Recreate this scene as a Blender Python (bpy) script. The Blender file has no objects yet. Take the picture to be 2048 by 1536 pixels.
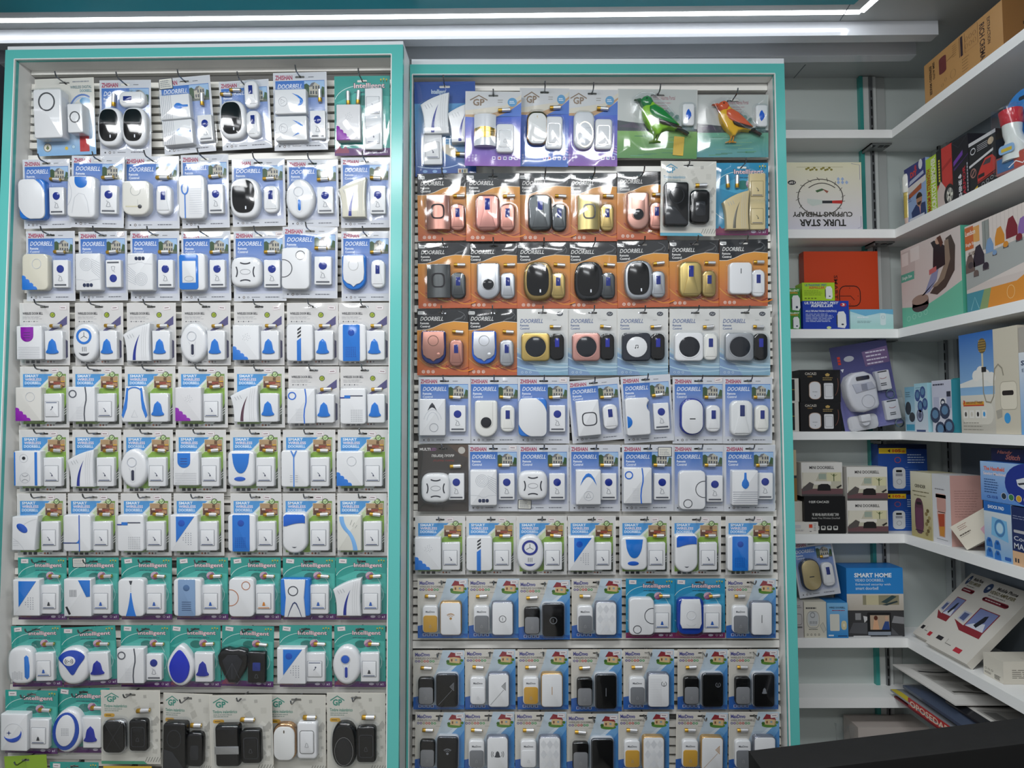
import bpy, math, random
from math import sin, cos, pi, radians, tan
from mathutils import Matrix, Vector

# ------------------------------------------------------------------ camera, world, light, exposure
SC = bpy.context.scene
COL = SC.collection
FPX, PITCH, ROLL, ZC = 1380.0, 2.97, -0.13, 1.5      # focal length in pixels of a 2048x1536 frame
cam_data = bpy.data.cameras.new('camera')
cam_data.sensor_fit = 'HORIZONTAL'; cam_data.sensor_width = 36.0
cam_data.lens = 36.0 * FPX / 2048.0
cam_data.clip_start = 0.02
cam = bpy.data.objects.new('camera', cam_data); COL.objects.link(cam)
CAMROT = Matrix.Rotation(radians(90 + PITCH), 3, 'X') @ Matrix.Rotation(radians(ROLL), 3, 'Z')
CAMPOS = Vector((0, 0, ZC))
cam.matrix_world = Matrix.Translation(CAMPOS) @ CAMROT.to_4x4()
SC.camera = cam

world = bpy.data.worlds.new('shop_ambient'); SC.world = world
world.use_nodes = True
world.node_tree.nodes['Background'].inputs[0].default_value = (0.93, 0.95, 0.97, 1)
world.node_tree.nodes['Background'].inputs[1].default_value = 0.42
LED_STRENGTH = 8.5
# ceiling panel lamps of the shop, hung over the aisle
ZLAMP = 2.545
for lx_, ly_ in ((-1.45, 0.60), (-0.55, 0.60), (0.35, 0.60), (-1.1, -0.75), (0.2, -0.75)):
    ld = bpy.data.lights.new('ceiling_lamp', 'AREA'); ld.shape = 'RECTANGLE'; ld.size = 0.62; ld.size_y = 0.24
    ld.energy = 10.5; ld.color = (0.98, 0.99, 1.0)
    lo_ = bpy.data.objects.new('ceiling_lamp', ld); COL.objects.link(lo_); lo_.location = (lx_, ly_, ZLAMP); lo_.rotation_euler = (math.radians(15), 0, 0)
vs = SC.view_settings
vs.view_transform = 'Standard'; vs.look = 'None'; vs.gamma = 1.0; vs.use_curve_mapping = False
vs.exposure = 0.10
try:
    SC.cycles.use_denoising = True
    SC.cycles.transparent_max_bounces = 16
    SC.cycles.max_bounces = 5
    SC.cycles.diffuse_bounces = 3
    SC.cycles.glossy_bounces = 2
    SC.cycles.caustics_reflective = False
except Exception:
    pass

# ------------------------------------------------------------------ helpers
def ray(px, py):
    return CAMROT @ Vector((px - 1024.0, 768.0 - py, -FPX))
def hit(px, py, p0, n):
    d = ray(px, py); n = Vector(n)
    return CAMPOS + d * ((Vector(p0) - CAMPOS).dot(n) / d.dot(n))
def onY(px, py, Y): return hit(px, py, (0, Y, 0), (0, 1, 0))
def onX(px, py, X): return hit(px, py, (X, 0, 0), (1, 0, 0))
def onZ(px, py, Z): return hit(px, py, (0, 0, Z), (0, 0, 1))

def lin(u):
    u /= 255.0
    return u / 12.92 if u <= 0.04045 else ((u + 0.055) / 1.055) ** 2.4
_hc = {}
def H(h):
    if not isinstance(h, str): return h
    if h not in _hc:
        _hc[h] = (lin(int(h[0:2], 16)), lin(int(h[2:4], 16)), lin(int(h[4:6], 16)), 1.0)
    return _hc[h]

MATS = {}
def mk(name, rough, metal=0.0, spec=0.5, coat=0.0, rnoise=0.06, bump=0.0, bscale=60.0):
    m = bpy.data.materials.new(name); m.use_nodes = True
    nt = m.node_tree; b = nt.nodes['Principled BSDF']
    a = nt.nodes.new('ShaderNodeAttribute'); a.attribute_name = 'Col'
    nt.links.new(a.outputs['Color'], b.inputs['Base Color'])
    tc = nt.nodes.new('ShaderNodeTexCoord')
    nz = nt.nodes.new('ShaderNodeTexNoise'); nz.inputs['Scale'].default_value = bscale
    nt.links.new(tc.outputs['Object'], nz.inputs['Vector'])
    mr = nt.nodes.new('ShaderNodeMapRange')
    mr.inputs['To Min'].default_value = max(0.02, rough - rnoise); mr.inputs['To Max'].default_value = rough + rnoise
    nt.links.new(nz.outputs['Fac'], mr.inputs['Value'])
    nt.links.new(mr.outputs['Result'], b.inputs['Roughness'])
    b.inputs['Metallic'].default_value = metal
    b.inputs['Specular IOR Level'].default_value = spec
    b.inputs['Coat Weight'].default_value = coat
    b.inputs['Coat Roughness'].default_value = 0.08
    if bump:
        bp = nt.nodes.new('ShaderNodeBump'); bp.inputs['Strength'].default_value = bump
        bp.inputs['Distance'].default_value = 0.001
        nt.links.new(nz.outputs['Fac'], bp.inputs['Height']); nt.links.new(bp.outputs['Normal'], b.inputs['Normal'])
    MATS[name] = m
    return m
mk('card_print', 0.42, spec=0.35)
mk('plastic', 0.34, spec=0.45)
mk('gloss_plastic', 0.13, spec=0.35, coat=0.08, rnoise=0.03)
mk('satin_metal', 0.36, metal=0.75)
mk('chrome', 0.18, metal=1.0)
mk('matte', 0.75, spec=0.25, bump=0.05)
mk('laminate', 0.40, spec=0.4, rnoise=0.05, bscale=12)
mk('lacquer', 0.22, spec=0.5, rnoise=0.04, bscale=12)
mk('ceiling_panel', 0.33, spec=0.5, rnoise=0.05, bscale=5)
mk('rail_gloss', 0.07, spec=0.6, rnoise=0.02, bscale=5)

def mk_clear(name, base, edge, rough, tint=(0.97, 0.98, 0.99, 1), bump=0.0):
    m = bpy.data.materials.new(name); m.use_nodes = True
    nt = m.node_tree; nt.nodes.clear()
    out = nt.nodes.new('ShaderNodeOutputMaterial')
    tr = nt.nodes.new('ShaderNodeBsdfTransparent'); tr.inputs[0].default_value = tint
    gl = nt.nodes.new('ShaderNodeBsdfGlossy'); gl.inputs['Roughness'].default_value = rough
    gl.inputs[0].default_value = (1, 1, 1, 1)
    lw = nt.nodes.new('ShaderNodeLayerWeight'); lw.inputs[0].default_value = 0.5
    pw = nt.nodes.new('ShaderNodeMath'); pw.operation = 'POWER'; pw.inputs[1].default_value = 3.5
    ma = nt.nodes.new('ShaderNodeMath'); ma.operation = 'MULTIPLY_ADD'
    ma.inputs[1].default_value = edge; ma.inputs[2].default_value = base
    mx = nt.nodes.new('ShaderNodeMixShader')
    nt.links.new(lw.outputs['Facing'], pw.inputs[0]); nt.links.new(pw.outputs[0], ma.inputs[0])
    nt.links.new(ma.outputs[0], mx.inputs[0]); nt.links.new(tr.outputs[0], mx.inputs[1])
    nt.links.new(gl.outputs[0], mx.inputs[2]); nt.links.new(mx.outputs[0], out.inputs[0])
    MATS[name] = m
mk_clear('clear_blister', 0.04, 0.45, 0.07)
mk_clear('clear_film', 0.055, 0.4, 0.10)

def mk_emit(name, col, strength):
    m = bpy.data.materials.new(name); m.use_nodes = True
    nt = m.node_tree; nt.nodes.clear()
    out = nt.nodes.new('ShaderNodeOutputMaterial'); e = nt.nodes.new('ShaderNodeEmission')
    e.inputs[0].default_value = col; e.inputs[1].default_value = strength
    nt.links.new(e.outputs[0], out.inputs[0]); MATS[name] = m
mk_emit('led_light', (0.93, 0.96, 1.0, 1), LED_STRENGTH)

# ---- flat outlines (lists of (x, y))
def rr(w, h, r=0, cx=0, cy=0, n=4, rb=None):
    rb = r if rb is None else rb
    out = []
    for sx, sy, a0, q in ((1, 1, 0, r), (-1, 1, 90, r), (-1, -1, 180, rb), (1, -1, 270, rb)):
        if q <= 0: out.append((cx + sx * w / 2, cy + sy * h / 2)); continue
        m = n if q < 14 else n + 3
        for k in range(m + 1):
            a = radians(a0 + 90 * k / m)
            out.append((cx + sx * (w / 2 - q) + q * cos(a), cy + sy * (h / 2 - q) + q * sin(a)))
    return out
def el(rx, ry, cx=0, cy=0, n=24, rot=0):
    c, s = cos(radians(rot)), sin(radians(rot)); o = []
    for k in range(n):
        a = 2 * pi * k / n; x, y = rx * cos(a), ry * sin(a)
        o.append((cx + x * c - y * s, cy + x * s + y * c))
    return o
def sup(rx, ry, p=3.0, cx=0, cy=0, n=32):
    o = []
    for k in range(n):
        a = 2 * pi * k / n; c, s = cos(a), sin(a)
        o.append((cx + rx * math.copysign(abs(c) ** (2 / p), c), cy + ry * math.copysign(abs(s) ** (2 / p), s)))
    return o
def area(p):
    return 0.5 * sum(p[i][0] * p[(i + 1) % len(p)][1] - p[(i + 1) % len(p)][0] * p[i][1] for i in range(len(p)))
def ccw(p): return list(p) if area(p) > 0 else list(p)[::-1]
def inset(p, d):
    n = len(p); out = []
    for i in range(n):
        x0, y0 = p[i - 1]; x1, y1 = p[i]; x2, y2 = p[(i + 1) % n]
        ax, ay = x1 - x0, y1 - y0; bx, by = x2 - x1, y2 - y1
        la = math.hypot(ax, ay) or 1e-9; lb = math.hypot(bx, by) or 1e-9
        nx, ny = -ay / la - by / lb, ax / la + bx / lb
        l2 = nx * nx + ny * ny
        if l2 < 0.25: l2 = 0.25
        k = 2 * d / l2
        out.append((x1 + nx * k, y1 + ny * k))
    return out
def arc(cx, cy, rx, ry, a0, a1, n=12):
    return [(cx + rx * cos(radians(a0 + (a1 - a0) * k / n)), cy + ry * sin(radians(a0 + (a1 - a0) * k / n))) for k in range(n + 1)]
def bez(p0, p1, p2, n=10):
    return [((1 - t) ** 2 * p0[0] + 2 * t * (1 - t) * p1[0] + t * t * p2[0],
             (1 - t) ** 2 * p0[1] + 2 * t * (1 - t) * p1[1] + t * t * p2[1]) for t in [k / n for k in range(n + 1)]]

_txt = {}
def text_shape(s, bold=0.0, shear=0.0):
    k = (s, bold, shear)
    if k in _txt: return _txt[k]
    cu = bpy.data.curves.new('lettering', 'FONT')
    cu.body = s; cu.size = 1; cu.resolution_u = 2; cu.offset = bold; cu.shear = shear; cu.dimensions = '2D'; cu.fill_mode = 'BOTH'
    ob = bpy.data.objects.new('lettering', cu); COL.objects.link(ob)
    dg = bpy.context.evaluated_depsgraph_get(); dg.update()
    me = bpy.data.meshes.new_from_object(ob.evaluated_get(dg))
    v = [(q.co.x, q.co.y) for q in me.vertices]; f = [tuple(q.vertices) for q in me.polygons]
    bpy.data.objects.remove(ob); bpy.data.meshes.remove(me); bpy.data.curves.remove(cu)
    if not v: v = [(0, 0), (1, 0), (1, 1)]; f = [(0, 1, 2)]
    x0 = min(q[0] for q in v); x1 = max(q[0] for q in v); y0 = min(q[1] for q in v); y1 = max(q[1] for q in v)
    v = [((q[0] - x0) / (x1 - x0), (q[1] - y0) / (y1 - y0)) for q in v]
    _txt[k] = (v, f)
    return _txt[k]

U = 0.0013            # one drawing unit in metres for the blister packs
class G:
    """Mesh builder in drawing space: x right, y up, z towards the viewer."""
    def __init__(s, u=U, mat='plastic'):
        s.v = []; s.f = []; s.c = []; s.m = []; s.u = u; s.mat = mat; s.T = None
    def pt(s, x, y, z):
        if s.T: x, y, z = s.T(x, y, z)
        s.v.append((x * s.u, -z * s.u, y * s.u)); return len(s.v) - 1
    def face(s, idx, col, mat=None):
        s.f.append(tuple(idx)); s.c.append(col); s.m.append(mat or s.mat)
    def flat(s, p, z, col, mat=None):
        if s.T is None or True: p = ccw(p)
        s.face([s.pt(x, y, z) for x, y in p], H(col), mat)
    def grad(s, x0, y0, x1, y1, z, cb, ct, mat=None, n=4):
        cb, ct = H(cb), H(ct)
        for k in range(n):
            t0, t1 = k / n, (k + 1) / n
            a = tuple(cb[i] + (ct[i] - cb[i]) * t0 for i in range(4)); b = tuple(cb[i] + (ct[i] - cb[i]) * t1 for i in range(4))
            ya, yb = y0 + (y1 - y0) * t0, y0 + (y1 - y0) * t1
            s.face([s.pt(x0, ya, z), s.pt(x1, ya, z), s.pt(x1, yb, z), s.pt(x0, yb, z)], [a, a, b, b], mat)
    def rect(s, x0, y0, x1, y1, z, col, mat=None):
        s.flat([(x0, y0), (x1, y0), (x1, y1), (x0, y1)], z, col, mat)
    def ext(s, p, z0, z1, col, bev=0.0, st=3, cap=None, mat=None, back=False, nocap=False):
        p = ccw(p); col = H(col); cap = H(cap) if cap else col; n = len(p)
        while bev > 0.25:
            q = inset(p, bev * .98)
            if all((p[(i + 1) % n][0] - p[i][0]) * (q[(i + 1) % n][0] - q[i][0]) + (p[(i + 1) % n][1] - p[i][1]) * (q[(i + 1) % n][1] - q[i][1]) > -1e-9 for i in range(n)): break
            bev *= .85
        rings = [(p, z0)]
        if bev:
            for k in range(st + 1):
                a = pi / 2 * k / st
                rings.append((inset(p, bev * (1 - cos(a))), z1 - bev + bev * sin(a)))
        else: rings.append((p, z1))
        ids = [[s.pt(x, y, z) for x, y in q] for q, z in rings]
        for a, b in zip(ids, ids[1:]):
            for i in range(n):
                j = (i + 1) % n; s.face([a[i], a[j], b[j], b[i]], col, mat)
        if not nocap: s.face(ids[-1], cap, mat)
        if back: s.face(ids[0][::-1], col, mat)
        return rings[-1][0]
    def line(s, pts, w, z, col, mat=None, closed=False):
        n = len(pts); L = []; R = []
        for i, (x, y) in enumerate(pts):
            if closed: a, b = pts[i - 1], pts[(i + 1) % n]
            else: a, b = pts[max(i - 1, 0)], pts[min(i + 1, n - 1)]
            dx, dy = b[0] - a[0], b[1] - a[1]; l = math.hypot(dx, dy) or 1e-9
            ww = (w[i] if isinstance(w, (list, tuple)) else w) / 2
            L.append(s.pt(x - dy / l * ww, y + dx / l * ww, z)); R.append(s.pt(x + dy / l * ww, y - dx / l * ww, z))
        for i in range(n if closed else n - 1):
            j = (i + 1) % n; s.face([R[i], R[j], L[j], L[i]], H(col), mat)
    def ring(s, cx, cy, rx, ry, w, z, col, a0=0, a1=360, n=20, mat=None):
        full = abs(a1 - a0) >= 360
        pts = arc(cx, cy, rx, ry, a0, a1, n)
        if full: pts = pts[:-1]
        s.line(pts, w, z, col, mat, closed=full)
    def torus(s, cx, cy, rx, ry, w, z0, z1, col, a0=0, a1=360, n=22, mat=None):
        """raised ring with its own sides"""
        full = abs(a1 - a0) >= 360
        out = arc(cx, cy, rx + w / 2, ry + w / 2, a0, a1, n); inn = arc(cx, cy, rx - w / 2, ry - w / 2, a0, a1, n)
        col = H(col)
        A = [s.pt(x, y, z0) for x, y in out]; B = [s.pt(x, y, z1) for x, y in out]
        C = [s.pt(x, y, z1) for x, y in inn]; D = [s.pt(x, y, z0) for x, y in inn]
        for i in range(n):
            s.face([A[i], A[i + 1], B[i + 1], B[i]], col, mat); s.face([B[i], B[i + 1], C[i + 1], C[i]], col, mat)
            s.face([C[i], C[i + 1], D[i + 1], D[i]], col, mat)
    def dot(s, cx, cy, r, z, col, n=6, mat=None): s.flat(el(r, r, cx, cy, n), z, col, mat)
    def text(s, t, x0, y0, x1, y1, z, col, bold=0.012, shear=0.0, rot=0, mat=None):
        v, f = text_shape(t, bold, shear); ids = []
        for a, b in v:
            if rot == 90: a, b = 1 - b, a
            elif rot == 180: a, b = 1 - a, 1 - b
            elif rot == 270: a, b = b, 1 - a
            ids.append(s.pt(x0 + a * (x1 - x0), y0 + b * (y1 - y0), z))
        for q in f: s.face([ids[i] for i in q], H(col), mat)
    def lines(s, x0, y0, x1, y1, n, z, col, seed=1, fill=0.5, mat=None):
        """print too small to read: broken bars"""
        r = random.Random(seed); dy = (y1 - y0) / n
        for k in range(n):
            y = y1 - (k + 0.5) * dy; x = x0; e = x0 + (x1 - x0) * r.uniform(0.7, 1.0)
            while x < e:
                wl = (x1 - x0) * r.uniform(0.08, 0.22); xe = min(x + wl, e)
                s.rect(x, y - dy * fill / 2, xe, y + dy * fill / 2, z, col, mat); x = xe + (x1 - x0) * 0.025
    def box(s, x0, y0, z0, x1, y1, z1, col, mat=None):
        p = [s.pt(x, y, z) for z in (z0, z1) for x, y in ((x0, y0), (x1, y0), (x1, y1), (x0, y1))]
        for q in ((4, 5, 6, 7), (1, 0, 3, 2), (0, 4, 7, 3), (5, 1, 2, 6), (7, 6, 2, 3), (0, 1, 5, 4)):
            s.face([p[i] for i in q], H(col), mat)
    def rod(s, path, r, col, n=8, mat=None, cap=True):
        """round bar along a 3-D path in drawing space; r may be a list"""
        col = H(col); rings = []; prev = None
        P = [Vector(q) for q in path]
        for i, q in enumerate(P):
            t = (P[min(i + 1, len(P) - 1)] - P[max(i - 1, 0)]).normalized()
            up = Vector((0, 1, 0)) if abs(t.y) < 0.9 else Vector((1, 0, 0))
            if prev is not None: up = prev
            a = (up - t * up.dot(t)).normalized(); b = t.cross(a); prev = a
            rad = r[i] if isinstance(r, (list, tuple)) else r
            rings.append([s.pt(*(q + (a * cos(2 * pi * k / n) + b * sin(2 * pi * k / n)) * rad)) for k in range(n)])
        for A, B in zip(rings, rings[1:]):
            for k in range(n): s.face([A[k], A[(k + 1) % n], B[(k + 1) % n], B[k]], col, mat)
        if cap: s.face(rings[0][::-1], col, mat); s.face(rings[-1], col, mat)
    def mesh(s, name, smooth=38):
        me = bpy.data.meshes.new(name)
        me.from_pydata(s.v, [], s.f)
        names = []
        for m in s.m:
            if m not in names: names.append(m)
        for m in names: me.materials.append(MATS[m])
        if len(names) > 1: me.polygons.foreach_set('material_index', [names.index(m) for m in s.m])
        at = me.color_attributes.new('Col', 'FLOAT_COLOR', 'CORNER'); buf = []
        for f, c in zip(s.f, s.c):
            if isinstance(c, list):
                for q in c: buf.extend(q)
            else: buf.extend(tuple(c) * len(f))
        at.data.foreach_set('color', buf)
        if smooth:
            me.polygons.foreach_set('use_smooth', [True] * len(me.polygons))
            me.set_sharp_from_angle(angle=radians(smooth))
        me.update()
        return me

def put(name, me, parent=None, loc=(0, 0, 0), rot=0.0, rotz=0.0, scale=(1, 1, 1), rotx=0.0):
    if isinstance(me, G): me = me.mesh(name)
    o = bpy.data.objects.new(name, me); COL.objects.link(o)
    o.location = loc; o.rotation_euler = (rotx, -radians(rot), rotz); o.scale = scale
    if parent: o.parent = parent
    return o
def tag(o, label, cat, group=None):
    o['label'] = label; o['category'] = cat
    if group: o['group'] = group
    return o
def struct(o): o['kind'] = 'structure'; return o

# ------------------------------------------------------------------ the room
TEAL, WHITE, SLATC = '5dbab4', 'e6e6e4', 'f0eee7'
YB = 2.16                                    # back wall
ZCEIL = onY(1720, 156, YB).z
XS = onY(1788, 400, 2.05).x                  # front edge of the side shelves
XW = onY(1873, 400, YB).x                    # side wall
YF = 2.05                                    # front edge of the back shelves

def slab(name, x0, x1, y0, y1, z0, z1, col, mat='laminate', parent=None, bev=0.0):
    g = G(u=1.0, mat=mat)
    cx, cy = (x0 + x1) / 2, (y0 + y1) / 2
    g.box(x0 - cx, 0, -(y1 - cy), x1 - cx, z1 - z0, -(y0 - cy), col)
    return put(name, g, parent, (cx, cy, z0))

struct(slab('floor', -2.6, XW, -1.5, YB, -0.05, 0.0, 'a8a49c', 'laminate'))
struct(slab('ceiling', -2.6, XW, -1.4, YB, ZCEIL, ZCEIL + 0.03, 'b0b5b5', 'ceiling_panel'))
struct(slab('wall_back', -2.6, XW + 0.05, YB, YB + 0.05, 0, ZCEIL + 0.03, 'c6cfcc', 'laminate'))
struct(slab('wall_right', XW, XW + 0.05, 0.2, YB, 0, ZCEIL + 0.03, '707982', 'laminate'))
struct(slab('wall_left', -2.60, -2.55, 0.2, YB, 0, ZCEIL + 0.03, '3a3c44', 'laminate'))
# dark fitting left of the teal display
struct(slab('trim_1', -2.0, onY(-4, 300, 1.80).x - 0.01, 1.80, YB, 0, onY(4, 125, 1.8).z, '34363e', 'laminate'))

# ---- ceiling seams
for k, (a, b) in enumerate((((1585, 159), (1611, 129)), ((1680, 41), (1704, 2)))):
    A = onZ(*a, ZCEIL); B = onZ(*b, ZCEIL)
    g = G(u=1.0, mat='matte'); w = 0.0012
    p = [(A.x - w, A.y), (A.x + w, A.y), (B.x + w, B.y), (B.x - w, B.y)]
    ids = [(x, y, z) for z in (ZCEIL - 0.0008, ZCEIL + 0.002) for x, y in p]
    g.v = ids
    for q in ((0, 1, 2, 3), (0, 1, 5, 4), (1, 2, 6, 5), (2, 3, 7, 6), (3, 0, 4, 7)): g.face(q, H('6d747a'))
    s = put('ceiling_seam', g.mesh('ceiling_seam', 0), bpy.data.objects['ceiling'])
    s.matrix_parent_inverse = Matrix.Translation(-bpy.data.objects['ceiling'].location)

# ---- teal ceiling panel, LED line light, two hanging rails
def beam(name, P, Q, w, z0, z1, col, mat, parent=None, side=0.0):
    """box along the floor-plan line P-Q; w is measured to the left-hand side of P->Q shifted by side"""
    P, Q = Vector((P.x, P.y, 0)), Vector((Q.x, Q.y, 0))
    d = Q - P; L = d.length; d.normalize()
    g = G(u=1.0, mat=mat)
    g.box(0, 0, -(side + w), L, z1 - z0, -side, col)
    o = put(name, g, parent, (P.x, P.y, z0), rotz=math.atan2(d.y, d.x))
    return o
zl = ZCEIL - 0.004
LA, LB = onZ(0, 44, zl), onZ(1722, 27, zl)
LC = onZ(1751, 1, zl)
dback = (LB - LA).normalized(); dside = (LC - LB).normalized()
LA2 = LA - dback * 0.5
LC2 = LB + dside * 1.05; LD = LA2 + Vector((-dside.x * 0.2, dside.y, 0)).normalized() * 1.05
led = bpy.data.objects.new('led_line_light', None); COL.objects.link(led)
led.location = (LA2.x, LA2.y, zl)
tag(led, 'bright white LED line light framing the teal ceiling panel', 'light')
def led_run(P, Q):
    o = beam('light_strip', P, Q, 0.019, ZCEIL - 0.0006, ZCEIL + 0.002, 'ffffff', 'led_light', None, -0.0095)
    o.parent = led; o.matrix_parent_inverse = Matrix.Translation(-led.location)
led_run(LA2, LB); led_run(LB, LC2); led_run(LC2, LD); led_run(LD, LA2)
# teal panel inside the LED frame
zt = ZCEIL - 0.014
TA, TB = onZ(0, 25, zt), onZ(1708, 9, zt)
dt = (TB - TA).normalized(); TA2 = TA - dt * 0.45
g = G(u=1.0, mat='lacquer')
quad = [TB + dside * 0.0, TA2, LD + Vector((0.05, 0.06, 0)), LC2 + Vector((-0.06, 0.06, 0))]
for z in (zt, ZCEIL - 0.0005):
    for q in quad: g.v.append((q.x, q.y, z))
g.face((0, 1, 2, 3), H('3f9aa8'))
for i in range(4): g.face((i, (i + 1) % 4, 4 + (i + 1) % 4, 4 + i), H('cdd6dd'))
tp = put('trim_2', g.mesh('teal_ceiling_panel', 0)); struct(tp)
tp['label'] = 'teal lacquered panel on the ceiling inside the LED line'
zr = ZCEIL - 0.040
RA, RB = onZ(0, 86.5, zr), onZ(1877, 69, zr)
dr = (RB - RA).normalized(); RA2 = RA - dr * 0.6
nb = Vector((-dr.y, dr.x, 0))
for k, lab in ((0, 'glossy white ceiling rail mirroring the LED line'), (1, 'grey ceiling rail behind the glossy white one')):
    o = beam('ceiling_rail', RA2 + nb * 0.106 * k, RB + nb * 0.106 * k, 0.036, zr, ZCEIL - 0.0005, 'd2d6dc', 'rail_gloss')
    tag(o, lab, 'rail')

# ------------------------------------------------------------------ the two slat-wall displays
class Panel:
    def __init__(s, P, th):
        s.O = Vector((P.x, P.y, 0)); s.th = radians(th)
        s.ax = Vector((cos(s.th), sin(s.th), 0)); s.n = Vector((-sin(s.th), cos(s.th), 0))
    def at(s, px, py, dep=0.0):
        w = hit(px, py, s.O + s.n * dep, s.n); r = w - s.O
        return r.dot(s.ax), w.z
    def world(s, x, dep, z): return s.O + s.ax * x + s.n * dep + Vector((0, 0, z))
PL = Panel(onY(804, 400, 1.708), -1.2)
PR = Panel(onY(806, 400, 1.80), 0.0)
DEP_L, DEP_R = 0.062, 0.056

def display(P, root_label, xlo, xli, xri, xro, zin, zteal, zcap, dep, backd, rails, ybot):
    root = bpy.data.objects.new('slatwall_display', None); COL.objects.link(root)
    root.location = P.world((xlo + xro) / 2, 0, 0); root.rotation_euler = (0, 0, P.th)
    tag(root, root_label, 'display')
    mid = (xlo + xro) / 2
    def part(name, x0, x1, d0, d1, z0, z1, col, mat):
        g = G(u=1.0, mat=mat); g.box(x0 - mid, z0, -d1, x1 - mid, z1, -d0, col)
        return put(name, g, root)
    part('frame_stile', xlo, xli, 0, 0.016, 0, zteal, TEAL, 'lacquer')
    part('frame_stile', xri, xro, 0, 0.016, 0, zteal, TEAL, 'lacquer')
    part('frame_rail', xli, xri, 0, 0.016, zin, zteal, TEAL, 'lacquer')
    part('edge_strip', xli - 0.0012, xli + 0.0012, -0.0012, 0.004, 0, zin, WHITE, 'laminate')
    part('edge_strip', xri - 0.0012, xri + 0.0012, -0.0012, 0.004, 0, zin, WHITE, 'laminate')
    part('edge_strip', xli, xri, -0.0012, 0.004, zin - 0.0012, zin + 0.0012, WHITE, 'laminate')
    part('side_board', xlo, xli, 0.0165, backd, 0, zteal, WHITE, 'laminate')
    part('side_board', xri, xro, 0.0165, backd, 0, zteal, WHITE, 'laminate')
    part('top_board', xli, xri, 0.0165, backd, zin, zteal, WHITE, 'laminate')
    part('top_cap', xlo + 0.004, xro, 0.002, backd, zteal + 0.0004, zcap, 'dfe2e6', 'laminate')
    part('back_board', xli + 0.0004, xri - 0.0004, dep + 0.012, dep + 0.022, 0.3, zin - 0.0004, '6c6c6a', 'matte')
    pitch, sh = 0.0227, 0.0155
    z = zin - 0.012
    zs = sorted(rails, reverse=True)
    proto = {}
    while z > ybot:
        if not any(abs(z - sh / 2 - r) < 0.0105 + sh / 2 for r in zs):
            if 's' not in proto:
                g = G(u=1.0, mat='laminate'); w = (xri - xli) / 2 - 0.001
                g.box(-w, -sh / 2, -0.0118, w, sh / 2, 0, SLATC); proto['s'] = g.mesh('slat', 0)
            put('slat', proto['s'], root, ((xli + xri) / 2 - mid, dep, z - sh / 2))
        z -= pitch
    for r in zs:
        if 'r' not in proto:
            g = G(u=1.0, mat='laminate'); w = (xri - xli) / 2 - 0.001
            g.box(-w, -0.009, -0.0118, w, 0.009, 0.0035, 'f2f1ec'); proto['r'] = g.mesh('hook_rail', 0)
        put('hook_rail', proto['r'], root, ((xli + xri) / 2 - mid, dep, r))
    return root
RAILS_L = [140, 315, 459, 604, 731, 857, 985, 1113, 1243, 1377, 1512]
RAILS_R = [176, 340, 477, 617, 752, 888, 1027, 1153, 1288, 1420]
L_in = PL.at(400, 113.5)[1]; R_in = PR.at(1190, 148)[1]
display(PL, 'teal-framed slat wall display on the left, standing slightly proud', PL.at(3.5, 300)[0], PL.at(22.6, 300)[0], PL.at(781.5, 300)[0], 0.0,
        L_in, PL.at(400, 94.5)[1], PL.at(400, 87)[1], DEP_L, 0.098, [PL.at(400, y, DEP_L)[1] for y in RAILS_L], 0.52)
display(PR, 'teal-framed slat wall display in the middle, set back beside shelves', 0.0165, PR.at(824, 300)[0], PR.at(1553, 300)[0], PR.at(1572.5, 300)[0],
        R_in, PR.at(1190, 128)[1], PR.at(1190, 117)[1], DEP_R, YB - PR.O.y - 0.002, [PR.at(1190, y, DEP_R)[1] for y in RAILS_R], 0.52)

# ------------------------------------------------------------------ doorbell pack pieces
W, CR, BL, NB, PU, BK, GO, PI, SI, CH, LBL = 'e4e4e5', 'd9d4c2', '2474cc', '1d2f8c', '8a1fa3', '0d0e10', 'c8a657', 'c48f81', 'b9bcc1', '4b4e50', '7fb1de'
GD = '54565c'
class Ch:
    def __init__(s, col=W, mat='plastic'):
        s.col = col; s.mat = mat; s.b = G(mat=mat); s.parts = []; s.z = 14; s.bev = 3; s.out = None
    def body(s, p, z=15, bev=3, col=None, st=3):
        s.out = ccw(p); s.z = z; s.bev = bev
        s.b.ext(p, 0, z, col or s.col, bev, st, back=True); return s
    def add(s, name, mat=None):
        g = G(mat=mat or s.mat); s.parts.append((name, g)); return g
    def raised(s, name, p, col, h=0.8, bev=0.4, mat=None, z=None):
        g = s.add(name, mat); z = s.z if z is None else z
        g.ext(p, z - 0.6, z + h, col, bev, 2); return g
    @property
    def d(s): return s.z + 0.25

def grille(g, x0, y0, x1, y1, nx, ny, z, col, w=0.9):
    for i in range(nx):
        for j in range(ny):
            x = x0 + (x1 - x0) * i / max(nx - 1, 1); y = y0 + (y1 - y0) * j / max(ny - 1, 1)
            g.rect(x - w, y - w, x + w, y + w, z, col)
def slits(g, x0, x1, ys, z, col, w=0.9):
    for y in ys: g.rect(x0, y - w / 2, x1, y + w / 2, z, col)
def crescent(cx, cy, r, t, a0, a1, n=12):
    o = arc(cx, cy, r, r, a0, a1, n); i = []
    for k in range(n + 1):
        f = k / n; a = radians(a1 + (a0 - a1) * f); q = r - t * sin(pi * f)
        i.append((cx + q * cos(a), cy + q * sin(a)))
    return o + i[1:-1]
def bell_shape(w, h, cx=0, cy=0):
    q = [(-.5, -.36), (-.47, -.44), (-.2, -.5), (.2, -.5), (.47, -.44), (.5, -.36), (.36, -.2), (.3, .1), (.24, .3), (.1, .42), (0, .5), (-.1, .42), (-.24, .3), (-.3, .1), (-.36, -.2)]
    return [(cx + x * w, cy + y * h) for x, y in q]
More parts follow.
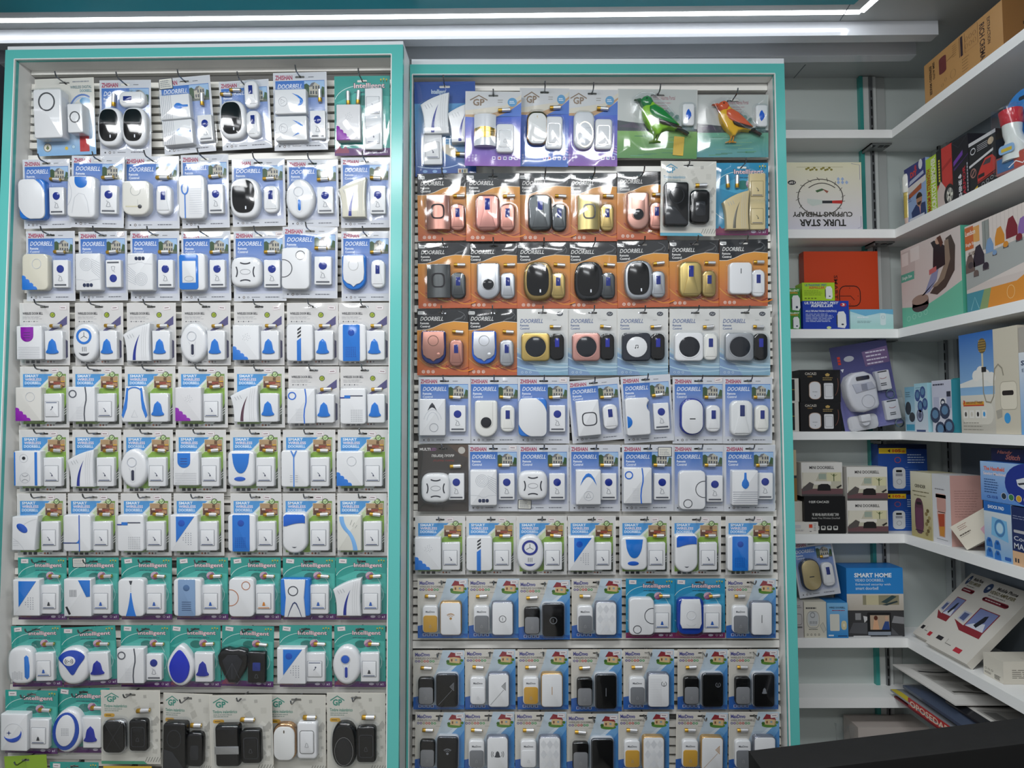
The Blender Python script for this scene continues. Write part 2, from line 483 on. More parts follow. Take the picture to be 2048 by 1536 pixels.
def wave_corner(x0, y0, w, h):
    p = [(x0, y0), (x0, y0 + h)]
    n = 4
    for k in range(n):
        xa, ya = x0 + w * k / n, y0 + h * (1 - k / n); xb, yb = x0 + w * (k + 1) / n, y0 + h * (1 - (k + 1) / n)
        for t in (0.35, 0.7, 1.0):
            b = 2.5 * sin(pi * t)
            p.append((xa + (xb - xa) * t + b, ya + (yb - ya) * t + b * 0.8))
    p[-1] = (x0 + w, y0)
    return p
FLARE = [(-22, -36), (25, -36)] + bez((25, -36), (21, 0), (26, 38), 6)[1:] + bez((26, 38), (-6, 32), (-29, 16), 6)[1:] + bez((-29, 16), (-21, -4), (-22, -36), 6)[1:-1]
DARKLINE = '43464d'

def c_twoc(a=BL):
    c = Ch(); c.body(rr(55, 76, 10), 14, 3, col=a); p = rr(54, 75, 10)
    q = [(-27, 27.5)] + [(-27 + 10 - 10 * cos(radians(t)), 27.5 + 10 * sin(radians(t))) for t in (30, 60, 90)] + [(6, 37.5)] + bez((6, 37.5), (24, 28), (27, 10), 6)[1:]
    q += [(27, -27.5)] + [(17 + 10 * cos(radians(t)), -27.5 - 10 * sin(radians(t))) for t in (30, 60, 90)] + [(-4, -37.5)] + bez((-4, -37.5), (-20, -32), (-27, -14), 6)[1:]
    g = c.raised('front_cover', q, W, 2.2, 1.4); c.z += 2.2; return c
def c_shield2():
    c = Ch(); c.body(rr(52, 76, 8), 15, 3)
    c.raised('accent', [(-12, 36), (12, 36)] + arc(0, 28, 12, 12, 0, -180, 10), BL)
    g = c.add('groove'); g.line(bez((-25, 30), (-10, 4), (-24, -16), 10), 0.7, c.d, 'b9bcc4'); g.line([(-16, -30), (-12, -2), (-4, 6), (6, 4), (12, -8), (16, -30)], 0.6, c.d, 'bcbfc6'); return c
def c_slotring():
    c = Ch('e0ddd4'); c.body(rr(49, 62, 8, rb=16), 15, 3)
    c.add('speaker_ring').ring(0, 13, 9, 9, 0.9, c.d, 'a9aaa8')
    g = c.add('indicator', 'satin_metal'); g.rect(-18, -17, 6, -14.6, c.d, 'b9b39a'); g.line([(4, -15), (4, -3)], 0.6, c.d, 'b5b5b0')
    c.raised('knob', el(3.6, 3.6, 8, -16), '2a2c34'); return c
def c_loop():
    c = Ch(); c.body(rr(54, 78, 9), 15, 3)
    g = c.add('accent'); g.torus(-13, 15, 6.5, 10, 2.6, c.z - .5, c.z + .9, BL); g.rect(-14.2, -38, -11.8, 4, c.d + .3, BL); g.rect(-14.2, 26, -11.8, 37, c.d + .3, BL)
    s = c.add('rib'); slits(s, -4, 23, [30 - 4 * k for k in range(16)], c.d, 'cfd2d8', 0.6); return c
def c_mouse(body=W, face=BK, mat='plastic'):
    c = Ch(body, mat); c.body(sup(28, 39, 2.9), 14, 6)
    c.b.ring(0, 0, 24.6, 35.6, 0.9, 10.2, '9a9ca2' if body == W else '6b6350')
    g = c.raised('face_plate', sup(21, 32, 2.9, -1.5, 2.5), face, 2.2, 1.4, 'gloss_plastic'); c.z += 2.2
    c.add('indicator').rect(2, -23, 4.4, -17, c.d, 'e8eaf0'); return c
def c_ovalring(bar=BL, ringc='c3c6cd', disc=None):
    c = Ch(); c.body(el(28, 39, n=30), 14, 8, st=4)
    g = c.add('speaker_ring'); g.torus(-2, 13, 9, 9, 1.4, c.z - .6, c.z + .8, ringc); g.line([(-8, 2), (-5, -4), (-5, -24), (-2, -27), (1, -27), (4, -24), (4, -4), (6, 3)], 0.7, c.d, 'bfc2c8')
    if disc: c.raised('lens', el(8, 8, -2, 13), disc, 1.2, .6, 'gloss_plastic')
    c.raised('light_bar', rr(5.4, 21, 2.4, -.5, -13), bar, .7, .3, 'gloss_plastic'); return c
def c_ovalY(a=BL):
    c = Ch(); c.body(sup(26, 38, 2.4), 15, 6)
    c.add('accent_ring').torus(-1, 13, 13.5, 13.5, 4.4, c.z - .6, c.z + .9, a)
    g = c.add('speaker_grille')
    for t in (90, 210, 330): g.line([(-1, 13), (-1 + 8 * cos(radians(t)), 13 + 8 * sin(radians(t)))], 1, c.d, DARKLINE)
    for x in (-4, -.5, 3): g.rect(x - .5, -17, x + .5, -8, c.d, DARKLINE)
    c.raised('smile', crescent(-1, -14, 12, 5, 205, 335), a if a != BL else '3c3f47', .5, .2); return c
def c_flare(col=W, mat='plastic', sw=NB):
    c = Ch(col, mat); c.body(FLARE, 15, 2)
    q = bez((5, 16), (-9, -8), (-9, -34), 8) + bez((-3, -34), (-4, -8), (5, 16), 8)[:-1]
    c.raised('swoosh', q, sw, .6, .2)
    g = c.add('speaker_grille')
    for k in range(3): g.line([(-20 + 5 * k, 15 + 1.5 * k), (-16 + 5 * k, 8 + 1.5 * k)], 0.9, c.d, 'a9abb0')
    for k in range(3): g.line(bez((12 + 4 * k, 32), (6 + 4 * k, 0), (10 + 4 * k, -34), 6), .5, c.d, 'c3c4c6'); 
    return c
def c_corner(a=BL, mode='d', r=2, col=W):
    c = Ch(col); c.body(rr(52, 68, r), 15, 2.5)
    c.raised('accent', wave_corner(-25.6, -33.6, 30, 27), a)
    g = c.add('speaker_grille')
    if mode == 'd':
        for k in range(14): 
            t = k * 2.4; q = 1.1 + 1.9 * math.sqrt(k); g.dot(1 + q * cos(t), 11 + q * sin(t), .8, c.d, 'b4b6ba')
    else: g.torus(4, 15, 9, 9, 1.0, c.z - .6, c.z + .5, 'c4c6ca')
    return c
def c_spk(lens=NB):
    c = Ch(); c.body(rr(52, 70, 3), 16, 3)
    g = c.add('speaker_grille')
    for q in (3, 6, 9, 12): g.ring(-3, 14, q, q, .7, c.d, 'b5b8bf')
    for k in range(7): g.line([(8, 24 - 3.6 * k), (25, 16 - 4.6 * k)], .8, c.d, 'b5b8bf')
    g.line([(-25, -14), (-10, -15), (-4, -18), (4, -18), (10, -15), (25, -14)], .6, c.d, 'bdc0c6')
    for k in (-1, 0, 1): c.raised('lens', rr(6.2, 7, 1.5 if k == 0 else 2.8, 7 * k, -25), '26304e', .7, .3, 'gloss_plastic')
    return c
def c_bframe():
    c = Ch(); c.body(rr(52, 70, 7), 15, 3)
    c.raised('blue_frame', rr(38, 66, 5, -6, 0), BL, 1.2, .6, 'gloss_plastic')
    c.raised('front_panel', rr(27, 41, 1, -5, 0), 'dfe1e2', 1.8, .3); c.z += 1.8
    c.add('push_button').ring(-5, -13, 9, 4.6, .8, c.d, 'a2a4a4'); return c
def c_squ():
    c = Ch(); c.body(sup(29, 29, 3.6), 15, 8, st=4)
    for k in range(4):
        r = radians(90 * k); p = arc(0, 36, 21, 21, 243, 297, 8); q = c.add('speaker_slot')
        q.line([(x * cos(r) - y * sin(r), x * sin(r) + y * cos(r)) for x, y in p], 2.3, c.d + .2, '2c2f3a')
    c.add('logo_oval').ring(0, 0, 9.5, 4.8, .8, c.d, '85878c'); return c
def c_rings2(col=DARKLINE, flip=False, base=W):
    c = Ch(base); c.body(rr(50, 76, 9), 14, 2.2)
    g = c.add('accent_ring'); s = -1 if flip else 1
    g.torus(9 * s, (24 if not flip else -26), 8, 8, 1.3, c.z - .6, c.z + .5, col)
    if not flip: g.torus(-22, 0, 16, 16, 1.3, c.z - .6, c.z + .5, col, -97, 97, 18)
    else: g.torus(22, 2, 16, 16, 1.3, c.z - .6, c.z + .5, col, 83, 277, 18)
    return c
def c_shieldb(cov=W, mat='plastic', base=BL):
    c = Ch(base, 'gloss_plastic'); c.body(rr(48, 66, 6, rb=22), 12, 3)
    q = [(-20, 31), (20, 31), (21.5, 0), (20, -14)] + [(13, -21), (6, -23), (0, -28), (-6, -23), (-13, -21)] + [(-20, -14), (-21.5, 0)]
    c.raised('front_cover', q, cov, 3, 1.4, mat); c.z += 3
    c.add('speaker_ring').torus(0, 13, 10, 10, 1.2, c.z - .6, c.z + .5, 'c9c9c9' if cov == W else '7d5c50' if cov == PI else 'a5a7aa')
    if cov != W: c.raised('key', el(3.4, 3.4, 10, -14), cov, .8, .4, mat)
    return c
def c_ribsh(a=PU):
    c = Ch(); c.body(rr(50, 66, 2), 15, 2)
    p = [(-16, 31), (9, 31)] + [(9, 16)] + arc(-3.5, 14, 12.5, 12, 0, -180, 10)[1:]
    c.raised('accent', p, a, .8, .3, 'gloss_plastic')
    g = c.add('rib'); slits(g, -21, 21, [-9 - 3.4 * k for k in range(7)], c.d, 'b9bac0', .8); slits(g, -10, 3, [20, 15, 10], c.d + .9, '3d2a66', .8); return c
def c_stripe():
    c = Ch(); c.body(rr(51, 72, 7), 15, 2.5)
    c.raised('accent', [(-5, -35.5), (3, -35.5), (3, 10), (-5, 4)], BL)
    g = c.add('speaker_slot')
    for y in (13, 20, 27): g.flat([(-4, y - 4), (3, y + 1), (3, y + 5), (-4, y)], c.d, '32343a')
    return c
def c_bband(col=BL, g_only=False):
    c = Ch(); c.body(rr(54, 74, 7), 14, 3)
    c.raised('front_panel', rr(33, 72, 2, -1, 0), col, 1.4, .6, 'gloss_plastic'); c.z += 1.4
    c.raised('lens', el(6.2, 6.2, -1, 20), '1f4fae' if not g_only else '4d6f9c', .6, .3, 'gloss_plastic')
    g = c.add('speaker_grille')
    if g_only: slits(g, -10, 8, [-8 - 4 * k for k in range(5)], c.d, '3c5479', 1.2)
    else: grille(g, -11, -27, 7, -9, 6, 6, c.d, '164aa8', .8)
    return c
def c_line1(col='4a4e58', ringc='5a5d66'):
    c = Ch(); c.body(rr(54, 70, 2), 15, 2)
    c.add('speaker_ring').torus(-17, 21, 7, 7, 2.2, c.z - .6, c.z + .6, ringc)
    g = c.add('light_line'); g.line([(8, 35), (10, 20), (10, 8), (7, -6), (6, -20), (7, -35)], 2.4, c.d + .2, col)
    s = c.add('rib'); slits(s, -10, 3, [-6 - 3.2 * k for k in range(8)], c.d, 'c9cbd0', .6); return c
def c_tleg():
    c = Ch(); c.body([(-18, 36), (17, 36), (20, 20), (26, -30), (24, -36), (-24, -36), (-26, -30), (-20, 20)], 15, 2.5)
    for s in (-1, 1):
        q = [(12 * s, 33), (15 * s, 33), (18 * s, 8), (25 * s, -22), (22 * s, -28), (15 * s, -8), (13 * s, 10)]
        c.raised('accent', q, '2f7ad3', .9, .3, 'gloss_plastic')
    g = c.add('accent_line'); g.line(arc(0, 24, 14, 10, 0, 180, 10), 2.4, c.d + .4, '2f7ad3'); g.line([(-6, -26), (0, -12), (6, -26), (-6, -26)], .7, c.d, 'b8bac0'); return c
def c_notch(col='2f7ad3'):
    c = Ch(); c.body(rr(52, 72, 6), 15, 2.5)
    g = c.add('accent_line'); z = c.d + .4
    g.rect(-26, 16, -17, 18.4, z, NB); g.rect(-17, 16, -5, 22, z, BL); g.rect(-5, 20, 20, 22, z, '3d4256')
    s = c.add('speaker_grille'); grille(s, -3, -30, 18, -8, 7, 7, c.d, 'aeb0b4', .9); return c
def c_sidebar():
    c = Ch(); c.body(rr(52, 70, 2), 15, 2)
    c.raised('accent', rr(5, 66, .5, 17, 0), BL, .6, .2, 'gloss_plastic')
    c.raised('accent', rr(2.4, 66, .5, -25, 0), BL, .6, .2, 'gloss_plastic')
    c.add('speaker_ring').torus(-7, 21, 8, 8, .8, c.z - .6, c.z + .4, 'c5c7cb'); c.raised('lens', el(3.3, 3.3, -7, 21), '1c1d22', .6, .3)
    g = c.add('speaker_grille'); g.ring(-5, -18, 10, 10, .8, c.d, 'b9bbc0')
    for k in (-1, 1): g.line(arc(-5, -18 + 8 * k, 6, 5, 200 if k > 0 else 20, 340 if k > 0 else 160, 6), 1, c.d, '8d9096')
    return c
def c_shieldbig():
    c = Ch(); c.body(rr(52, 70, 9, rb=12), 15, 4)
    c.raised('accent', [(-17, 30), (17, 30), (15, 12)] + bez((15, 12), (10, -9), (0, -9), 6)[1:] + bez((0, -9), (-10, -9), (-15, 12), 6)[1:], '2676cf', 1, .5, 'gloss_plastic')
    c.raised('push_button', el(11, 4.4, -2, -20), '2a5fc0', .8, .3, 'gloss_plastic'); return c
def c_yline():
    c = Ch(); c.body(rr(52, 72, 5), 15, 2.5)
    g = c.add('accent_line'); z = c.d + .4; g.rect(-2.6, -36, -.4, 22, z, '4a87d8'); g.flat([(-8, 36), (-1.5, 20), (5, 36), (2.5, 36), (-1.5, 28), (-5.5, 36)], z, '4a87d8')
    s = c.add('speaker_grille')
    for y in (-14, -18, -22, -26): s.rect(-9, y, -4, y + 1, c.d, 'a5a7ac'); s.rect(1, y, 6, y + 1, c.d, 'a5a7ac')
    return c
def c_leaf():
    c = Ch(); c.body([(-28, -34), (18, -34)] + bez((18, -34), (20, 0), (26, 34), 6)[1:] + [(20, 34), (-26, 32)], 15, 2)
    c.raised('accent', el(12.5, 7, -6, 10, 18, -36), '2456b8', 1, .5, 'gloss_plastic')
    g = c.add('groove'); g.line(bez((-25, -10), (-10, -18), (-2, -34), 8), .8, c.d, 'c4c6ca'); slits(g, -25, -14, [-16, -20, -24], c.d, 'bfc1c5', .7)
    g.line(bez((-4, 16), (10, 26), (24, 28), 6), .6, c.d, 'c4c6ca'); return c
def c_tline():
    c = Ch(); c.body(rr(54, 72, 5), 15, 2.5)
    g = c.add('accent_line'); z = c.d + .4; g.rect(4, -36, 6, 36, z, '2f5fc0'); g.rect(-27, -20, 0, -18, z, '33467c'); g.flat([(-4, -19.8), (4, -19.8), (4, -12), (2, -16)], z, BL); return c
def c_tri(circ=True):
    c = Ch(); c.body(rr(54, 72, 2), 15, 2)
    c.raised('accent', [(-15, 33), (21, 33), (-15, -18)], '2676cf', .9, .3, 'gloss_plastic')
    if circ: c.raised('lens', el(6.5, 6.5, -4, 20), '1f55b8', 1.3, .4, 'gloss_plastic')
    g = c.add('speaker_grille')
    for i in range(6):
        for j in range(6):
            if i + j >= 4: g.rect(-11 + 5 * i - .9, -22 + 4.4 * j - .9 + 0, -11 + 5 * i + .9, -22 + 4.4 * j + .9, c.d, '9a9ca6') if -22 + 4.4 * j < -18 + 1.35 * (-11 + 5 * i + 15) - 6 else None
    return c
def c_btop():
    c = Ch(); c.body(rr(46, 80, 8, rb=22), 15, 5)
    q = [(-20, 14)] + [(-20, 33), (-16, 37), (16, 37), (20, 33), (20, 20)] + bez((20, 20), (2, 22), (-20, 12), 8)[1:-1]
    c.raised('accent', q, '2064cc', 1.2, .6, 'gloss_plastic'); c.raised('smile', crescent(0, -24, 5, 2.2, 205, 335), '50535c', .4, .1); return c
def c_scurve():
    c = Ch(CR if False else 'dedcd2'); c.body(rr(48, 70, 2), 14, 2)
    l = bez((-19, 33), (-20, 14), (-4, 0), 8) + bez((-4, 0), (6, -10), (8, -34), 8)[1:]
    r = bez((17, -34), (14, -12), (2, 4), 8) + bez((2, 4), (-10, 14), (-11, 33), 8)[1:]
    c.raised('accent', l + r, '7db4ea', .7, .3, 'gloss_plastic')
    g = c.add('speaker_grille')
    for k in range(3): g.line([(2 + 5 * k, 16 - 3 * k), (6 + 5 * k, 26 - 5 * k)], 1, c.d, 'a3a49e')
    return c
def c_trq():
    c = Ch(); c.body(rr(54, 74, 2), 15, 2)
    c.raised('accent', [(2, 35), (25, 35), (25, 3), (18, 2)], '2676cf', .9, .3, 'gloss_plastic')
    g = c.add('speaker_grille')
    for k in range(6): g.rect(-15 + 2.4 * k, 2, -14 + 2.4 * k, 16, c.d, '6e7078')
    c.raised('slot', [(-24, -18), (-20, -17), (-13, -32), (-17, -34)], '26272c', .3, .1); return c
def c_spike():
    c = Ch(); c.body(rr(51, 74, 8), 15, 2.5)
    c.raised('accent', bez((-10, -36), (-3, -14), (-1, 10), 6) + bez((1, 10), (3, -14), (10, -36), 6), '2676cf', .8, .3, 'gloss_plastic')
    g = c.add('indicator'); g.flat([(-3.5, 34), (3.5, 34), (1, 26), (-1, 26)], c.d, '3a3d46')
    for k in range(4): g.dot(0, 13 + 3.4 * k, .7, c.d, '6b6e78')
    return c
def c_lambda():
    c = Ch('2676cf', 'gloss_plastic'); c.body(rr(56, 74, 4), 12, 2)
    c.raised('front_cover', [(-20, 36), (20, 36), (17, 0), (20, -38), (-20, -38), (-17, 0)], W, 3.2, 1.2, 'plastic'); c.z += 3.2
    c.add('speaker_ring').torus(-3, 14, 9, 9, 1.6, c.z - .6, c.z + .6, '3b404c')
    g = c.add('accent'); g.line([(-13, -37), (-8, -22), (-3, -11), (0, -9), (3, -11), (8, -22), (13, -37)], [1, 1.6, 2.4, 3.4, 2.4, 1.6, 1], c.d + .2, '39466e'); return c
def c_lam2(a='33353c'):
    c = Ch(); c.body(rr(50, 72, 2), 16, 2)
    c.raised('accent', [(-9, 13), (-4, 24), (0, 29), (4, 24), (9, 13), (4, 18), (0, 20), (-4, 18)], a, .7, .2)
    g = c.add('groove')
    for k in (0, 1): g.line(arc(1, -14, 12 + 6 * k, 24 + 5 * k, 20, 160, 14), .9, c.d, 'c3c6cd')
    c.add('speaker_ring').torus(3, -20, 8, 8, 1.0, c.z - .6, c.z + .5, '9b9da3'); return c
def c_arc(a=BL):
    c = Ch(); c.body(rr(48, 68, 2), 16, 2)
    c.raised('accent', [(-16, 4), (-11, 18), (-5, 26), (0, 28), (5, 26), (11, 18), (16, 4), (9, 15), (4, 20), (0, 21), (-4, 20), (-9, 15)], '2676cf', .8, .3, 'gloss_plastic')
    g = c.add('push_button'); g.torus(0, -16, 9, 9, .9, c.z - .6, c.z + .7, 'c4c6cb'); g.line([(-5, -20), (0, -11), (5, -20), (-5, -20)], .9, c.d, '9da0a6'); return c
def c_drop():
    c = Ch(); c.body(rr(50, 68, 2), 16, 2)
    c.raised('accent', [(-2, 30), (2, 30), (2.5, 18), (6.5, 11), (7, 5), (4, 0), (0, -2), (-4, 0), (-7, 5), (-6.5, 11), (-2.5, 18)], '2676cf', .8, .3, 'gloss_plastic')
    g = c.add('rib'); slits(g, -24, 24, [-8 - 4.2 * k for k in range(6)], c.d, '9ea1ab', 1.1); return c
def c_leafR():
    c = Ch(); c.body(sup(26, 37, 3.2), 15, 6)
    c.raised('accent', [(9, 18), (13, 22), (17, 18), (19, 0), (18, -22), (14, -27), (9, -22)], '2f7ad3', 1, .5, 'gloss_plastic')
    g = c.add('speaker_grille')
    for i in range(5):
        for j in range(4): g.ring(-15 + 4.4 * i, -26 + 4 * j + (2 if i % 2 else 0), 1.5, 1.5, .5, c.d, 'a0a2aa', n=6)
    return c
def c_ovalT():
    c = Ch(); c.body(sup(28, 39, 2.3), 15, 7)
    q = arc(0, 12, 25, 22, 20, 160, 12) + [(-22, 14), (-12, 0), (-3, -16), (0, -18), (3, -16), (12, 0), (22, 14)]
    c.raised('accent', q, '1f46b0', 1.2, .5, 'gloss_plastic')
    c.raised('speaker_disc', el(11, 10, -4, 12), W, 2.2, .6)
    g = c.add('speaker_mark'); z = c.z + 2.5; g.dot(-4, 12, 1.2, z, '3a3d48')
    for k in (4, 7):
        g.ring(-4, 12, k, k, 1.1, z, '3a3d48', -45, 45, 6); g.ring(-4, 12, k, k, 1.1, z, '3a3d48', 135, 225, 6)
    return c
def tear(rx, ry, cx=0, cy=0):
    o = []
    for k in range(26):
        a = 2 * pi * k / 26; y = sin(a); x = cos(a) * (1 - .42 * max(0, y) ** 1.5)
        o.append((cx + x * rx, cy + y * ry))
    return o
def c_tear():
    c = Ch(); c.body(tear(27, 41), 14, 5)
    c.raised('lens', tear(20, 33, -1, -1), '1a2fb8', 3, 2.4, 'gloss_plastic'); return c
def c_heart():
    c = Ch(BK, 'gloss_plastic'); c.body([(-12, 34), (0, 31), (12, 34), (24, 30), (30, 18), (28, 2), (18, -20), (8, -36), (-8, -36), (-18, -20), (-28, 2), (-30, 18), (-24, 30)], 15, 5)
    g = c.raised('face_plate', [(-10, 22), (10, 22), (20, 10), (6, -28), (-6, -28), (-20, 10)], '22242a', 2, 1.2); 
    e = c.add('facet_line')
    for x in (-14, 0, 14): e.line([(0, 6), (x, -24)], .6, c.z + 2.3, '4a4d56')
    return c
def c_moon():
    c = Ch(); c.body(rr(50, 72, 2), 15, 2)
    c.add('speaker_ring').torus(0, 0, 18, 18, .7, c.z - .6, c.z + .4, 'cfd1d6')
    c.raised('accent', crescent(-2, -2, 17, 8, 200, 380, 14), '2a52b8', .9, .3, 'gloss_plastic')
    g = c.add('star_mark'); g.flat([(0 - 9 + dx, -1 + dy) for dx, dy in ((5, 0), (1, 1), (0, 5), (-1, 1), (-5, 0), (-1, -1), (0, -5), (1, -1))], c.d, '33407a'); return c
def c_eggring():
    c = Ch(); c.body(el(29, 42, n=28, rot=-8), 14, 6)
    c.b.parts = None
    c.raised('accent_ring', el(25, 36, -2, 0, 28, -8), '1f49a8', 1.2, .6, 'gloss_plastic')
    c.raised('front_cover', el(18, 30, -2, 2, 24, -8), W, 3, 1.6); c.z += 3
    g = c.add('speaker_grille'); grille(g, -8, -6, 4, 6, 5, 5, c.d, 'a5a7ae', .8); return c
def c_bsq():
    c = Ch('b9bbc0', 'chrome'); c.body(rr(46, 66, 12), 10, 3)
    c.raised('face_plate', rr(43, 62, 11), BK, 4, 1.6, 'gloss_plastic'); c.z += 4
    g = c.add('facet_line', 'gloss_plastic')
    for x, y in ((-16, 26), (16, 26), (-16, -26), (16, -26)): g.line([(0, 0), (x, y)], .5, c.d, '3f4248')
    return c
def c_bring():
    c = Ch(BK, 'gloss_plastic'); c.body(rr(50, 84, 6), 16, 3)
    c.add('speaker_ring').torus(0, 16, 15, 15, 1.4, c.z - .6, c.z + .7, '2c2e33'); c.raised('lower_panel', [(-22, -38), (22, -38), (22, -34), (-4, -6), (-22, -2)], '2b2d31', .6, .2)
    return c
def c_bcan():
    c = Ch(BK, 'gloss_plastic'); c.body(rr(46, 78, 6), 16, 6)
    c.raised('silver_band', rr(45, 15, 1, 0, -6), 'c5c8cc', 1.2, .4, 'chrome'); return c
def c_goldrim(rim='c99d72'):
    c = Ch(rim, 'chrome'); c.body(rr(47, 66, 18, rb=16), 11, 3)
    c.raised('front_cover', rr(41, 60, 15, 0, -2, rb=14), 'e6e6e4', 3.4, 1.4, 'gloss_plastic'); c.z += 3.4
    c.add('indicator').flat(rr(2.4, 5.4, 1.1, 0, 20), c.d, '7c7668'); return c
def c_bov():
    c = Ch(BK, 'gloss_plastic'); c.body(sup(25, 40, 2.5), 14, 6)
    c.add('accent_ring', 'chrome').torus(0, -10, 18, 25, 1.0, c.z - .6, c.z + .9, '9a9da2'); c.raised('face_plate', el(16.5, 23.5, 0, -10), '1b1c1f', 1.4, .6); return c
def c_barrel(col=PI, mat='satin_metal', band=None):
    c = Ch(col, mat)
    g = c.b; n = 8; h = 33; w = 22; z0 = 8; c.out = rr(44, 66, 2); c.z = 17; c.bev = 2
    P = [(-w + 2 * w * k / n, z0 + 9 * sin(pi * k / n) ** .7) for k in range(n + 1)]
    t = [g.pt(x, h, z) for x, z in P]; b = [g.pt(x, -h, z) for x, z in P]; t0 = [g.pt(x, h, 0) for x, _ in P]; b0 = [g.pt(x, -h, 0) for x, _ in P]
    for k in range(n):
        g.face([b[k], b[k + 1], t[k + 1], t[k]], H(col)); g.face([t[k], t[k + 1], t0[k + 1], t0[k]], H(col)); g.face([b0[k], b0[k + 1], b[k + 1], b[k]], H(col))
    g.face([b0[0], b[0], t[0], t0[0]], H(col)); g.face([b[n], b0[n], t0[n], t[n]], H(col))
    if band:
        q = c.add('gold_band', 'chrome'); m = 10
        A = [(-w + 2 * w * k / m) for k in range(m + 1)]
        zz = lambda x: z0 + 9 * sin(pi * (x + w) / (2 * w)) ** .7 + .8
        lo = [q.pt(x, -14 - 2.5 * sin(pi * (x + w) / (2 * w)), zz(x)) for x in A]; hi = [q.pt(x, 3 + 3 * sin(pi * (x + w) / (2 * w)), zz(x)) for x in A]
        for k in range(m): q.face([lo[k], lo[k + 1], hi[k + 1], hi[k]], H('c9a04c'))
        q.line([(-16, -3), (16, -3)], .7, 18.4, 'efe0b0')
    else:
        q = c.add('speaker_ring', 'gloss_plastic'); p = sup(13, 14.5, 3.4, 0, 1, 24); p2 = sup(10.6, 12, 3.4, 0, 1, 24)
        for i in range(24):
            j = (i + 1) % 24; q.face([q.pt(*p[i], 17.5), q.pt(*p[j], 17.5), q.pt(*p2[j], 17.5), q.pt(*p2[i], 17.5)], H('2c2a2e'))
    return c
def c_facet(col=PI, mat='satin_metal', lens='20308a'):
    c = Ch(col, mat); c.body(rr(45, 70, 13), 13, 5)
    c.raised('facet_panel', [(-7, 26), (7, 26), (7, 2), (15, -29), (-15, -29), (-7, 2)], col, 2.4, 1.2)
    c.raised('display', rr(9.5, 22, 1, 0, 15), lens, 3.0, .4, 'gloss_plastic'); c.z += 3; return c
def c_utop(col=PI, mat='satin_metal'):
    c = Ch(col, mat); c.body(rr(44, 72, 6, rb=21), 14, 4)
    c.raised('front_panel', [(-13, 34), (13, 34), (13, -4)] + arc(0, -6, 13, 12, 0, -180, 10)[1:-1] + [(-13, -4)], W if col == SI else col, 1.6, .6)
    c.raised('speaker_disc', el(10.5, 10.5, 0, -7), '1d1f24', 2.2, .4, 'gloss_plastic'); c.z += 2.2; return c
def c_plate():
    c = Ch(); c.body(rr(44, 74, 2), 16, 2)
    p = sup(14.5, 14.5, 3.4, 2, -2, 24); p2 = sup(12.4, 12.4, 3.4, 2, -2, 24); q = c.add('speaker_ring')
    for i in range(24):
        j = (i + 1) % 24; q.face([q.pt(*p[i], c.d), q.pt(*p[j], c.d), q.pt(*p2[j], c.d), q.pt(*p2[i], c.d)], H('2c2f38'))
    return c
def c_plain():
    c = Ch(); c.body(rr(46, 62, 8), 15, 3)
    c.add('indicator').rect(-.8, 9, .8, 19, c.d, '33363e'); return c
def c_circsq(col=GO, disc='1b1f26', mat='satin_metal'):
    c = Ch(col, mat); c.body(rr(56, 56, 9), 12, 3)
    c.add('bezel').torus(0, 0, 21.5, 21.5, 2.4, c.z - .6, c.z + .9, col); c.raised('speaker_disc', el(20.5, 20.5), disc, .5, .2, 'gloss_plastic')
    if disc == W:
        g = c.add('music_note'); z = c.z + .9; g.rect(-2.4, -2, -1.6, 3, z, '33353a'); g.rect(2.2, -1.4, 3, 3.4, z, '33353a'); g.rect(-2.4, 2.6, 3, 3.6, z, '33353a'); g.dot(-2.8, -2.2, 1.2, z, '33353a'); g.dot(1.8, -1.6, 1.2, z, '33353a')
    return c
def c_notchc():
    c = Ch(); c.body([(-24, -34), (-20, -37), (20, -37), (24, -34), (24, 8), (20, 14), (19, 20), (21, 26), (24, 30), (20, 36), (-20, 37), (-24, 33)], 15, 2.5)
    c.raised('accent', arc(-24, -10, 12, 12, -80, 80, 10), BL, .7, .3, 'gloss_plastic'); c.raised('accent', arc(24, 19, 10, 11, 110, 250, 10), BL, -3, .3, 'gloss_plastic'); return c
def c_capsule(rim=NB, cov=W, mat='plastic'):
    c = Ch(rim, 'gloss_plastic'); c.body(rr(45, 72, 21), 11, 2)
    c.raised('front_cover', rr(40, 67, 19), cov, 3.4, 1.2, mat); c.z += 3.4
    c.add('indicator').rect(-5.5, -5, 5.5, -3, c.d, '2c2d33'); return c
def c_ovalsil():
    c = Ch('d6d8dc'); c.body(rr(44, 76, 14, rb=20), 13, 5)
    c.add('accent_ring', 'chrome').torus(2, -9, 17, 25, 2, c.z - .6, c.z + 1, 'c9b89a'); c.raised('front_cover', el(16, 24, 2, -9), 'e0e2e6', 1.6, .8, 'gloss_plastic')
    g = c.add('rib'); slits(g, -12, 16, [4, -8, -20], c.z + 1.9, 'b9bbc0', .6); return c
def c_roundbase():
    c = Ch('1c3f9c', 'gloss_plastic'); c.body(rr(52, 76, 12, rb=16), 11, 3)
    c.raised('front_cover', [(-17, 36), (17, 36), (20, 24), (21, -14), (17, -24), (-17, -24), (-21, -14), (-20, 24)], W, 4, 2, 'plastic'); c.z += 4
    c.add('push_button').torus(0, 4, 9, 9, .9, c.z - .6, c.z + .6, 'cfd1d6'); g = c.add('groove'); g.line([(-9, -15), (-4, -18), (4, -18), (9, -15)], 1, c.d, 'c9cbd0'); return c
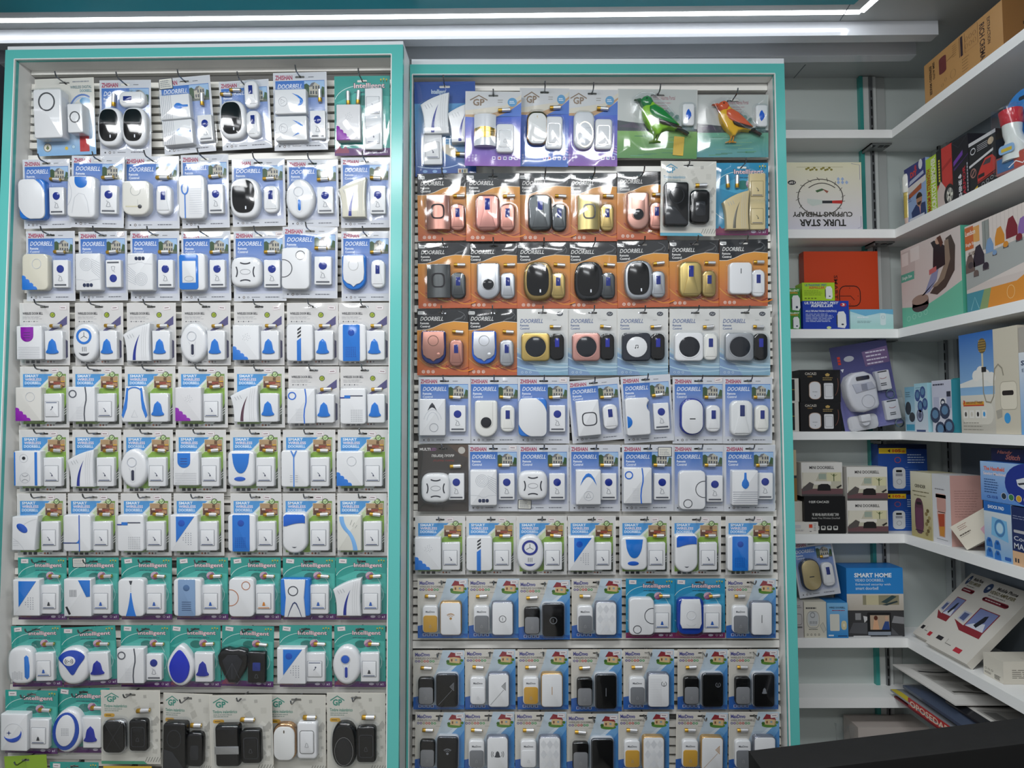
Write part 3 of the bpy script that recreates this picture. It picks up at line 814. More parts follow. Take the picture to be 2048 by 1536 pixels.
def c_mx(face=W, rim='8c8f96', sym='O', symc=None):
    dark = face == BK; symc = symc or ('7d8086' if dark else '44474d')
    c = Ch(rim, 'satin_metal'); c.body(rr(43, 68, 7), 12, 2)
    if dark: c.b.ext(rr(44.5, 69.5, 7.5), 0, 8, 'c9ccd2', 1, 2, mat='plastic')
    c.raised('front_panel', rr(39.5, 64.5, 5.5), face, 2, .8, 'gloss_plastic' if dark else 'plastic'); c.z += 2
    g = c.add('symbol', 'plastic'); z = c.d
    if sym == 'O': g.ring(0, 0, 6.6, 6.6, 1.1, z, symc); g.rect(-.4, -3, .4, 3, z, symc)
    elif sym == 'wifi':
        for k in (4.5, 7.5): g.ring(0, 2, k, k, 1.0, z, symc, 35, 145, 8)
        g.dot(0, 1, 2.6, z, symc, 10); g.ring(0, 2, 10, 9, 1, z, symc, 40, 140, 8)
    elif sym == 'slot': g.rect(-.6, -8, .6, 8, z, symc)
    elif sym == 'power': g.ring(10, 12, 4.6, 4.6, 1.0, z, symc, 120, 420, 14); g.rect(9.5, 8, 10.5, 15, z, symc)
    elif sym == 'bell': g.flat(bell_shape(10, 12), z, symc)
    elif sym == 'bell2':
        g.flat(bell_shape(12, 13), z, symc)
        for k in (9, 12): g.ring(0, 0, k, k, 1, z, symc, -30, 30, 6); g.ring(0, 0, k, k, 1, z, symc, 150, 210, 6)
    elif sym == 'chev':
        for k in range(3): g.line([(14, 17 - 3 * k), (6 + 3 * k, 9), (14, 1 + 3 * k)], 1.3, z, symc)
        g.line([(-16, -28), (10, 2)], .6, z, symc)
    elif sym == 'diam':
        for i in range(3):
            for j in range(3):
                x, y = -12 + 12 * i, -20 + 20 * j
                g.flat([(x, y + 9), (x + 6, y), (x, y - 9), (x - 6, y)], z, 'd9dadd' if (i + j) % 2 else 'e0e1e3')
    elif sym == 'dots':
        for i in range(9):
            for j in range(16): g.rect(-17 + 2.6 * i, -28 + 3.4 * j, -16 + 2.6 * i, -27 + 3.4 * j, z, 'b5b7bc')
        g.ring(10, 14, 4.8, 4.8, 1.0, z, symc, 120, 420, 14); g.rect(9.5, 9, 10.5, 16, z, symc)
    return c
def c_digital():
    c = Ch(); c.body(rr(62, 100, 5), 25, 2.5)
    c.add('speaker_ring').torus(-1, 24, 17, 18, 3, c.z - .6, c.z + .5, '3c3d42'); return c

# ---- push buttons
def b_circ(col=W):
    c = Ch(col); c.body(rr(31, 52, 2), 9, 1.6)
    c.raised('push_button', el(7.4, 7.4, 0, 9), '22348a', .8, .4, 'gloss_plastic')
    g = c.add('bell_mark'); p = bell_shape(8, 9, 0, -9); g.line(p, .8, c.d, '7a7d85', closed=True); g.line([(-4, -2.5), (-1, -4)], .8, c.d, '7a7d85')
    g.rect(-12, -22.5, 12, -19.5, c.d, '54575f'); return c
def b_rc(col=W, mat='plastic', lens='20307c'):
    c = Ch(col, mat); c.body(rr(28, 53, 11), 10, 3.5)
    c.raised('facet_panel', [(-6, 18), (6, 18), (6, 0), (10, -19), (-10, -19), (-6, 0)], col, 1.4, .7)
    c.raised('display', rr(8.4, 17, .8, 0, 8), lens, 1.9, .3, 'gloss_plastic'); c.z += 1.9; return c
def b_bell(bc='2676cf'):
    c = Ch(); c.body([(-18, 29), (14, 29), (18, 27), (18, -27), (15, -29), (-17, -29)], 10, 2)
    c.raised('bell_mark', bell_shape(25, 30, -2, -2), bc, 2.6, 1.6, 'gloss_plastic'); return c
def b_rock(col=W, mk_='4a5068', bar='55617e', bell=False, inv=False):
    c = Ch(col); c.body([(-18, 28), (16, 29), (18, 27), (18, -27), (16, -29), (-18, -29)], 9, 2)
    c.add('rocker_gap').line(rr(27.4, 31.4, 1, -1, -3), 1.0, c.d, 'a3a5aa' if col == W else '9a8c66', closed=True)
    c.raised('rocker', rr(26, 30, 1, -1, -3), col, 1.8, .8); c.z += 1.8
    g = c.add('bell_mark'); s = -1 if inv else 1; z = c.d
    if bell: g.flat(bell_shape(6.5, 8, -1, -6 * s - 2), z, mk_)
    else: g.line([(-3, 2 * s - 3), (0, -1 * s - 3), (1, -4 * s - 3)], 1.2, z, mk_); g.dot(.8, -4 * s - 3, 1.7, z, mk_)
    g.rect(-12, -13 * s - 3 - .8, 10, -13 * s - 3 + .8, z, bar); return c
def b_rockS(col=W, mat='plastic', dark=False):
    c = Ch(col, mat); c.body(rr(34, 58, 6), 10, 3)
    c.add('rocker_edge', 'chrome' if not dark else mat).line(rr(24, 36, 4, 0, -2), 1.0, c.d, 'a0a2a6' if not dark else '3c3e44', closed=True)
    c.raised('rocker', rr(22, 34, 3.5, 0, -2), col, 1.4, .8); g = c.add('bell_mark'); g.line(bell_shape(6, 7, 0, -6), .6, c.z + 1.7, '9a9ca0' if not dark else '4c4e54', closed=True); return c
def b_black():
    c = Ch(BK, 'gloss_plastic'); c.body(rr(35, 56, 9), 11, 4); c.raised('push_button', rr(18, 24, 4, 0, -4), '26282c', 1, .5); return c
def b_blackrect():
    c = Ch(BK, 'gloss_plastic'); c.body(rr(34, 62, 3), 10, 2); c.raised('push_button', rr(15, 17, 2, 0, 2), '24347c', 1, .5)
    c.add('bell_mark').line(bell_shape(7, 8, 0, -17), .7, c.d, '55575e', closed=True); return c
def b_mx(body=W, cap='6d6f73'):
    c = Ch(body, 'gloss_plastic' if body == BK else 'plastic'); c.body(rr(31, 55, 7), 9, 2.5)
    c.raised('push_button', rr(27.5, 34, 5, 0, -8.5), cap, 1.4, .8, 'plastic')
    if body != BK: c.add('lettering').text('MaxDnvo', -9, 14, 9, 18, c.d, '5f6268', .02)
    c.add('bell_mark').line(bell_shape(4.5, 5.5, 0, -13), .5, c.z + 1.7, 'a5a6a8' if cap != W else 'c2c4c8', closed=True); return c
def b_ring():
    c = Ch(); c.body(rr(32, 58, 3), 22, 2); c.add('push_ring').torus(0, 2, 10, 10.5, 2.2, c.z - .6, c.z + .5, '3c3d42'); return c
def b_bird():
    c = Ch(); c.body(rr(24, 43, 5), 8, 2.5); c.raised('leaf_mark', [(0, 11), (5, 3), (5.5, -3), (2, -8), (-1, -11), (-4, -6), (-5.5, 1), (-3, 8)], '2a62cc', .7, .3, 'gloss_plastic'); return c
def battery():
    g = G(mat='satin_metal'); n = 10
    segs = [(-11, 3.4, 'c9cbd0'), (-10.6, 3.7, 'b98f3a'), (-4, 3.7, 'c39a3e'), (-4, 3.7, 'cfd0d4'), (10.4, 3.7, 'd8d9dc'), (10.4, 2, 'c9b070'), (11.4, 1.8, 'c9b070')]
    rings = [[g.pt(x, r * cos(2 * pi * k / n), 4 + r * sin(2 * pi * k / n)) for k in range(n)] for x, r, _ in segs]
    for (A, B, s) in zip(rings, rings[1:], segs[1:]):
        for k in range(n): g.face([A[(k + 1) % n], A[k], B[k], B[(k + 1) % n]], H(s[2]))
    g.face(rings[0], H('c9cbd0')); g.face(rings[-1][::-1], H('c9b070'))
    g.mat = 'card_print'
    return g

# ------------------------------------------------------------------ printed backing cards (100 units wide)
def hole_slot(cy, n=3):
    return [(x, y + cy) for x, y in [(0, 3.2), (2.6, 1.8), (8, 1.8), (9, 0), (8, -1.8), (-8, -1.8), (-9, 0), (-8, 1.8), (-2.6, 1.8)]]
def base_card(h, col, head=None, hole=True, hw=50):
    g = G(mat='card_print'); head = head or col
    y0 = h - 16
    g.ext(rr(2 * hw, 2 * h, 0), -0.5, 0, col, nocap=True)
    g.face([g.pt(x, y, -.5) for x, y in ((-hw, y0), (hw, y0), (hw, -h), (-hw, -h))], H('c9c6bd'))
    g.rect(-hw, -h, hw, y0, 0, col)
    if hole:
        hs = hole_slot(h - 8)           # clockwise from its top
        g.face([g.pt(x, y, -.5) for x, y in ([(-hw, y0), (hw, y0), (hw, h), (0, h)] + hs + [hs[0], (0, h), (-hw, h)])[::-1]], H('c9c6bd'))
        g.face([g.pt(x, y, 0) for x, y in [(-hw, y0), (hw, y0), (hw, h), (0, h)] + hs + [hs[0], (0, h), (-hw, h)]], H(head))
    else: g.rect(-hw, y0, hw, h, 0, head)
    return g
def house(g, x0, y0, x1, y1, z):
    w, h = x1 - x0, y1 - y0
    X = lambda a: x0 + a * w
    Y = lambda b: y0 + b * h
    g.rect(x0, y0, x1, y1, z, '9fbfe0'); g.flat([(X(0), Y(0)), (X(1), Y(0)), (X(1), Y(.3)), (X(0), Y(.28))], z + .05, '5d6258')
    g.flat([(X(0), Y(.15)), (X(.25), Y(.2)), (X(.28), Y(.7)), (X(.12), Y(.85)), (X(0), Y(.8))], z + .08, '34502e')
    g.flat([(X(.8), Y(.2)), (X(1), Y(.15)), (X(1), Y(.6)), (X(.88), Y(.66))], z + .08, '3d5a35')
    g.flat([(X(.24), Y(.15)), (X(.78), Y(.1)), (X(.78), Y(.72)), (X(.55), Y(.9)), (X(.24), Y(.62))], z + .12, 'b9b4a4')
    g.flat([(X(.2), Y(.62)), (X(.4), Y(.66)), (X(.55), Y(.92)), (X(.38), Y(.88))], z + .16, '6d6c70')
    for a, b in ((.3, .2), (.42, .2), (.56, .18), (.68, .18), (.42, .5), (.56, .5), (.68, .5)): g.rect(X(a), Y(b), X(a + .07), Y(b + .2), z + .18, '474b55')
def interior(g, x0, y0, x1, y1, z):
    w, h = x1 - x0, y1 - y0
    g.rect(x0 - .8, y0 - .8, x1 + .8, y1 + .8, z, 'd9d3c4'); g.rect(x0, y0, x1, y1, z + .05, '7a5640')
    r = random.Random(4)
    for a, b, c, d, k in ((0, .6, 1, 1, 'b3946e'), (.05, .1, .45, .45, '5b3426'), (.5, .05, .95, .4, 'b98d6a'), (.75, .5, .98, .95, 'd9a62e'), (.2, .6, .5, .9, 'e0c79a'), (.3, .3, .7, .5, '9b4d3c'), (.0, .0, 1, .12, '55443c'), (.55, .62, .72, .9, '6a4a30'), (.1, .42, .3, .58, 'd8c3b0')):
        g.rect(x0 + a * w, y0 + b * h, x0 + c * w, y0 + d * h, z + .08 + .02 * r.random(), k)
def squares(g, y, z):
    for k in range(3): g.rect(-38 + 10.5 * k, y - 3, -31 + 10.5 * k, y + 3, z, '33363c')
    g.lines(-5, y - 1.5, 2, y + 1.5, 1, z, '7a7c80', 3)
    for k, c in enumerate(('b06a4a', '6a3f3a', '8a8c8e')): g.dot(6 + 6 * k, y, 2, z, c, 8)
def k_ZH():
    h = 66; g = base_card(h, 'd0d2d8')
    g.grad(-46, -52, 46, 52, .1, 'c6cadb', '2a6cbe', n=5)
    g.text('ZHISHAN', -46, 53.5, -14, 61.5, .2, 'a92b55', .03)
    g.lines(16, 56.5, 26, 59, 1, .2, '6d6f76', 2)
    g.text('DOORBELL', -42, 38.5, 4, 46.5, .25, 'eef2f8', .008, .3); g.text('Remote', -42, 31, -25, 35.6, .25, 'e8edf6', .03); g.text('Control', -42, 24.6, -23, 29.2, .25, 'e8edf6', .03)
    house(g, 8, 23, 45.5, 51, .2)
    g.dot(-40, -59, 1.6, .2, '3a3c44'); g.ring(-31, -59, 2, 2, 1, .2, '6b5d50', n=8); g.ring(-23, -59, 2, 1.4, .8, .2, '777a82', n=8)
    g.lines(-16, -60, 2, -57.6, 1, .2, '5c5f68', 5); g.lines(10, -60.5, 43, -57, 1, .2, '6a6d76', 7); return g, h
def k_WB():
    h = 62; g = base_card(h, 'd8d5d2')
    g.text('WIRELESS DOOR BELL', -44, 38.5, -3, 43.5, .2, '33353c', .03); g.lines(-44, 29, 2, 36, 3, .2, '8a8a8e', 3, .25)
    for k in range(3): g.dot(-41 + 10 * k, 25, 1.4, .2, '55585f'); g.lines(-38 + 10 * k, 24.3, -33 + 10 * k, 25.7, 1, .2, '77797f', k)
    g.ring(16, 38, 5, 5, 1.2, .2, '3f4a32', n=12); g.dot(16, 38, 4.3, .22, 'a9b832', 10); g.line([(14, 39), (16, 36), (19, 41)], 1, .26, '2f5a28')
    g.flat([(45, 36), (45, 19), (10, 4), (-4, -6), (4, 4)], .15, '55517f'); g.flat([(40, -10), (46, -14), (46, -46), (40, -50)], .15, '3c3a5c')
    squares(g, -55, .2); return g, h
def k_SC():
    h = 62; g = base_card(h, 'd9d7d4')
    g.flat(rr(89, 103, 3, 0, -4), .1, 'dfe3dc')
    g.flat([(-44, 47), (17, 47), (-8, 22), (-44, -14)], .15, '4f9ad8')
    g.flat([(44, 47), (22, 47), (-6, 18), (-30, -6), (-44, -20), (-44, -40), (-10, -8), (16, 16), (44, 20)], .17, 'c9d6a8')
    g.flat([(44, 47), (26, 47), (6, 26), (44, 20)], .2, '7c9a4e'); g.flat([(44, 20), (10, 20), (-16, -4), (-44, -28), (-44, -55), (0, -55), (44, -20)], .19, '86ad3c')
    g.flat([(44, -12), (44, -55), (20, -55), (34, -40)], .22, '34392c')
    for k in range(3): g.line([(44, -22 - 5 * k), (36, -30 - 5 * k)], 1.2, .25, 'e8eadd')
    for k, (t, c) in enumerate((('SMART', 'e9f1fa'), ('WIRELESS', 'ecdfe6'), ('DOORBELL', 'dfeaf6'))): g.text(t, -40, 40 - 7 * k, (-12, -6, -7)[k], 45.5 - 7 * k, .25, c, .03)
    g.lines(-42, 22, -6, 25, 1, .25, '2f6aa8', 4, .4)
    interior(g, 8, 19, 42, 42, .25); g.ring(31, 46, 5.4, 5.4, 1.4, .4, '3a4a30', n=12); g.dot(31, 46, 4.6, .38, 'c2d8a0', 10); g.line([(28, 46), (31, 44), (34, 49)], 1.2, .44, '3a6a2c')
    squares(g, -57, .3); return g, h
def k_IN(bg='2e9a8f', lite='4cb5a8', foot='5a2a6a'):
    h = 62; g = base_card(h, bg)
    g.flat([(-48, 20), (-10, 36), (48, 30), (48, -10), (10, 4)], .08, lite)
    g.line(bez((-49, 26), (-40, 44), (-8, 47), 10), .9, .15, 'd6efe9'); g.line(bez((20, 34), (34, 20), (38, 8), 8), .8, .15, 'cfe9e4'); g.line(bez((36, 6), (48, -10), (38, -26), 8), .8, .15, 'cfe9e4'); g.line(bez((-49, -24), (-40, -32), (-30, -36), 5), .8, .15, 'cfe9e4')
    g.text('Intelligent', -15.5, 40, 41.5, 51.5, .2, '5a3a4a', .045); g.text('Intelligent', -14.5, 40.8, 40.5, 50.8, .3, 'f3d3d6', .02)
    g.lines(-14, 35.6, 40, 38, 1, .2, '2b4a5c', 3)
    for k in range(3): g.dot(34 + 5 * k, 56 + (k % 2), 1.6, .2, 'c2b53a', 8); g.rect(33.3 + 5 * k, 52, 34.7 + 5 * k, 55, .2, '3a5a30')
    g.flat(el(12, 8, 2, 24, 14), .1, '23766c'); g.dot(16, 26, 8, .25, 'a06a90', 14); g.flat(arc(16, 26, 8, 8, 60, 200, 8), .28, 'd0b0c0'); g.flat(arc(16, 26, 8, 8, 230, 330, 6), .28, '7a3a5a')
    g.rect(-50, -62, 50, -50.5, .15, foot); g.flat([(-50, -58), (-42, -46), (-36, -52), (-30, -47), (-24, -54), (-24, -58)], .2, '8a3a56')
    g.flat(el(5, 2.6, 22, -56, 12), .22, 'd0c4d6'); g.ring(34, -56, 2, 2, .8, .22, 'cfc4d2', n=8); g.text('x1', 39, -58.5, 45, -54, .22, 'e8e0ec', .02)
    return g, h
def gp_logo(g, x, y, s, col, z):
    g.line([(x - 12 * s, y + 1 * s), (x, y + 8 * s), (x + 12 * s, y + 1 * s)], 1.6 * s, z, col); g.text('GP', x - 8 * s, y - 7 * s, x + 8 * s, y + 3 * s, z, col, .03)
def k_GP2(ink='2f8a78', foot='4a9a78'):
    h = 62; g = base_card(h, 'd3d0c6')
    r = random.Random(9)
    for _ in range(26):
        x, y, a, q = r.uniform(2, 46), r.uniform(-46, 56), r.uniform(-40, 40), r.uniform(3, 8)
        g.flat([(min(49, x + q * cos(radians(a + t))), y + q * sin(radians(a + t))) for t in (45, 135, 225, 315)], .1 + .002 * _, r.choice(['bfbcb2', 'c9c6bc', 'b3b0a8', 'dedbd2']))
    gp_logo(g, -32, 49, 1.0, ink, .25)
    g.text('Timbre inalambrico', -45, 33, -6, 38, .25, ink, .01); g.lines(-44, 26, -14, 32, 2, .25, '6f8a80', 2, .3)
    g.flat(rr(18, 6, 3, -36, 20), .25, 'd8a53a'); g.lines(-42, 18.5, -30, 21.5, 1, .3, '6a5520', 3)
    g.rect(-50, -62, 22, -57, .25, foot); g.flat([(22, -62), (22, -57), (28, -62)], .25, foot)
    for k in range(6): g.line([(24 + 4.5 * k, -58), (28 + 4.5 * k, -50)], 1.1, .25, '8a8a82')
    return g, h
def k_GP1(bot='8a5ab0', top='3a62c8'):
    h = 70; g = base_card(h, 'cfcfd0')
    g.grad(-50, -70, 50, 26, .1, bot, top, n=4)
    g.flat([(-50, 26), (-50, 22), (0, 20), (30, 34), (50, 52), (50, 56), (24, 38), (-4, 28)], .2, 'c09a70'); g.flat([(-50, 34), (-50, 26), (-4, 27), (26, 40), (50, 58), (50, 64), (20, 44)], .18, 'd8d0c0')
    g.flat([(-50, 24), (50, 24), (50, 50), (28, 33), (0, 21)], .12, '4a74c8')
    for k in range(5): g.line([(-20 + 6 * k, -20 - 3 * k), (50, -34 - 5 * k)], 1 + .5 * k, .16, ['9aa6e0', 'b8a0d8', 'c8b0e0', 'a8b8e8', '7a70c0'][k])
    gp_logo(g, -26, 52, 1.3, '8c7560', .3); g.lines(8, 48, 20, 56, 2, .3, '9a958c', 3, .3); g.dot(34, 50, 8.5, .3, '5c9ac8', 14); g.lines(29, 47, 39, 53, 2, .34, 'e6eef4', 4)
    for k in range(8): g.ring(-42 + 6 * (k % 3), -50 - 5 * (k // 3), 1.5, 1.5, .6, .25, 'e6e2f0', n=6)
    for k in range(5): g.flat(rr(6, 6.5, 1, 2 + 10 * k, -55), .25, 'e3def0'); g.flat(rr(3.6, 3.6, .5, 2 + 10 * k, -55), .3, ['7a5ab0', 'b04a5a', '6a6a90', '5a7ab0', '8a6ab8'][k])
    return g, h
def k_OR():
    h = 66; g = base_card(h, 'c9702c', '1e2024')
    g.rect(-50, 40, 50, 50.2, .05, '1e2024')
    top = [(-50, 24), (-34, 24), (-18, 29), (0, 37), (22, 41), (50, 39)]
    g.grad(-50, -66, 50, 42, .06, 'bc5a36', 'dd9836', n=4)
    g.flat([(-50, 45), (50, 45)] + top[::-1], .1, '1e2024'); g.line(top, 1.0, .14, 'e8dccc')
    g.flat(rr(13, 6.4, 1.4, -42, 58), .2, 'd4d4d2'); g.lines(-47, 56.8, -37, 59.2, 1, .25, '55575c', 2)
    g.text('DOORBELL', -44, 42.5, 1, 50.5, .25, 'eceae6', .008, .3); g.text('Remote', -44, 35.4, -27, 39.8, .25, 'e6e4e0', .03); g.text('Control', -44, 29, -25, 33.6, .25, 'e6e4e0', .03)
    g.line(arc(24, 50, 20, 12, -30, 70, 10), .6, .2, '77797c'); g.line([(20, 42), (28, 46), (36, 48), (42, 54)], [1, 3, 2.6, 1], .2, '5c5e60')
    r = random.Random(3)
    for k in range(6): g.line(bez((-50 + 14 * k, -30 - 4 * k), (-20 + 12 * k, -64), (10 + 10 * k, -38 - 3 * k), 8), 1.6 + .4 * (k % 3), .12 + .01 * k, ['d89a40', 'a83a28', 'e0b050', 'c85a2c', '8f3020', 'd8822c'][k])
    for k in range(3): g.ring(-38 + 9.5 * k, -59, 2.7, 2.7, .9, .25, 'efe6dc', n=10); g.dot(-38 + 9.5 * k, -59, 1.1, .25, 'efe6dc')
    return g, h
def k_LB():
    h = 66; g = base_card(h, 'd9d8d4')
    g.grad(-50, -66, 50, 8, .08, '7faac2', 'd9d8d4', n=4)
    for k in range(5): g.line(bez((-50, -12 - 9 * k), (-10, -40 - 6 * k), (50, -44 - 3 * k), 10), 2.2, .12 + .01 * k, ['b4cfdd', '94b8cc', 'c4dae4', '7f9fbc', 'a9c8d8'][k])
    g.flat([(-50, -20), (-20, -44), (-4, -66), (-50, -66)], .1, '7f9cc0')
    g.text('DOORBELL', -44, 38, 1, 46, .2, '3c568e', .01, .3); g.text('Remote', -44, 31, -27, 35.4, .2, '566a94', .03); g.text('Control', -44, 24.8, -26, 29.2, .2, '566a94', .03)
    g.flat(el(6.4, 4.4, 34, 56, 16), .2, '4a4d55'); g.line([(30, 55), (33, 58), (34, 54), (38, 57)], .8, .25, 'd0d2d4'); g.rect(20, 43.5, 28, 44.2, .2, '8f9092')
    for k in range(3): g.ring(-40 + 8 * k, -60, 2, 2, .6, .2, 'cfdfe6', n=8)
    return g, h
def k_MX():
    h = 61; g = base_card(h, 'd5d0c6')
    g.flat([(4, 45), (50, 45), (50, -61), (-50, -61), (-50, -44), (-34, -36), (-18, -14), (-4, 20)], .05, 'c2d0da'); g.flat([(8, 61), (50, 61), (50, 44.9), (4, 44.9)], .05, 'c2d2de')
    g.flat([(50, 44), (34, 30), (12, 6), (0, -26), (-6, -61), (50, -61)], .09, '72a8d8'); g.flat([(50, 26), (38, 8), (26, -20), (22, -61), (50, -61)], .11, '4a8ccc')
    g.flat([(10, 14), (34, 34), (40, 34), (20, 14)], .14, 'd8e2ea'); g.flat([(-50, -36), (-40, -34), (-26, -52), (50, -52), (50, -61), (-50, -61)], .16, '2e62b0'); g.flat([(20, -46), (36, -50), (50, -61), (20, -61)], .17, '3a78c4')
    g.text('MaxDnvo', -46, 48.5, -17, 56, .25, '4a4a8c', .035); g.text('WIRELESS DOORBELL', -46, 42.4, 1, 46.4, .25, '6b665e', .012)
    for k, c in enumerate(('5a5a8a', '6a4a8a', '8a8a5a', 'c0503a', 'b03a3a', '3a8a5a', '4aa05a')): g.dot(-44 + 5.6 * k, 38.5, 2.5, .25, c, 10); g.dot(-44 + 5.6 * k, 38.5, 1.1, .3, 'e0dcd4')
    g.lines(-8, 32, 2, 33.2, 1, .25, '8f8b84', 2)
    # cottage
    g.flat(el(15, 4.5, 30, 34, 16), .2, '5f8a3a'); g.flat([(20, 36), (40, 34), (41, 46), (22, 47)], .25, 'd8b98a'); g.flat([(40, 34), (44, 38), (43, 46), (41, 47)], .25, 'b89468')
    g.flat([(17, 46), (24, 57), (38, 54), (44, 45), (30, 47)], .3, '8e3038'); g.rect(24, 38, 27, 43, .3, '7a4a38'); g.rect(32, 39, 36, 43, .3, '8aa0a8'); g.dot(18, 38, 3.4, .32, '3f6a2c', 8); g.dot(45, 40, 3, .32, '4a7a30', 8)
    for k in range(4): g.rect(-40 + 8 * k, -57, -34 + 8 * k, -51.6, .25, 'c3cfe4'); g.rect(-39 + 8 * k, -56.2, -35 + 8 * k, -52.4, .3, ['4a4a8a', '2f4a8a', '34467a', '3a3a6a'][k])
    return g, h
def k_ML():
    h = 66; g = base_card(h, '46413e')
    g.flat([(10, 66), (50, 66), (50, 40), (34, 46)], .05, '5a4a40')
    g.text('MULTI', -46, 54.5, -25, 60, .2, 'dedad6', .03); g.text('LED', -24.5, 54.5, -13, 60, .2, '8a5a88', .03); g.dot(37, 55, 7, .2, 'bdb8b0', 14)
    g.text('הפעמון היהודי', -22, 40, 22, 47, .2, 'd6d2ce', .03); g.text('צלצולים יהודיים', -20, 33, 22, 37, .2, '8a3f3c', .02); return g, h
def k_DG():
    h = 61; g = base_card(h, 'd8d5cc')
    g.grad(-50, -61, 50, 10, .05, '7fb0dc', 'cfd4d6', n=3)
    g.lines(14, 53, 42, 57, 1, .2, '9a9ca0', 2); g.text('WIRELESS DIGITAL', 10, 44, 46, 48.5, .2, '5a7a80', .02); g.text('DOORBELL', 26, 38, 46, 42.5, .2, '5a8a98', .02)
    g.line(arc(30, 0, 24, 34, 60, 190, 12), 3, .15, '5a7ab8'); g.line(arc(30, 0, 21, 30, 80, 200, 12), 1.4, .17, 'a8c4e8'); g.flat(el(9, 6, 34, 24, 12), .16, '6aa0c8')
    g.dot(-32, -48, 7, .2, '8c8576', 14); g.dot(-32, -48, 5.8, .22, 'e0dccf', 14); g.flat([(-32, -44), (-29, -49), (-32, -52), (-35, -49)], .26, '6f7a4a')
    g.rect(23, -56, 39, -32, .3, 'b8252c'); g.dot(0, -50, 3, .2, 'd8b83a'); g.dot(12, -48, 3.4, .2, 'b8d4e4', 10); g.ring(12, -48, 3, 3, .6, .24, '5a8ab0', n=10); return g, h
def k_BI():
    h = 74; g = base_card(h, '2a4f9c')
    g.grad(-50, -74, 50, 40, .05, '2a4a94', '5a9acc', n=4); g.text('Intelligent', -22, 53, 2, 62, .2, 'd8e6ee', .02)
    g.flat([(-6, -12), (46, -8), (46, -46), (-2, -40)], .12, '4a86b8'); g.flat(el(15, 8, 8, -34, 14, -30), .15, 'c9bfa8')
    for k in range(4): g.line([(-4, -16 - 4 * k), (44, -12 - 4 * k)], 1.2, .14, '86b4d0')
    g.line(bez((-46, -58), (-10, -66), (20, -56), 8), 1.2, .14, 'b8d0ea'); g.rect(20, -70, 36, -62, .2, 'd8d2c0')
    for k in range(3): g.rect(22 + 4 * k, -68.5, 24.6 + 4 * k, -63.5, .25, ['a05a4a', '5a7a9a', '8a8a5a'][k])
    for k in range(3): g.flat(el(4, 2.4, -34 + 16 * k, -66, 10), .2, '8ab0dc')
    return g, h
def k_BD(water='4f8a4a', far='7fae5a', h=42):
    g = base_card(h, 'c2c4c0')
    g.flat([(-50, 4), (-36, 2), (-14, 0), (20, -2), (50, -6), (50, -14), (-50, -12)], .1, '3d4248'); g.flat([(-50, -4), (-30, 2), (-20, -6)], .12, '4a4052')
    g.grad(-50, -42, 50, -9, .14, water, far, n=3)
    r = random.Random(5)
    for k in range(12):
        y = r.uniform(-40, -12); x = r.uniform(-48, 20); g.rect(x, y, x + r.uniform(12, 28), y + r.uniform(.4, 1), .2, r.choice(['7fb08a', '3f7a58', '8abf9a', '5a9a70']))
    g.text('Timbre Alarma Portal', -6, 29, 22, 34, .2, 'b08a8e', .02); g.lines(-6, 17, 20, 27, 3, .2, 'b5989a', 5, .35)
    for k in range(9): g.dot(18 + r.uniform(-8, 8), 8 + r.uniform(-8, 8), r.uniform(2, 4.4), .16 + .002 * k, r.choice(['7f9a90', '5f7f78', '94a8a0']), 7)
    for x in (34, 42): g.flat([(x - 5, -8), (x, 12), (x + 5, -8)], .18, '4a6a68')
    return g, h
def k_IN2(): return k_IN('2b8fb8', '46a6cc', '7a2a5c')
def k_GN():
    h = 62; g = base_card(h, '86a63a'); return g, h
def k_plain(): 
    h = 62; g = base_card(h, 'c9a63a'); g.rect(-46, -50, 46, 40, .1, '3a5a9a'); return g, h
KINDS = dict(ZH=(k_ZH, 'blue house-photo', (-22, -13), (26, -16), (21, 26)), WB=(k_WB, 'white green-seal', (-21, -18), (24, -23), (25, 16)),
    SC=(k_SC, 'sky-blue and green', (-23, -14), (22, -21), (27, 21)), IN=(k_IN, 'teal', (-23, -14), (21, -19), (28, 26)),
    IN2=(k_IN2, 'sea-blue', (-20, -13), (23, -19), (28, 27)), GP2=(k_GP2, 'grey-tile', (-23, -12), (17, -10), (24, 30)),
    GP3=(lambda: k_GP2('3a8fb0', '5aa8c0'), 'pale tile-pattern', (-20, -6), (24, -12), (24, 20)),
    GP1=(k_GP1, 'purple streaked', (-14, -6), (20, -13), (20, 34)), GP1b=(lambda: k_GP1('3f6cc0', '3a62c8'), 'blue streaked', (-14, -4), (20, -12), (22, 34)),
    OR=(k_OR, 'black-and-orange', (-10, -13), (27, -22), (30, 20)), LB=(k_LB, 'pale blue wave', (-14, -10), (28, -10), (25, 30)),
    MX=(k_MX, 'cottage-picture', (17, -17), (-24, -20), (-24, 26)), ML=(k_ML, 'dark brown', (-13, -18), (27, -16), (25, 24)),
    DG=(k_DG, 'large cream', (-21, 0), (26, -10), None), BI=(k_BI, 'royal-blue double', (0, 0), (0, 0), None),
    BD=(k_BD, 'green lake', (0, 0), (0, 0), None), BD2=(lambda: k_BD('5a9aa0', '6aa88a'), 'turquoise lake', (0, 0), (0, 0), None), GN=(k_GN, 'plain green', (0, 0), (0, 0), None), PN=(k_plain, 'yellow', (0, 0), (0, 0), None))
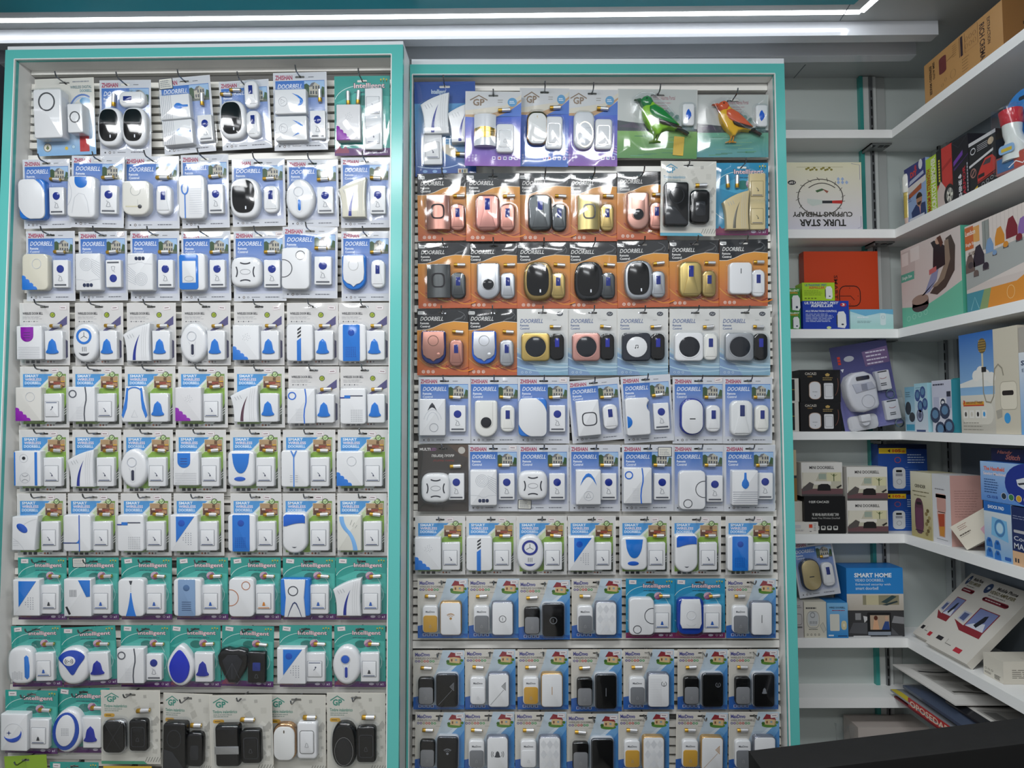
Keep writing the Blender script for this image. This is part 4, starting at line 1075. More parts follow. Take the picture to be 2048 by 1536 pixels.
P = {  # chime designs: builder, short description
 'twoc': (c_twoc, 'chime with two blue corners'), 'shield2': (c_shield2, 'chime with blue half-disc'), 'slotring': (c_slotring, 'cream chime with slot'), 'loop': (c_loop, 'chime with blue loop'),
 'mouse': (c_mouse, 'white chime, black face'), 'mouse_s': (lambda: c_mouse(SI, BK, 'satin_metal'), 'silver chime, black face'), 'mouse_g': (lambda: c_mouse('9c8450', BK, 'satin_metal'), 'bronze chime, black face'), 'mouse_k': (lambda: c_mouse('26282b', BK, 'gloss_plastic'), 'all-black oval chime'),
 'ovalring': (c_ovalring, 'oval chime with blue bar'), 'ovalringd': (lambda: c_ovalring('2c2f45'), 'oval chime with dark bar'), 'ovalringb': (lambda: c_ovalring('2a3f9c', disc='2a5fc0'), 'oval chime with blue lens'), 'ovalY': (c_ovalY, 'smiling chime with blue ring'),
 'ovalYd': (lambda: c_ovalY('27348c'), 'smiling chime with navy ring'), 'flare': (c_flare, 'flared chime with swoosh'), 'flare_c': (lambda: c_flare(CR), 'cream flared chime'), 'flare_p': (lambda: c_flare(W, 'plastic', '5a3a48'), 'flared chime, plum swoosh'), 'flare_g': (lambda: c_flare('d0bd90', 'plastic', '6a6658'), 'gold flared chime'),
 'corner': (c_corner, 'chime with blue wavy corner'), 'cornerr': (lambda: c_corner(BL, 'c', 9, CR), 'cream chime, blue corner'), 'cornerp': (lambda: c_corner(PU, 'd', 2, 'dddbdc'), 'dotted chime, purple corner'), 'cornerpc': (lambda: c_corner(PU, 'c', 2, 'dad7d0'), 'ringed chime, purple corner'), 'cornerc': (lambda: c_corner(BL, 'c', 2), 'ringed chime, blue corner'),
 'spk': (c_spk, 'chime with speaker lines'), 'bframe': (c_bframe, 'chime with blue frame'), 'squ': (c_squ, 'rounded-square chime'), 'rings2': (c_rings2, 'chime with two rings'), 'rings2f': (lambda: c_rings2(DARKLINE, True), 'chime with two dark rings'), 'rings2o': (lambda: c_rings2('b8734a'), 'chime with orange rings'),
 'shieldb': (c_shieldb, 'white shield chime'), 'shieldb_p': (lambda: c_shieldb(PI, 'satin_metal', '22306a'), 'rose shield chime'), 'shieldb_s': (lambda: c_shieldb('d3d5da', 'satin_metal', '2a5fc0'), 'silver shield chime'),
 'ribshp': (c_ribsh, 'chime with purple shield'), 'ribshb': (lambda: c_ribsh('2676cf'), 'ribbed chime, blue shield'), 'stripe': (c_stripe, 'chime with blue stripe'), 'bband': (c_bband, 'chime with blue panel'), 'gband': (lambda: c_bband('7f9cc0', True), 'chime with grey-blue panel'),
 'line1': (c_line1, 'chime with curved line'), 'line1b': (lambda: c_line1('2f6fd0', '2f6fd0'), 'chime with curved blue line'), 'tleg': (c_tleg, 'chime with blue arch'), 'notch': (c_notch, 'chime with notched line'), 'sidebar': (c_sidebar, 'chime with blue side strip'),
 'shieldbig': (c_shieldbig, 'chime, large blue shield'), 'yline': (c_yline, 'chime with blue Y'), 'leaf': (c_leaf, 'chime with tilted oval'), 'tline': (c_tline, 'chime with blue T-line'), 'tri': (c_tri, 'chime with blue triangle'), 'trib': (lambda: c_tri(False), 'chime, plain blue triangle'),
 'btop': (c_btop, 'chime with blue top'), 'scurve': (c_scurve, 'chime with S-shaped stripe'), 'trq': (c_trq, 'chime with grille, slot'), 'spike': (c_spike, 'chime with blue spike'), 'lambda': (c_lambda, 'chime with blue sides'), 'lam2': (c_lam2, 'chime with black arrowhead'), 'arc': (c_arc, 'chime with blue arch'), 'drop': (c_drop, 'chime with blue drop'),
 'leafR': (c_leafR, 'chime with blue leaf'), 'ovalT': (c_ovalT, 'chime with blue crown'), 'tear': (c_tear, 'blue teardrop chime'), 'heart': (c_heart, 'black heart-shaped chime'), 'moon': (c_moon, 'chime with crescent moon'), 'eggring': (c_eggring, 'egg chime, blue ring'),
 'bsq': (c_bsq, 'black square chime'), 'bring': (c_bring, 'black chime with ring'), 'bcan': (c_bcan, 'black silver-banded chime'), 'goldrim': (c_goldrim, 'white gold-rimmed chime'), 'bov': (c_bov, 'black egg-shaped chime'),
 'barrel_p': (lambda: c_barrel(PI), 'rose barrel chime'), 'barrel_g': (lambda: c_barrel('c9b87c'), 'gold barrel chime'), 'barrel_c': (lambda: c_barrel('66696a'), 'charcoal barrel chime'), 'barrel_w': (lambda: c_barrel('d9dbdf', 'gloss_plastic', True), 'white gold-banded chime'),
 'facet_p': (lambda: c_facet('b8837a'), 'rose faceted chime'), 'facet_c': (lambda: c_facet('54585a'), 'charcoal faceted chime'), 'facet_g': (lambda: c_facet('c2ac6c'), 'gold faceted chime'), 'facet_w': (lambda: c_facet('dfe0e0', 'plastic', '28346a'), 'white faceted chime'),
 'utop_p': (lambda: c_utop('c49588'), 'rose chime, black disc'), 'utop_s': (lambda: c_utop(SI), 'silver chime, black disc'), 'utop_w': (lambda: c_utop('e3e2dc', 'plastic'), 'white chime, black disc'), 'plate': (c_plate, 'white plate chime'), 'plain': (c_plain, 'plain white chime'),
 'csq_g': (lambda: c_circsq('c9ad66'), 'gold square chime'), 'csq_p': (lambda: c_circsq('d19c92'), 'rose square chime'), 'csq_k': (lambda: c_circsq('2a2e38', W, 'gloss_plastic'), 'black chime, white disc'), 'csq_w': (lambda: c_circsq(W, '1b1f26', 'plastic'), 'white square chime'), 'csq_s': (lambda: c_circsq('b4b7bb'), 'silver square chime'),
 'notchc': (c_notchc, 'chime with notched sides'), 'capsule': (c_capsule, 'capsule-shaped chime'), 'capsule_g': (lambda: c_capsule('2a3550', 'cdb987', 'satin_metal'), 'gold oval chime'), 'ovalsil': (c_ovalsil, 'chime with silver oval'), 'roundbase': (c_roundbase, 'chime with blue base'), 'digital': (c_digital, 'deep white ringed chime'),
}
for nm, f, rim in (('w', W, '9093a0'), ('k', BK, '50545c'), ('g', W, 'd0a76c')):
    for sy, ds in (('O', 'ring mark'), ('wifi', 'wifi mark'), ('slot', 'slot mark'), ('power', 'power mark'), ('bell', 'bell mark'), ('bell2', 'ringing-bell mark'), ('chev', 'chevron mark'), ('diam', 'diamond relief'), ('dots', 'dotted face'), ('none', 'blank face')):
        P['mx_%s_%s' % (nm, sy)] = ((lambda f=f, rim=rim, sy=sy, nm=nm: c_mx(f, rim, sy, 'b98a4a' if nm == 'g' else None)), '%s chime, %s' % ({'w': 'white', 'k': 'black', 'g': 'gold-edged'}[nm], ds))
B = {'circ': b_circ, 'rc': b_rc, 'rc_p': lambda: b_rc('ba8477', 'satin_metal'), 'rc_c': lambda: b_rc('505456', 'satin_metal'), 'rc_g': lambda: b_rc('b39c62', 'satin_metal'), 'rc_s': lambda: b_rc('b4b7bb', 'satin_metal'), 'rc_k': lambda: b_rc(BK, 'gloss_plastic', '26309a'),
     'rc_w': lambda: b_rc('e4e3dd'), 'bell': b_bell, 'belln': lambda: b_bell('23309a'), 'rock': b_rock, 'rock_i': lambda: b_rock(inv=True), 'rock_b': lambda: b_rock(mk_='2f5fb0', bar='4a6aa8', bell=True), 'rock_k': lambda: b_rock(mk_='33363c', bell=True), 'rock_o': lambda: b_rock(mk_='d0802c', bar='d0802c', bell=True),
     'rock_g': lambda: b_rock('d3c090', '6a6658', '5f5f68'), 'rockS': b_rockS, 'rockS_k': lambda: b_rockS(BK, 'gloss_plastic', True), 'black': b_black, 'brect': b_blackrect, 'ring': b_ring, 'bird': b_bird,
     'mx_go': lambda: b_mx(W, 'c7993f'), 'mx_gr': lambda: b_mx(W, '77797d'), 'mx_k': lambda: b_mx(BK, '808184'), 'mx_w': lambda: b_mx(W, W)}
_cards, _chm = {}, {}
def card_mesh(kind):
    if kind not in _cards:
        g, h = KINDS[kind][0](); _cards[kind] = (g.mesh('card', 0), h)
    return _cards[kind]
def chime_meshes(key, table, name):
    k = (name, key)
    if k not in _chm:
        c = table[key]() if name == 'button' else table[key][0]()
        bl = G(mat='clear_blister'); off = 2.6
        bl.ext(inset(c.out, -off), 0.6, c.z + 3.4, 'ffffff', min(c.bev + 2.2, 8), 4)
        # flange on the card
        ou = inset(c.out, -off - 3); inn = inset(c.out, -off); n = len(ou)
        A = [bl.pt(x, y, .7) for x, y in ou]; Bq = [bl.pt(x, y, .7) for x, y in inn]
        for i in range(n): bl.face([A[i], A[(i + 1) % n], Bq[(i + 1) % n], Bq[i]], H('ffffff'))
        _chm[k] = (c.b.mesh(name), [(n_, g.mesh(n_)) for n_, g in c.parts if g.f], bl.mesh('blister', 50))
    return _chm[k]
BATT = battery().mesh('battery')
def film_mesh(seed):
    r = random.Random(seed); g = G(mat='clear_film'); nx, ny = 16, 20
    W_ = [(r.uniform(.03, .11), r.uniform(-.09, .09), r.uniform(0, 6), r.uniform(.3, .8)) for _ in range(3)]
    cr = [(r.uniform(-45, 45), r.uniform(-1, 1), r.uniform(3, 7), r.uniform(.5, 1.1)) for _ in range(2)]
    ids = []
    for j in range(ny + 1):
        for i in range(nx + 1):
            x, y = -49 + 98 * i / nx, -64 + 128 * j / ny
            z = 1.9 + sum(a * sin(kx * x + ky * y + ph) for kx, ky, ph, a in W_)
            for cx, sl, wd, am in cr: z += am * math.exp(-((x - cx - sl * y * .5) / wd) ** 2)
            e = min(1, min(i, nx - i, j, ny - j) / 2); ids.append(g.pt(x, y, .55 + (max(z, .75) - .55) * e))
    for j in range(ny):
        for i in range(nx):
            a = j * (nx + 1) + i; g.face([ids[a], ids[a + 1], ids[a + nx + 2], ids[a + nx + 1]], H('ffffff'))
    return g.mesh('film', 70)
FILMS = [film_mesh(40 + k) for k in range(7)]
def sticker_mesh(big=False):
    g = G(mat='card_print'); w, h = (27, 19) if big else (15, 8.5)
    g.ext(rr(w, h, 1.6 if big else .6), 0, .25, '3a3f4a' if big else 'e6dede', cap='3a3f4a' if big else 'ecebea'); 
    if big:
        g.flat(rr(w - 2.4, h - 2.4, 1.2), .3, 'd8d6cc'); g.lines(-w / 2 + 3, -h / 2 + 3, w / 2 - 3, h / 2 - 3, 4, .35, '8a8c92', 3, .4)
    else: g.line(rr(w - 1.6, h - 1.6, .4), .6, .3, 'c9a0a2', closed=True); g.lines(-w / 2 + 2.6, -h / 2 + 2.4, w / 2 - 2, h / 2 - 2.4, 1, .3, '9a7a80', 5, .55)
    return g.mesh('price_sticker', 0)
STK, STKB = sticker_mesh(), sticker_mesh(True)
def hook_mesh():
    g = G(u=0.001, mat='chrome'); g.rod([(0, 0, -4), (0, 0, 62), (0, 2, 66), (0, 6, 70), (0, 12, 73)], 1.8, '85888c', 7)
    q = G(u=0.001, mat='chrome'); q.ext(rr(13, 24, 2, 0, 1), -2, 1.2, '83868a', .5, 2, back=True); return g.mesh('wire'), q.mesh('back_plate')
HOOKW, HOOKP = hook_mesh()
ORD = ['zeroth', 'first', 'second', 'third', 'fourth', 'fifth', 'sixth', 'seventh', 'eighth', 'ninth', 'tenth', 'eleventh']

def add_item(parent, name, ms, x, y, rot, sc, labels=None):
    body, subs, bl = ms
    o = put(name, body, parent, (x * U, 0, y * U), rot, scale=(sc, sc, sc))
    for n_, m in subs: put(n_, m, o)
    put('blister', bl, parent, (x * U, 0, y * U), rot, scale=(sc, sc, sc))
    return o
_cnt = [0]
def pack(PN, side, row, col, box, rot, kind, ch, bt, extra=None, dz=0.0, film=True, sticker=True, sc=1.0, bsc=1.0, cpos=None, bpos=None, apos=None, arot=0, desc=None, big=None, crot=0):
    x0, x1, y0, y1 = box; cx, cy = (x0 + x1) / 2, (y0 + y1) / 2
    dep = (DEP_L if PN is PL else DEP_R) - 0.026 - dz - 0.004 * (col % 2)
    lx, lz = PN.at(cx, cy, dep)
    a, _ = PN.at(x0, cy, dep); b, _ = PN.at(x1, cy, dep); _, t = PN.at(cx, y0, dep); _, q = PN.at(cx, y1, dep)
    cm, h = card_mesh(kind)
    rc = abs(sin(radians(rot))); LEAN = radians(3.6)
    wm, hm = (b - a), (t - q)
    wm -= abs(wm / (x1 - x0) * (cx - 1023)) * hm * sin(LEAN) / 1.78
    det = cos(radians(rot)) ** 2 - rc ** 2
    w2 = (wm * cos(radians(rot)) - hm * rc) / det; h2 = (hm * cos(radians(rot)) - wm * rc) / det
    sx, sz = w2 / (100 * U), h2 / (2 * h * U)
    _cnt[0] += 1; n = _cnt[0]
    o = bpy.data.objects.new('doorbell_pack', None); COL.objects.link(o)
    # base of the pack: middle of the card's lower edge
    ca = radians(rot); bx, bz = lx + sin(ca) * h2 / 2, lz - cos(ca) * h2 / 2
    o.location = PN.world(bx, dep + h2 / 2 * sin(LEAN), bz); o.rotation_euler = (LEAN, -ca, PN.th); o.scale = (sx, (sx + sz) / 2, sz)
    k = KINDS[kind]; up = h
    inner = o
    def Y(y): return y + h
    put('card', cm, o, (0, 0, h * U))
    if ch:
        p = cpos or k[2]; add_item(o, 'chime', chime_meshes(ch, P, 'chime'), p[0], Y(p[1]), crot, sc)
    if bt:
        p = bpos or k[3]; add_item(o, 'button', chime_meshes(bt, B, 'button'), p[0], Y(p[1]), 180 if bt == 'circ' and extra == 'inv' else 0, bsc)
    p = apos or k[4]
    r = random.Random(n * 7)
    if p:
        for i, q_ in enumerate(p if isinstance(p[0], (tuple, list)) else [p]): put('battery', BATT, o, (q_[0] * U, 0, Y(q_[1]) * U), arot + r.uniform(-5, 5))
    if isinstance(extra, list):
        for (nm, key, ex, ey, er, es) in extra:
            add_item(o, nm, chime_meshes(key, P if nm == 'chime' else B, nm), ex, Y(ey), er, es)
    if film: put('film', FILMS[n % len(FILMS)], o, (0, 0, h * U), scale=(1, 1, h / 65.0))
    if sticker:
        pos = {'IN': (-36, h - 7), 'IN2': (-36, h - 7), 'SC': (20 + r.uniform(-3, 3), h - 8), 'WB': (34 + r.uniform(-4, 4), h - 10), 'MX': (40, h - 7), 'ZH': (38, h - 6)}.get(kind)
        if pos and not (kind == 'ZH' and n % 3): put('price_sticker', STK, o, (pos[0] * U, -.0003, Y(pos[1]) * U), r.uniform(-7, 7))
    if big: put('price_label', STKB, o, (big[0] * U, -.0006, Y(big[1]) * U), r.uniform(-2, 2))
    where = '%s in %s row, %s display' % (ORD[col], ORD[row], side)
    tag(o, '%s card pack, %s, %s' % (k[1], desc or (P[ch][1] if ch else 'chime'), where), 'doorbell', 'doorbell packs on the %s display' % side)
    # the hook it hangs on
    hk = bpy.data.objects.new('display_hook', None); COL.objects.link(hk)
    yl = h2 / 2 - 8 * U * sz
    hx, hz = lx - sin(ca) * yl, lz + cos(ca) * yl + 0.0012
    dd = DEP_L if PN is PL else DEP_R
    hk.location = PN.world(hx, dd, hz); hk.rotation_euler = (0, 0, PN.th)
    put('wire', HOOKW, hk); put('back_plate', HOOKP, hk)
    tag(hk, 'bent wire hook holding the %s card pack, %s' % (k[1], where), 'hook', 'wire hooks on the %s display' % side)
    return o

# ------------------------------------------------------------------ what hangs where (boxes in photo pixels on the display plane)
def row(PN, side, r, y0, y1, items):
    for c, it in enumerate(items, 1):
        x0, x1, kind, ch, bt = it[:5]; o = dict(it[5]) if len(it) > 5 else {}
        yy0, yy1 = o.pop('y', (y0, y1)); rot = o.pop('rot', 0)
        pack(PN, side, r, c, (x0, x1, yy0, yy1), rot, kind, ch, bt, **o)
L = 'left'
row(PL, L, 1, 157, 310, [
  (67, 195, 'DG', 'digital', 'ring', dict(rot=1.5, sc=.76, bsc=.78, cpos=(-17, -1), bpos=(27, -9), sticker=False)),
  (197, 305, 'ZH', 'mouse', None, dict(y=(162, 311), sc=.86, cpos=(-24, -18), extra=[('chime', 'mouse', 23, -18, 0, .86), ('button', 'rc', 18, 30, 90, .95)], apos=(-20, 30), arot=90, desc='two white black-faced chimes', sticker=False)),
  (315, 434, 'ZH', 'drop', 'circ', dict(y=(152, 308), rot=4.5, cpos=(-15, -33), sc=.84, extra=[('chime', 'drop', -16, 11, -90, .84)], bpos=(36, -28), bsc=.88, apos=(33, 23), arot=90, desc='two chimes with blue drop', big=(-36, 57), sticker=False)),
  (436, 546, 'ZH', 'mouse', 'rc', dict(y=(160, 299), rot=3, cpos=(-22, -12), sc=.95, bpos=(17, 35), bsc=.98, extra=[('button', 'rc', 18, -22, 0, .98)], apos=((-35, 40), (-16, 47)), desc='black-faced chime, two remotes', sticker=False)),
  (545, 657, 'ZH', 'arc', 'circ', dict(y=(146, 299), rot=.8, cpos=(-14, -33), sc=.86, extra=[('chime', 'arc', -14, 12, -90, .86)], bpos=(34, -26), bsc=.92, apos=(38, 24), arot=90, desc='two chimes with blue arch')),
  (668, 781, 'IN', 'cornerp', 'rock', dict(y=(154, 309), cpos=(-22, -14), sc=.82, bpos=(22, 16), bsc=.86, extra=[('button', 'rock', 22, -30, 0, .86)], apos=((-24, 26), (-6, 27)), arot=90, desc='purple-cornered chime, two buttons', sticker=False))])
# the two doubled chimes lie on their side
for o in bpy.data.objects:
    if o.name.startswith('chime') and o.parent and 'two chimes with blue' in o.parent.get('label', '') and abs(o.rotation_euler.y) < .1:
        o.rotation_euler.y = radians(90)
        for b in o.parent.children:
            if b.name.startswith('blister') and (b.location - o.location).length < 1e-6: b.rotation_euler.y = radians(90)
row(PL, L, 2, 316, 454, [
  (43, 145, 'ZH', 'twoc', 'circ', dict(y=(319, 456), rot=.8, dz=.006)), (138, 253, 'ZH', 'shield2', 'circ', dict(y=(312, 455), rot=-1.5, dz=.016)), (247, 361, 'ZH', 'slotring', 'rc', dict(y=(314, 456))),
  (360, 461, 'ZH', 'loop', 'circ', dict(y=(310, 455), rot=.8)), (462, 573, 'ZH', 'mouse', 'rc', dict(y=(318, 452), rot=.8)), (573, 679, 'ZH', 'ovalring', 'circ', dict(y=(320, 453), rot=.6)), (681, 782, 'ZH', 'flare_c', 'circ', dict(y=(316, 454)))])
row(PL, L, 3, 463, 601, [
  (50, 153, 'ZH', 'cornerr', 'circ', {}), (155, 258, 'ZH', 'spk', 'circ', dict(extra='inv', rot=.6)), (259, 361, 'ZH', 'spk', 'circ', dict(desc='chime, speaker lines upturned', crot=180)), (361, 464, 'ZH', 'bframe', 'circ', dict(rot=.4)),
  (466, 574, 'ZH', 'squ', 'circ', dict(dz=-.002)), (563, 677, 'ZH', 'rings2', 'circ', dict(y=(454, 596), rot=-.6, dz=.004)), (682, 782, 'ZH', 'shieldb', 'rc', {})])
row(PL, L, 4, 606, 730, [
  (37, 142, 'WB', 'ribshp', 'bell', {}), (148, 249, 'WB', 'ovalY', 'bell', {}), (252, 354, 'WB', 'flare', 'bell', {}), (362, 463, 'WB', 'ovalringd', 'bell', {}), (467, 570, 'WB', 'corner', 'bell', {}), (573, 678, 'WB', 'stripe', 'bell', {}), (677, 780, 'WB', 'bband', 'bell', {})])
row(PL, L, 5, 733, 855, [
  (38, 141, 'SC', 'cornerpc', 'rock_i', {}), (143, 246, 'SC', 'line1', 'rock', {}), (248, 353, 'SC', 'tleg', 'bell', {}), (355, 457, 'SC', 'cornerp', 'rock', {}), (467, 571, 'SC', 'flare_p', 'bell', {}), (576, 680, 'WB', 'line1b', 'bell', {}), (680, 780, 'WB', 'notch', 'bell', {})])
row(PL, L, 6, 859, 984, [
  (36, 141, 'SC', 'sidebar', 'rock', {}), (143, 245, 'SC', 'flare', 'rock', {}), (245, 348, 'SC', 'ovalringd', 'rock', {}), (350, 454, 'SC', 'ribshb', 'rock', {}), (459, 563, 'SC', 'shieldbig', 'rock', {}), (565, 672, 'SC', 'yline', 'rock', {}), (675, 777, 'SC', 'cornerc', 'rock', {})])
row(PL, L, 7, 986, 1112, [
  (32, 135, 'SC', 'leaf', 'rock', {}), (134, 239, 'SC', 'tline', 'rock', {}), (240, 345, 'SC', 'notch', 'rock', {}), (346, 450, 'SC', 'tri', 'rock', {}), (460, 565, 'SC', 'bband', 'rock', {}), (564, 672, 'SC', 'btop', 'rock', {}), (674, 775, 'SC', 'scurve', 'rock', {})])
row(PL, L, 8, 1114, 1240, [
  (34, 136, 'IN', 'trib', 'rock_k', {}), (135, 240, 'IN', 'trq', 'rock_b', dict(big=(-28, 52), sticker=False)), (241, 346, 'IN', 'spike', 'rock_b', {}), (352, 458, 'IN', 'gband', 'rock_b', {}), (460, 563, 'IN', 'rings2o', 'rock_o', {}), (565, 672, 'IN', 'lambda', 'rock_b', {}), (671, 775, 'IN', 'flare', 'rock_b', {})])
row(PL, L, 9, 1249, 1375, [
  (20, 127, 'IN', 'leafR', 'rock_b', dict(rot=1.2)), (119, 239, 'IN', 'ovalT', 'belln', dict(rot=3, dz=.003)), (240, 343, 'IN', 'line1', 'circ', {}), (338, 443, 'IN', 'tear', 'belln', dict(dz=.003)), (441, 550, 'IN', 'heart', 'brect', dict(rot=-1.2)), (558, 665, 'IN', 'tri', 'rock_i', {}), (668, 772, 'IN', 'ovalringb', 'rock_k', {})])
row(PL, L, 10, 1382, 1534, [
  (7, 119, 'IN', 'moon', 'rock_k', dict(y=(1378, 1509), rot=-.8)), (113, 222, 'IN', 'eggring', 'belln', dict(y=(1374, 1507), dz=-.003)),
  (200, 323, 'GP2', 'bsq', 'rockS_k', dict(y=(1378, 1530), dz=.006, sc=.82, bsc=.9)), (321, 428, 'GP2', 'bring', 'black', dict(y=(1383, 1548), sc=.92, cpos=(-18, -18), bpos=(21, -22), bsc=.95, apos=(20, 14), rot=-1.5)),
  (417, 549, 'GP2', 'bcan', 'rockS_k', dict(y=(1386, 1548), sc=.84, cpos=(-18, -14), bpos=(18, -17), bsc=.92, apos=(12, 24), rot=1.2, dz=.014)), (533, 653, 'GP2', 'goldrim', 'rockS', dict(y=(1387, 1548), sc=.86, cpos=(-17, -8), bpos=(21, -6), apos=(24, 28))),
  (653, 772, 'GP2', 'bov', 'rockS_k', dict(y=(1383, 1548), sc=.86, cpos=(-18, -14), bpos=(19, -14), bsc=.95, apos=(22, 26)))])
row(PL, L, 11, 1522, 1650, [
  (6, 104, 'GN', None, None, dict(y=(1506, 1660), rot=3, film=False, sticker=False, desc='top edge showing')), (98, 200, 'IN', 'flare', 'rock_b', dict(desc='tucked under the grey-tile packs')), (205, 306, 'PN', None, None, dict(y=(1530, 1660), film=False, sticker=False, desc='peeking below the others'))])
R = 'right'
row(PR, R, 1, 180, 331, [
  (828, 953, 'BI', None, 'rock', dict(y=(165, 351), rot=.6, dz=-.004, extra=[('chime', 'flare', -14, 20, 0, .86), ('chime', 'flare', 30, 6, 0, .86)], bpos=(-20, -33), bsc=.84, apos=(28, -41), desc='two white flared chimes', sticker=False)),
  (929, 1043, 'GP1', 'barrel_w', 'rockS', dict(y=(184, 331), rot=-.8, dz=.030, sc=.88, cpos=(-14, -6), bpos=(22, -20), bsc=.92)), (1037, 1139, 'GP1b', 'goldrim', 'rockS', dict(y=(177, 332), rot=-1, sc=.9)), (1130, 1237, 'GP1', 'ovalsil', 'rockS', dict(y=(180, 331), rot=-.8, dz=.003, sc=.9, cpos=(-16, -8), bpos=(22, -14), bsc=.95)),
  (1233, 1396, 'BD', None, 'bird', dict(y=(179, 316), rot=-.8, bpos=(38, 10), bsc=.62, desc='green toy bird chime', sticker=False)), (1392, 1538, 'BD2', None, 'bird', dict(y=(191, 313), bpos=(39, 12), bsc=.68, desc='red and yellow bird chime', dz=-.003, sticker=False))])
row(PR, R, 2, 347, 481, [
  (834, 941, 'OR', 'barrel_p', 'rc_p', dict(rot=.8)), (932, 1040, 'OR', 'facet_p', 'rc_p', dict(dz=.022)), (1038, 1142, 'OR', 'facet_c', 'rc_c', {}), (1137, 1236, 'OR', 'barrel_g', 'rc_g', {}), (1233, 1335, 'OR', 'utop_p', 'rc_p', dict(y=(344, 478))),
  (1319, 1434, 'GP3', 'bring', 'black', dict(y=(323, 471), rot=-.6, dz=.026, sc=.86, cpos=(-24, -12), bpos=(19, -15), apos=(22, 21))), (1429, 1538, 'IN2', 'flare_g', 'rock_g', dict(y=(327, 469), cpos=(-13, -22), sc=.9, bpos=(27, 18), bsc=.85, extra=[('button', 'rock_g', 27, -29, 0, .85)], apos=((-28, 29), (-10, 29)), arot=90, desc='gold flared chime, two buttons', sticker=False))])
row(PR, R, 3, 485, 616, [
  (835, 942, 'OR', 'barrel_c', 'rc_c', dict(rot=.6)), (935, 1040, 'OR', 'utop_s', 'rc_s', {}), (1034, 1140, 'OR', 'mouse_g', 'rc_g', {}), (1135, 1239, 'OR', 'mouse_k', 'rc_c', {}), (1232, 1340, 'OR', 'mouse_s', 'rc_s', dict(y=(481, 615), rot=1.2)), (1337, 1440, 'OR', 'facet_g', 'rc_g', dict(y=(481, 612))), (1437, 1537, 'OR', 'plain', 'rc', dict(y=(479, 611)))])
row(PR, R, 4, 618, 750, [
  (834, 937, 'OR', 'shieldb_p', 'rc_p', dict(cpos=(-17, -11))), (935, 1037, 'OR', 'shieldb_s', 'rc_s', dict(cpos=(-17, -11))), (1034, 1136, 'LB', 'csq_g', 'rc_k', {}), (1135, 1236, 'LB', 'csq_p', 'rc_k', {}), (1234, 1337, 'LB', 'csq_k', 'rc_k', {}), (1338, 1442, 'LB', 'csq_w', 'rc_w', {}), (1438, 1542, 'LB', 'csq_s', 'rc_k', {})])
row(PR, R, 5, 754, 887, [
  (837, 941, 'ZH', 'lam2', 'circ', {}), (938, 1040, 'ZH', 'utop_w', 'rc_w', dict(cpos=(-16, -16))), (1036, 1139, 'ZH', 'twoc', 'circ', {}), (1134, 1249, 'ZH', 'plate', 'rc', dict(rot=5, dz=.002, cpos=(-17, -14))), (1240, 1349, 'ZH', 'notchc', 'circ', dict(y=(748, 887), rot=3.5)), (1344, 1450, 'ZH', 'capsule', 'rc', dict(cpos=(-15, -12))), (1445, 1546, 'ZH', 'facet_w', 'rc_w', dict(cpos=(-16, -15)))])
row(PR, R, 6, 889, 1023, [
  (835, 937, 'ML', 'squ', 'circ', {}), (936, 1038, 'ZH', 'spk', 'circ', dict(cpos=(-19, -17))), (1037, 1138, 'ZH', 'squ', 'circ', dict(big=(-38, -52))), (1138, 1241, 'ZH', 'arc', 'circ', dict(cpos=(-14, -16))), (1243, 1348, 'ZH', 'line1b', 'circ', dict(big=(33, 52), sticker=False)), (1344, 1450, 'ZH', 'rings2f', 'circ', dict(cpos=(-15, -22), bpos=(29, -20))), (1447, 1552, 'ZH', 'drop', 'circ', dict(cpos=(-14, -17), bpos=(27, -15)))])
row(PR, R, 7, 1031, 1150, [
  (830, 931, 'SC', 'corner', 'rock', {}), (932, 1033, 'SC', 'stripe', 'rock', {}), (1033, 1134, 'SC', 'ovalYd', 'rock', {}), (1135, 1232, 'SC', 'tri', 'rock', {}), (1238, 1340, 'SC', 'shieldbig', 'rock', {}), (1342, 1443, 'SC', 'btop', 'rock', {}), (1450, 1548, 'SC', 'bband', 'rock', {})])
row(PR, R, 8, 1156, 1277, [
  (835, 936, 'MX', 'mx_g_wifi', 'mx_go', {}), (937, 1039, 'MX', 'mx_w_O', 'mx_gr', {}), (1037, 1140, 'MX', 'mx_k_O', 'mx_k', dict(y=(1159, 1280))), (1143, 1244, 'MX', 'mx_w_diam', 'mx_gr', {}), (1251, 1350, 'IN2', 'rings2f', 'rock_b', {}), (1347, 1451, 'IN2', 'roundbase', 'rock_b', {}), (1451, 1553, 'MX', 'mx_w_slot', 'mx_gr', {})])
row(PR, R, 9, 1297, 1420, [
  (826, 929, 'MX', 'mx_k_chev', 'mx_k', dict(y=(1299, 1420))), (930, 1031, 'MX', 'mx_w_chev', 'mx_w', {}), (1035, 1137, 'MX', 'mx_g_slot', 'mx_go', {}), (1142, 1244, 'MX', 'mx_k_slot', 'mx_k', dict(y=(1297, 1424))), (1246, 1349, 'MX', 'mx_w_dots', 'mx_gr', {}), (1354, 1456, 'MX', 'mx_k_power', 'mx_k', {}), (1456, 1558, 'MX', 'mx_k_bell', 'mx_k', {})])
row(PR, R, 10, 1422, 1546, [
  (829, 930, 'MX', 'mx_k_wifi', 'mx_k', dict(rot=-.8)), (927, 1029, 'MX', 'mx_w_bell2', 'mx_gr', {}), (1030, 1133, 'MX', 'mx_w_diam', 'mx_w', {}), (1133, 1238, 'MX', 'mx_k_none', 'mx_k', dict(y=(1426, 1550))), (1236, 1339, 'MX', 'mx_g_diam', 'mx_go', {}), (1350, 1457, 'MX', 'mx_g_chev', 'mx_go', dict(rot=-.8)), (1456, 1560, 'MX', 'mx_w_O', 'mx_gr', {})])

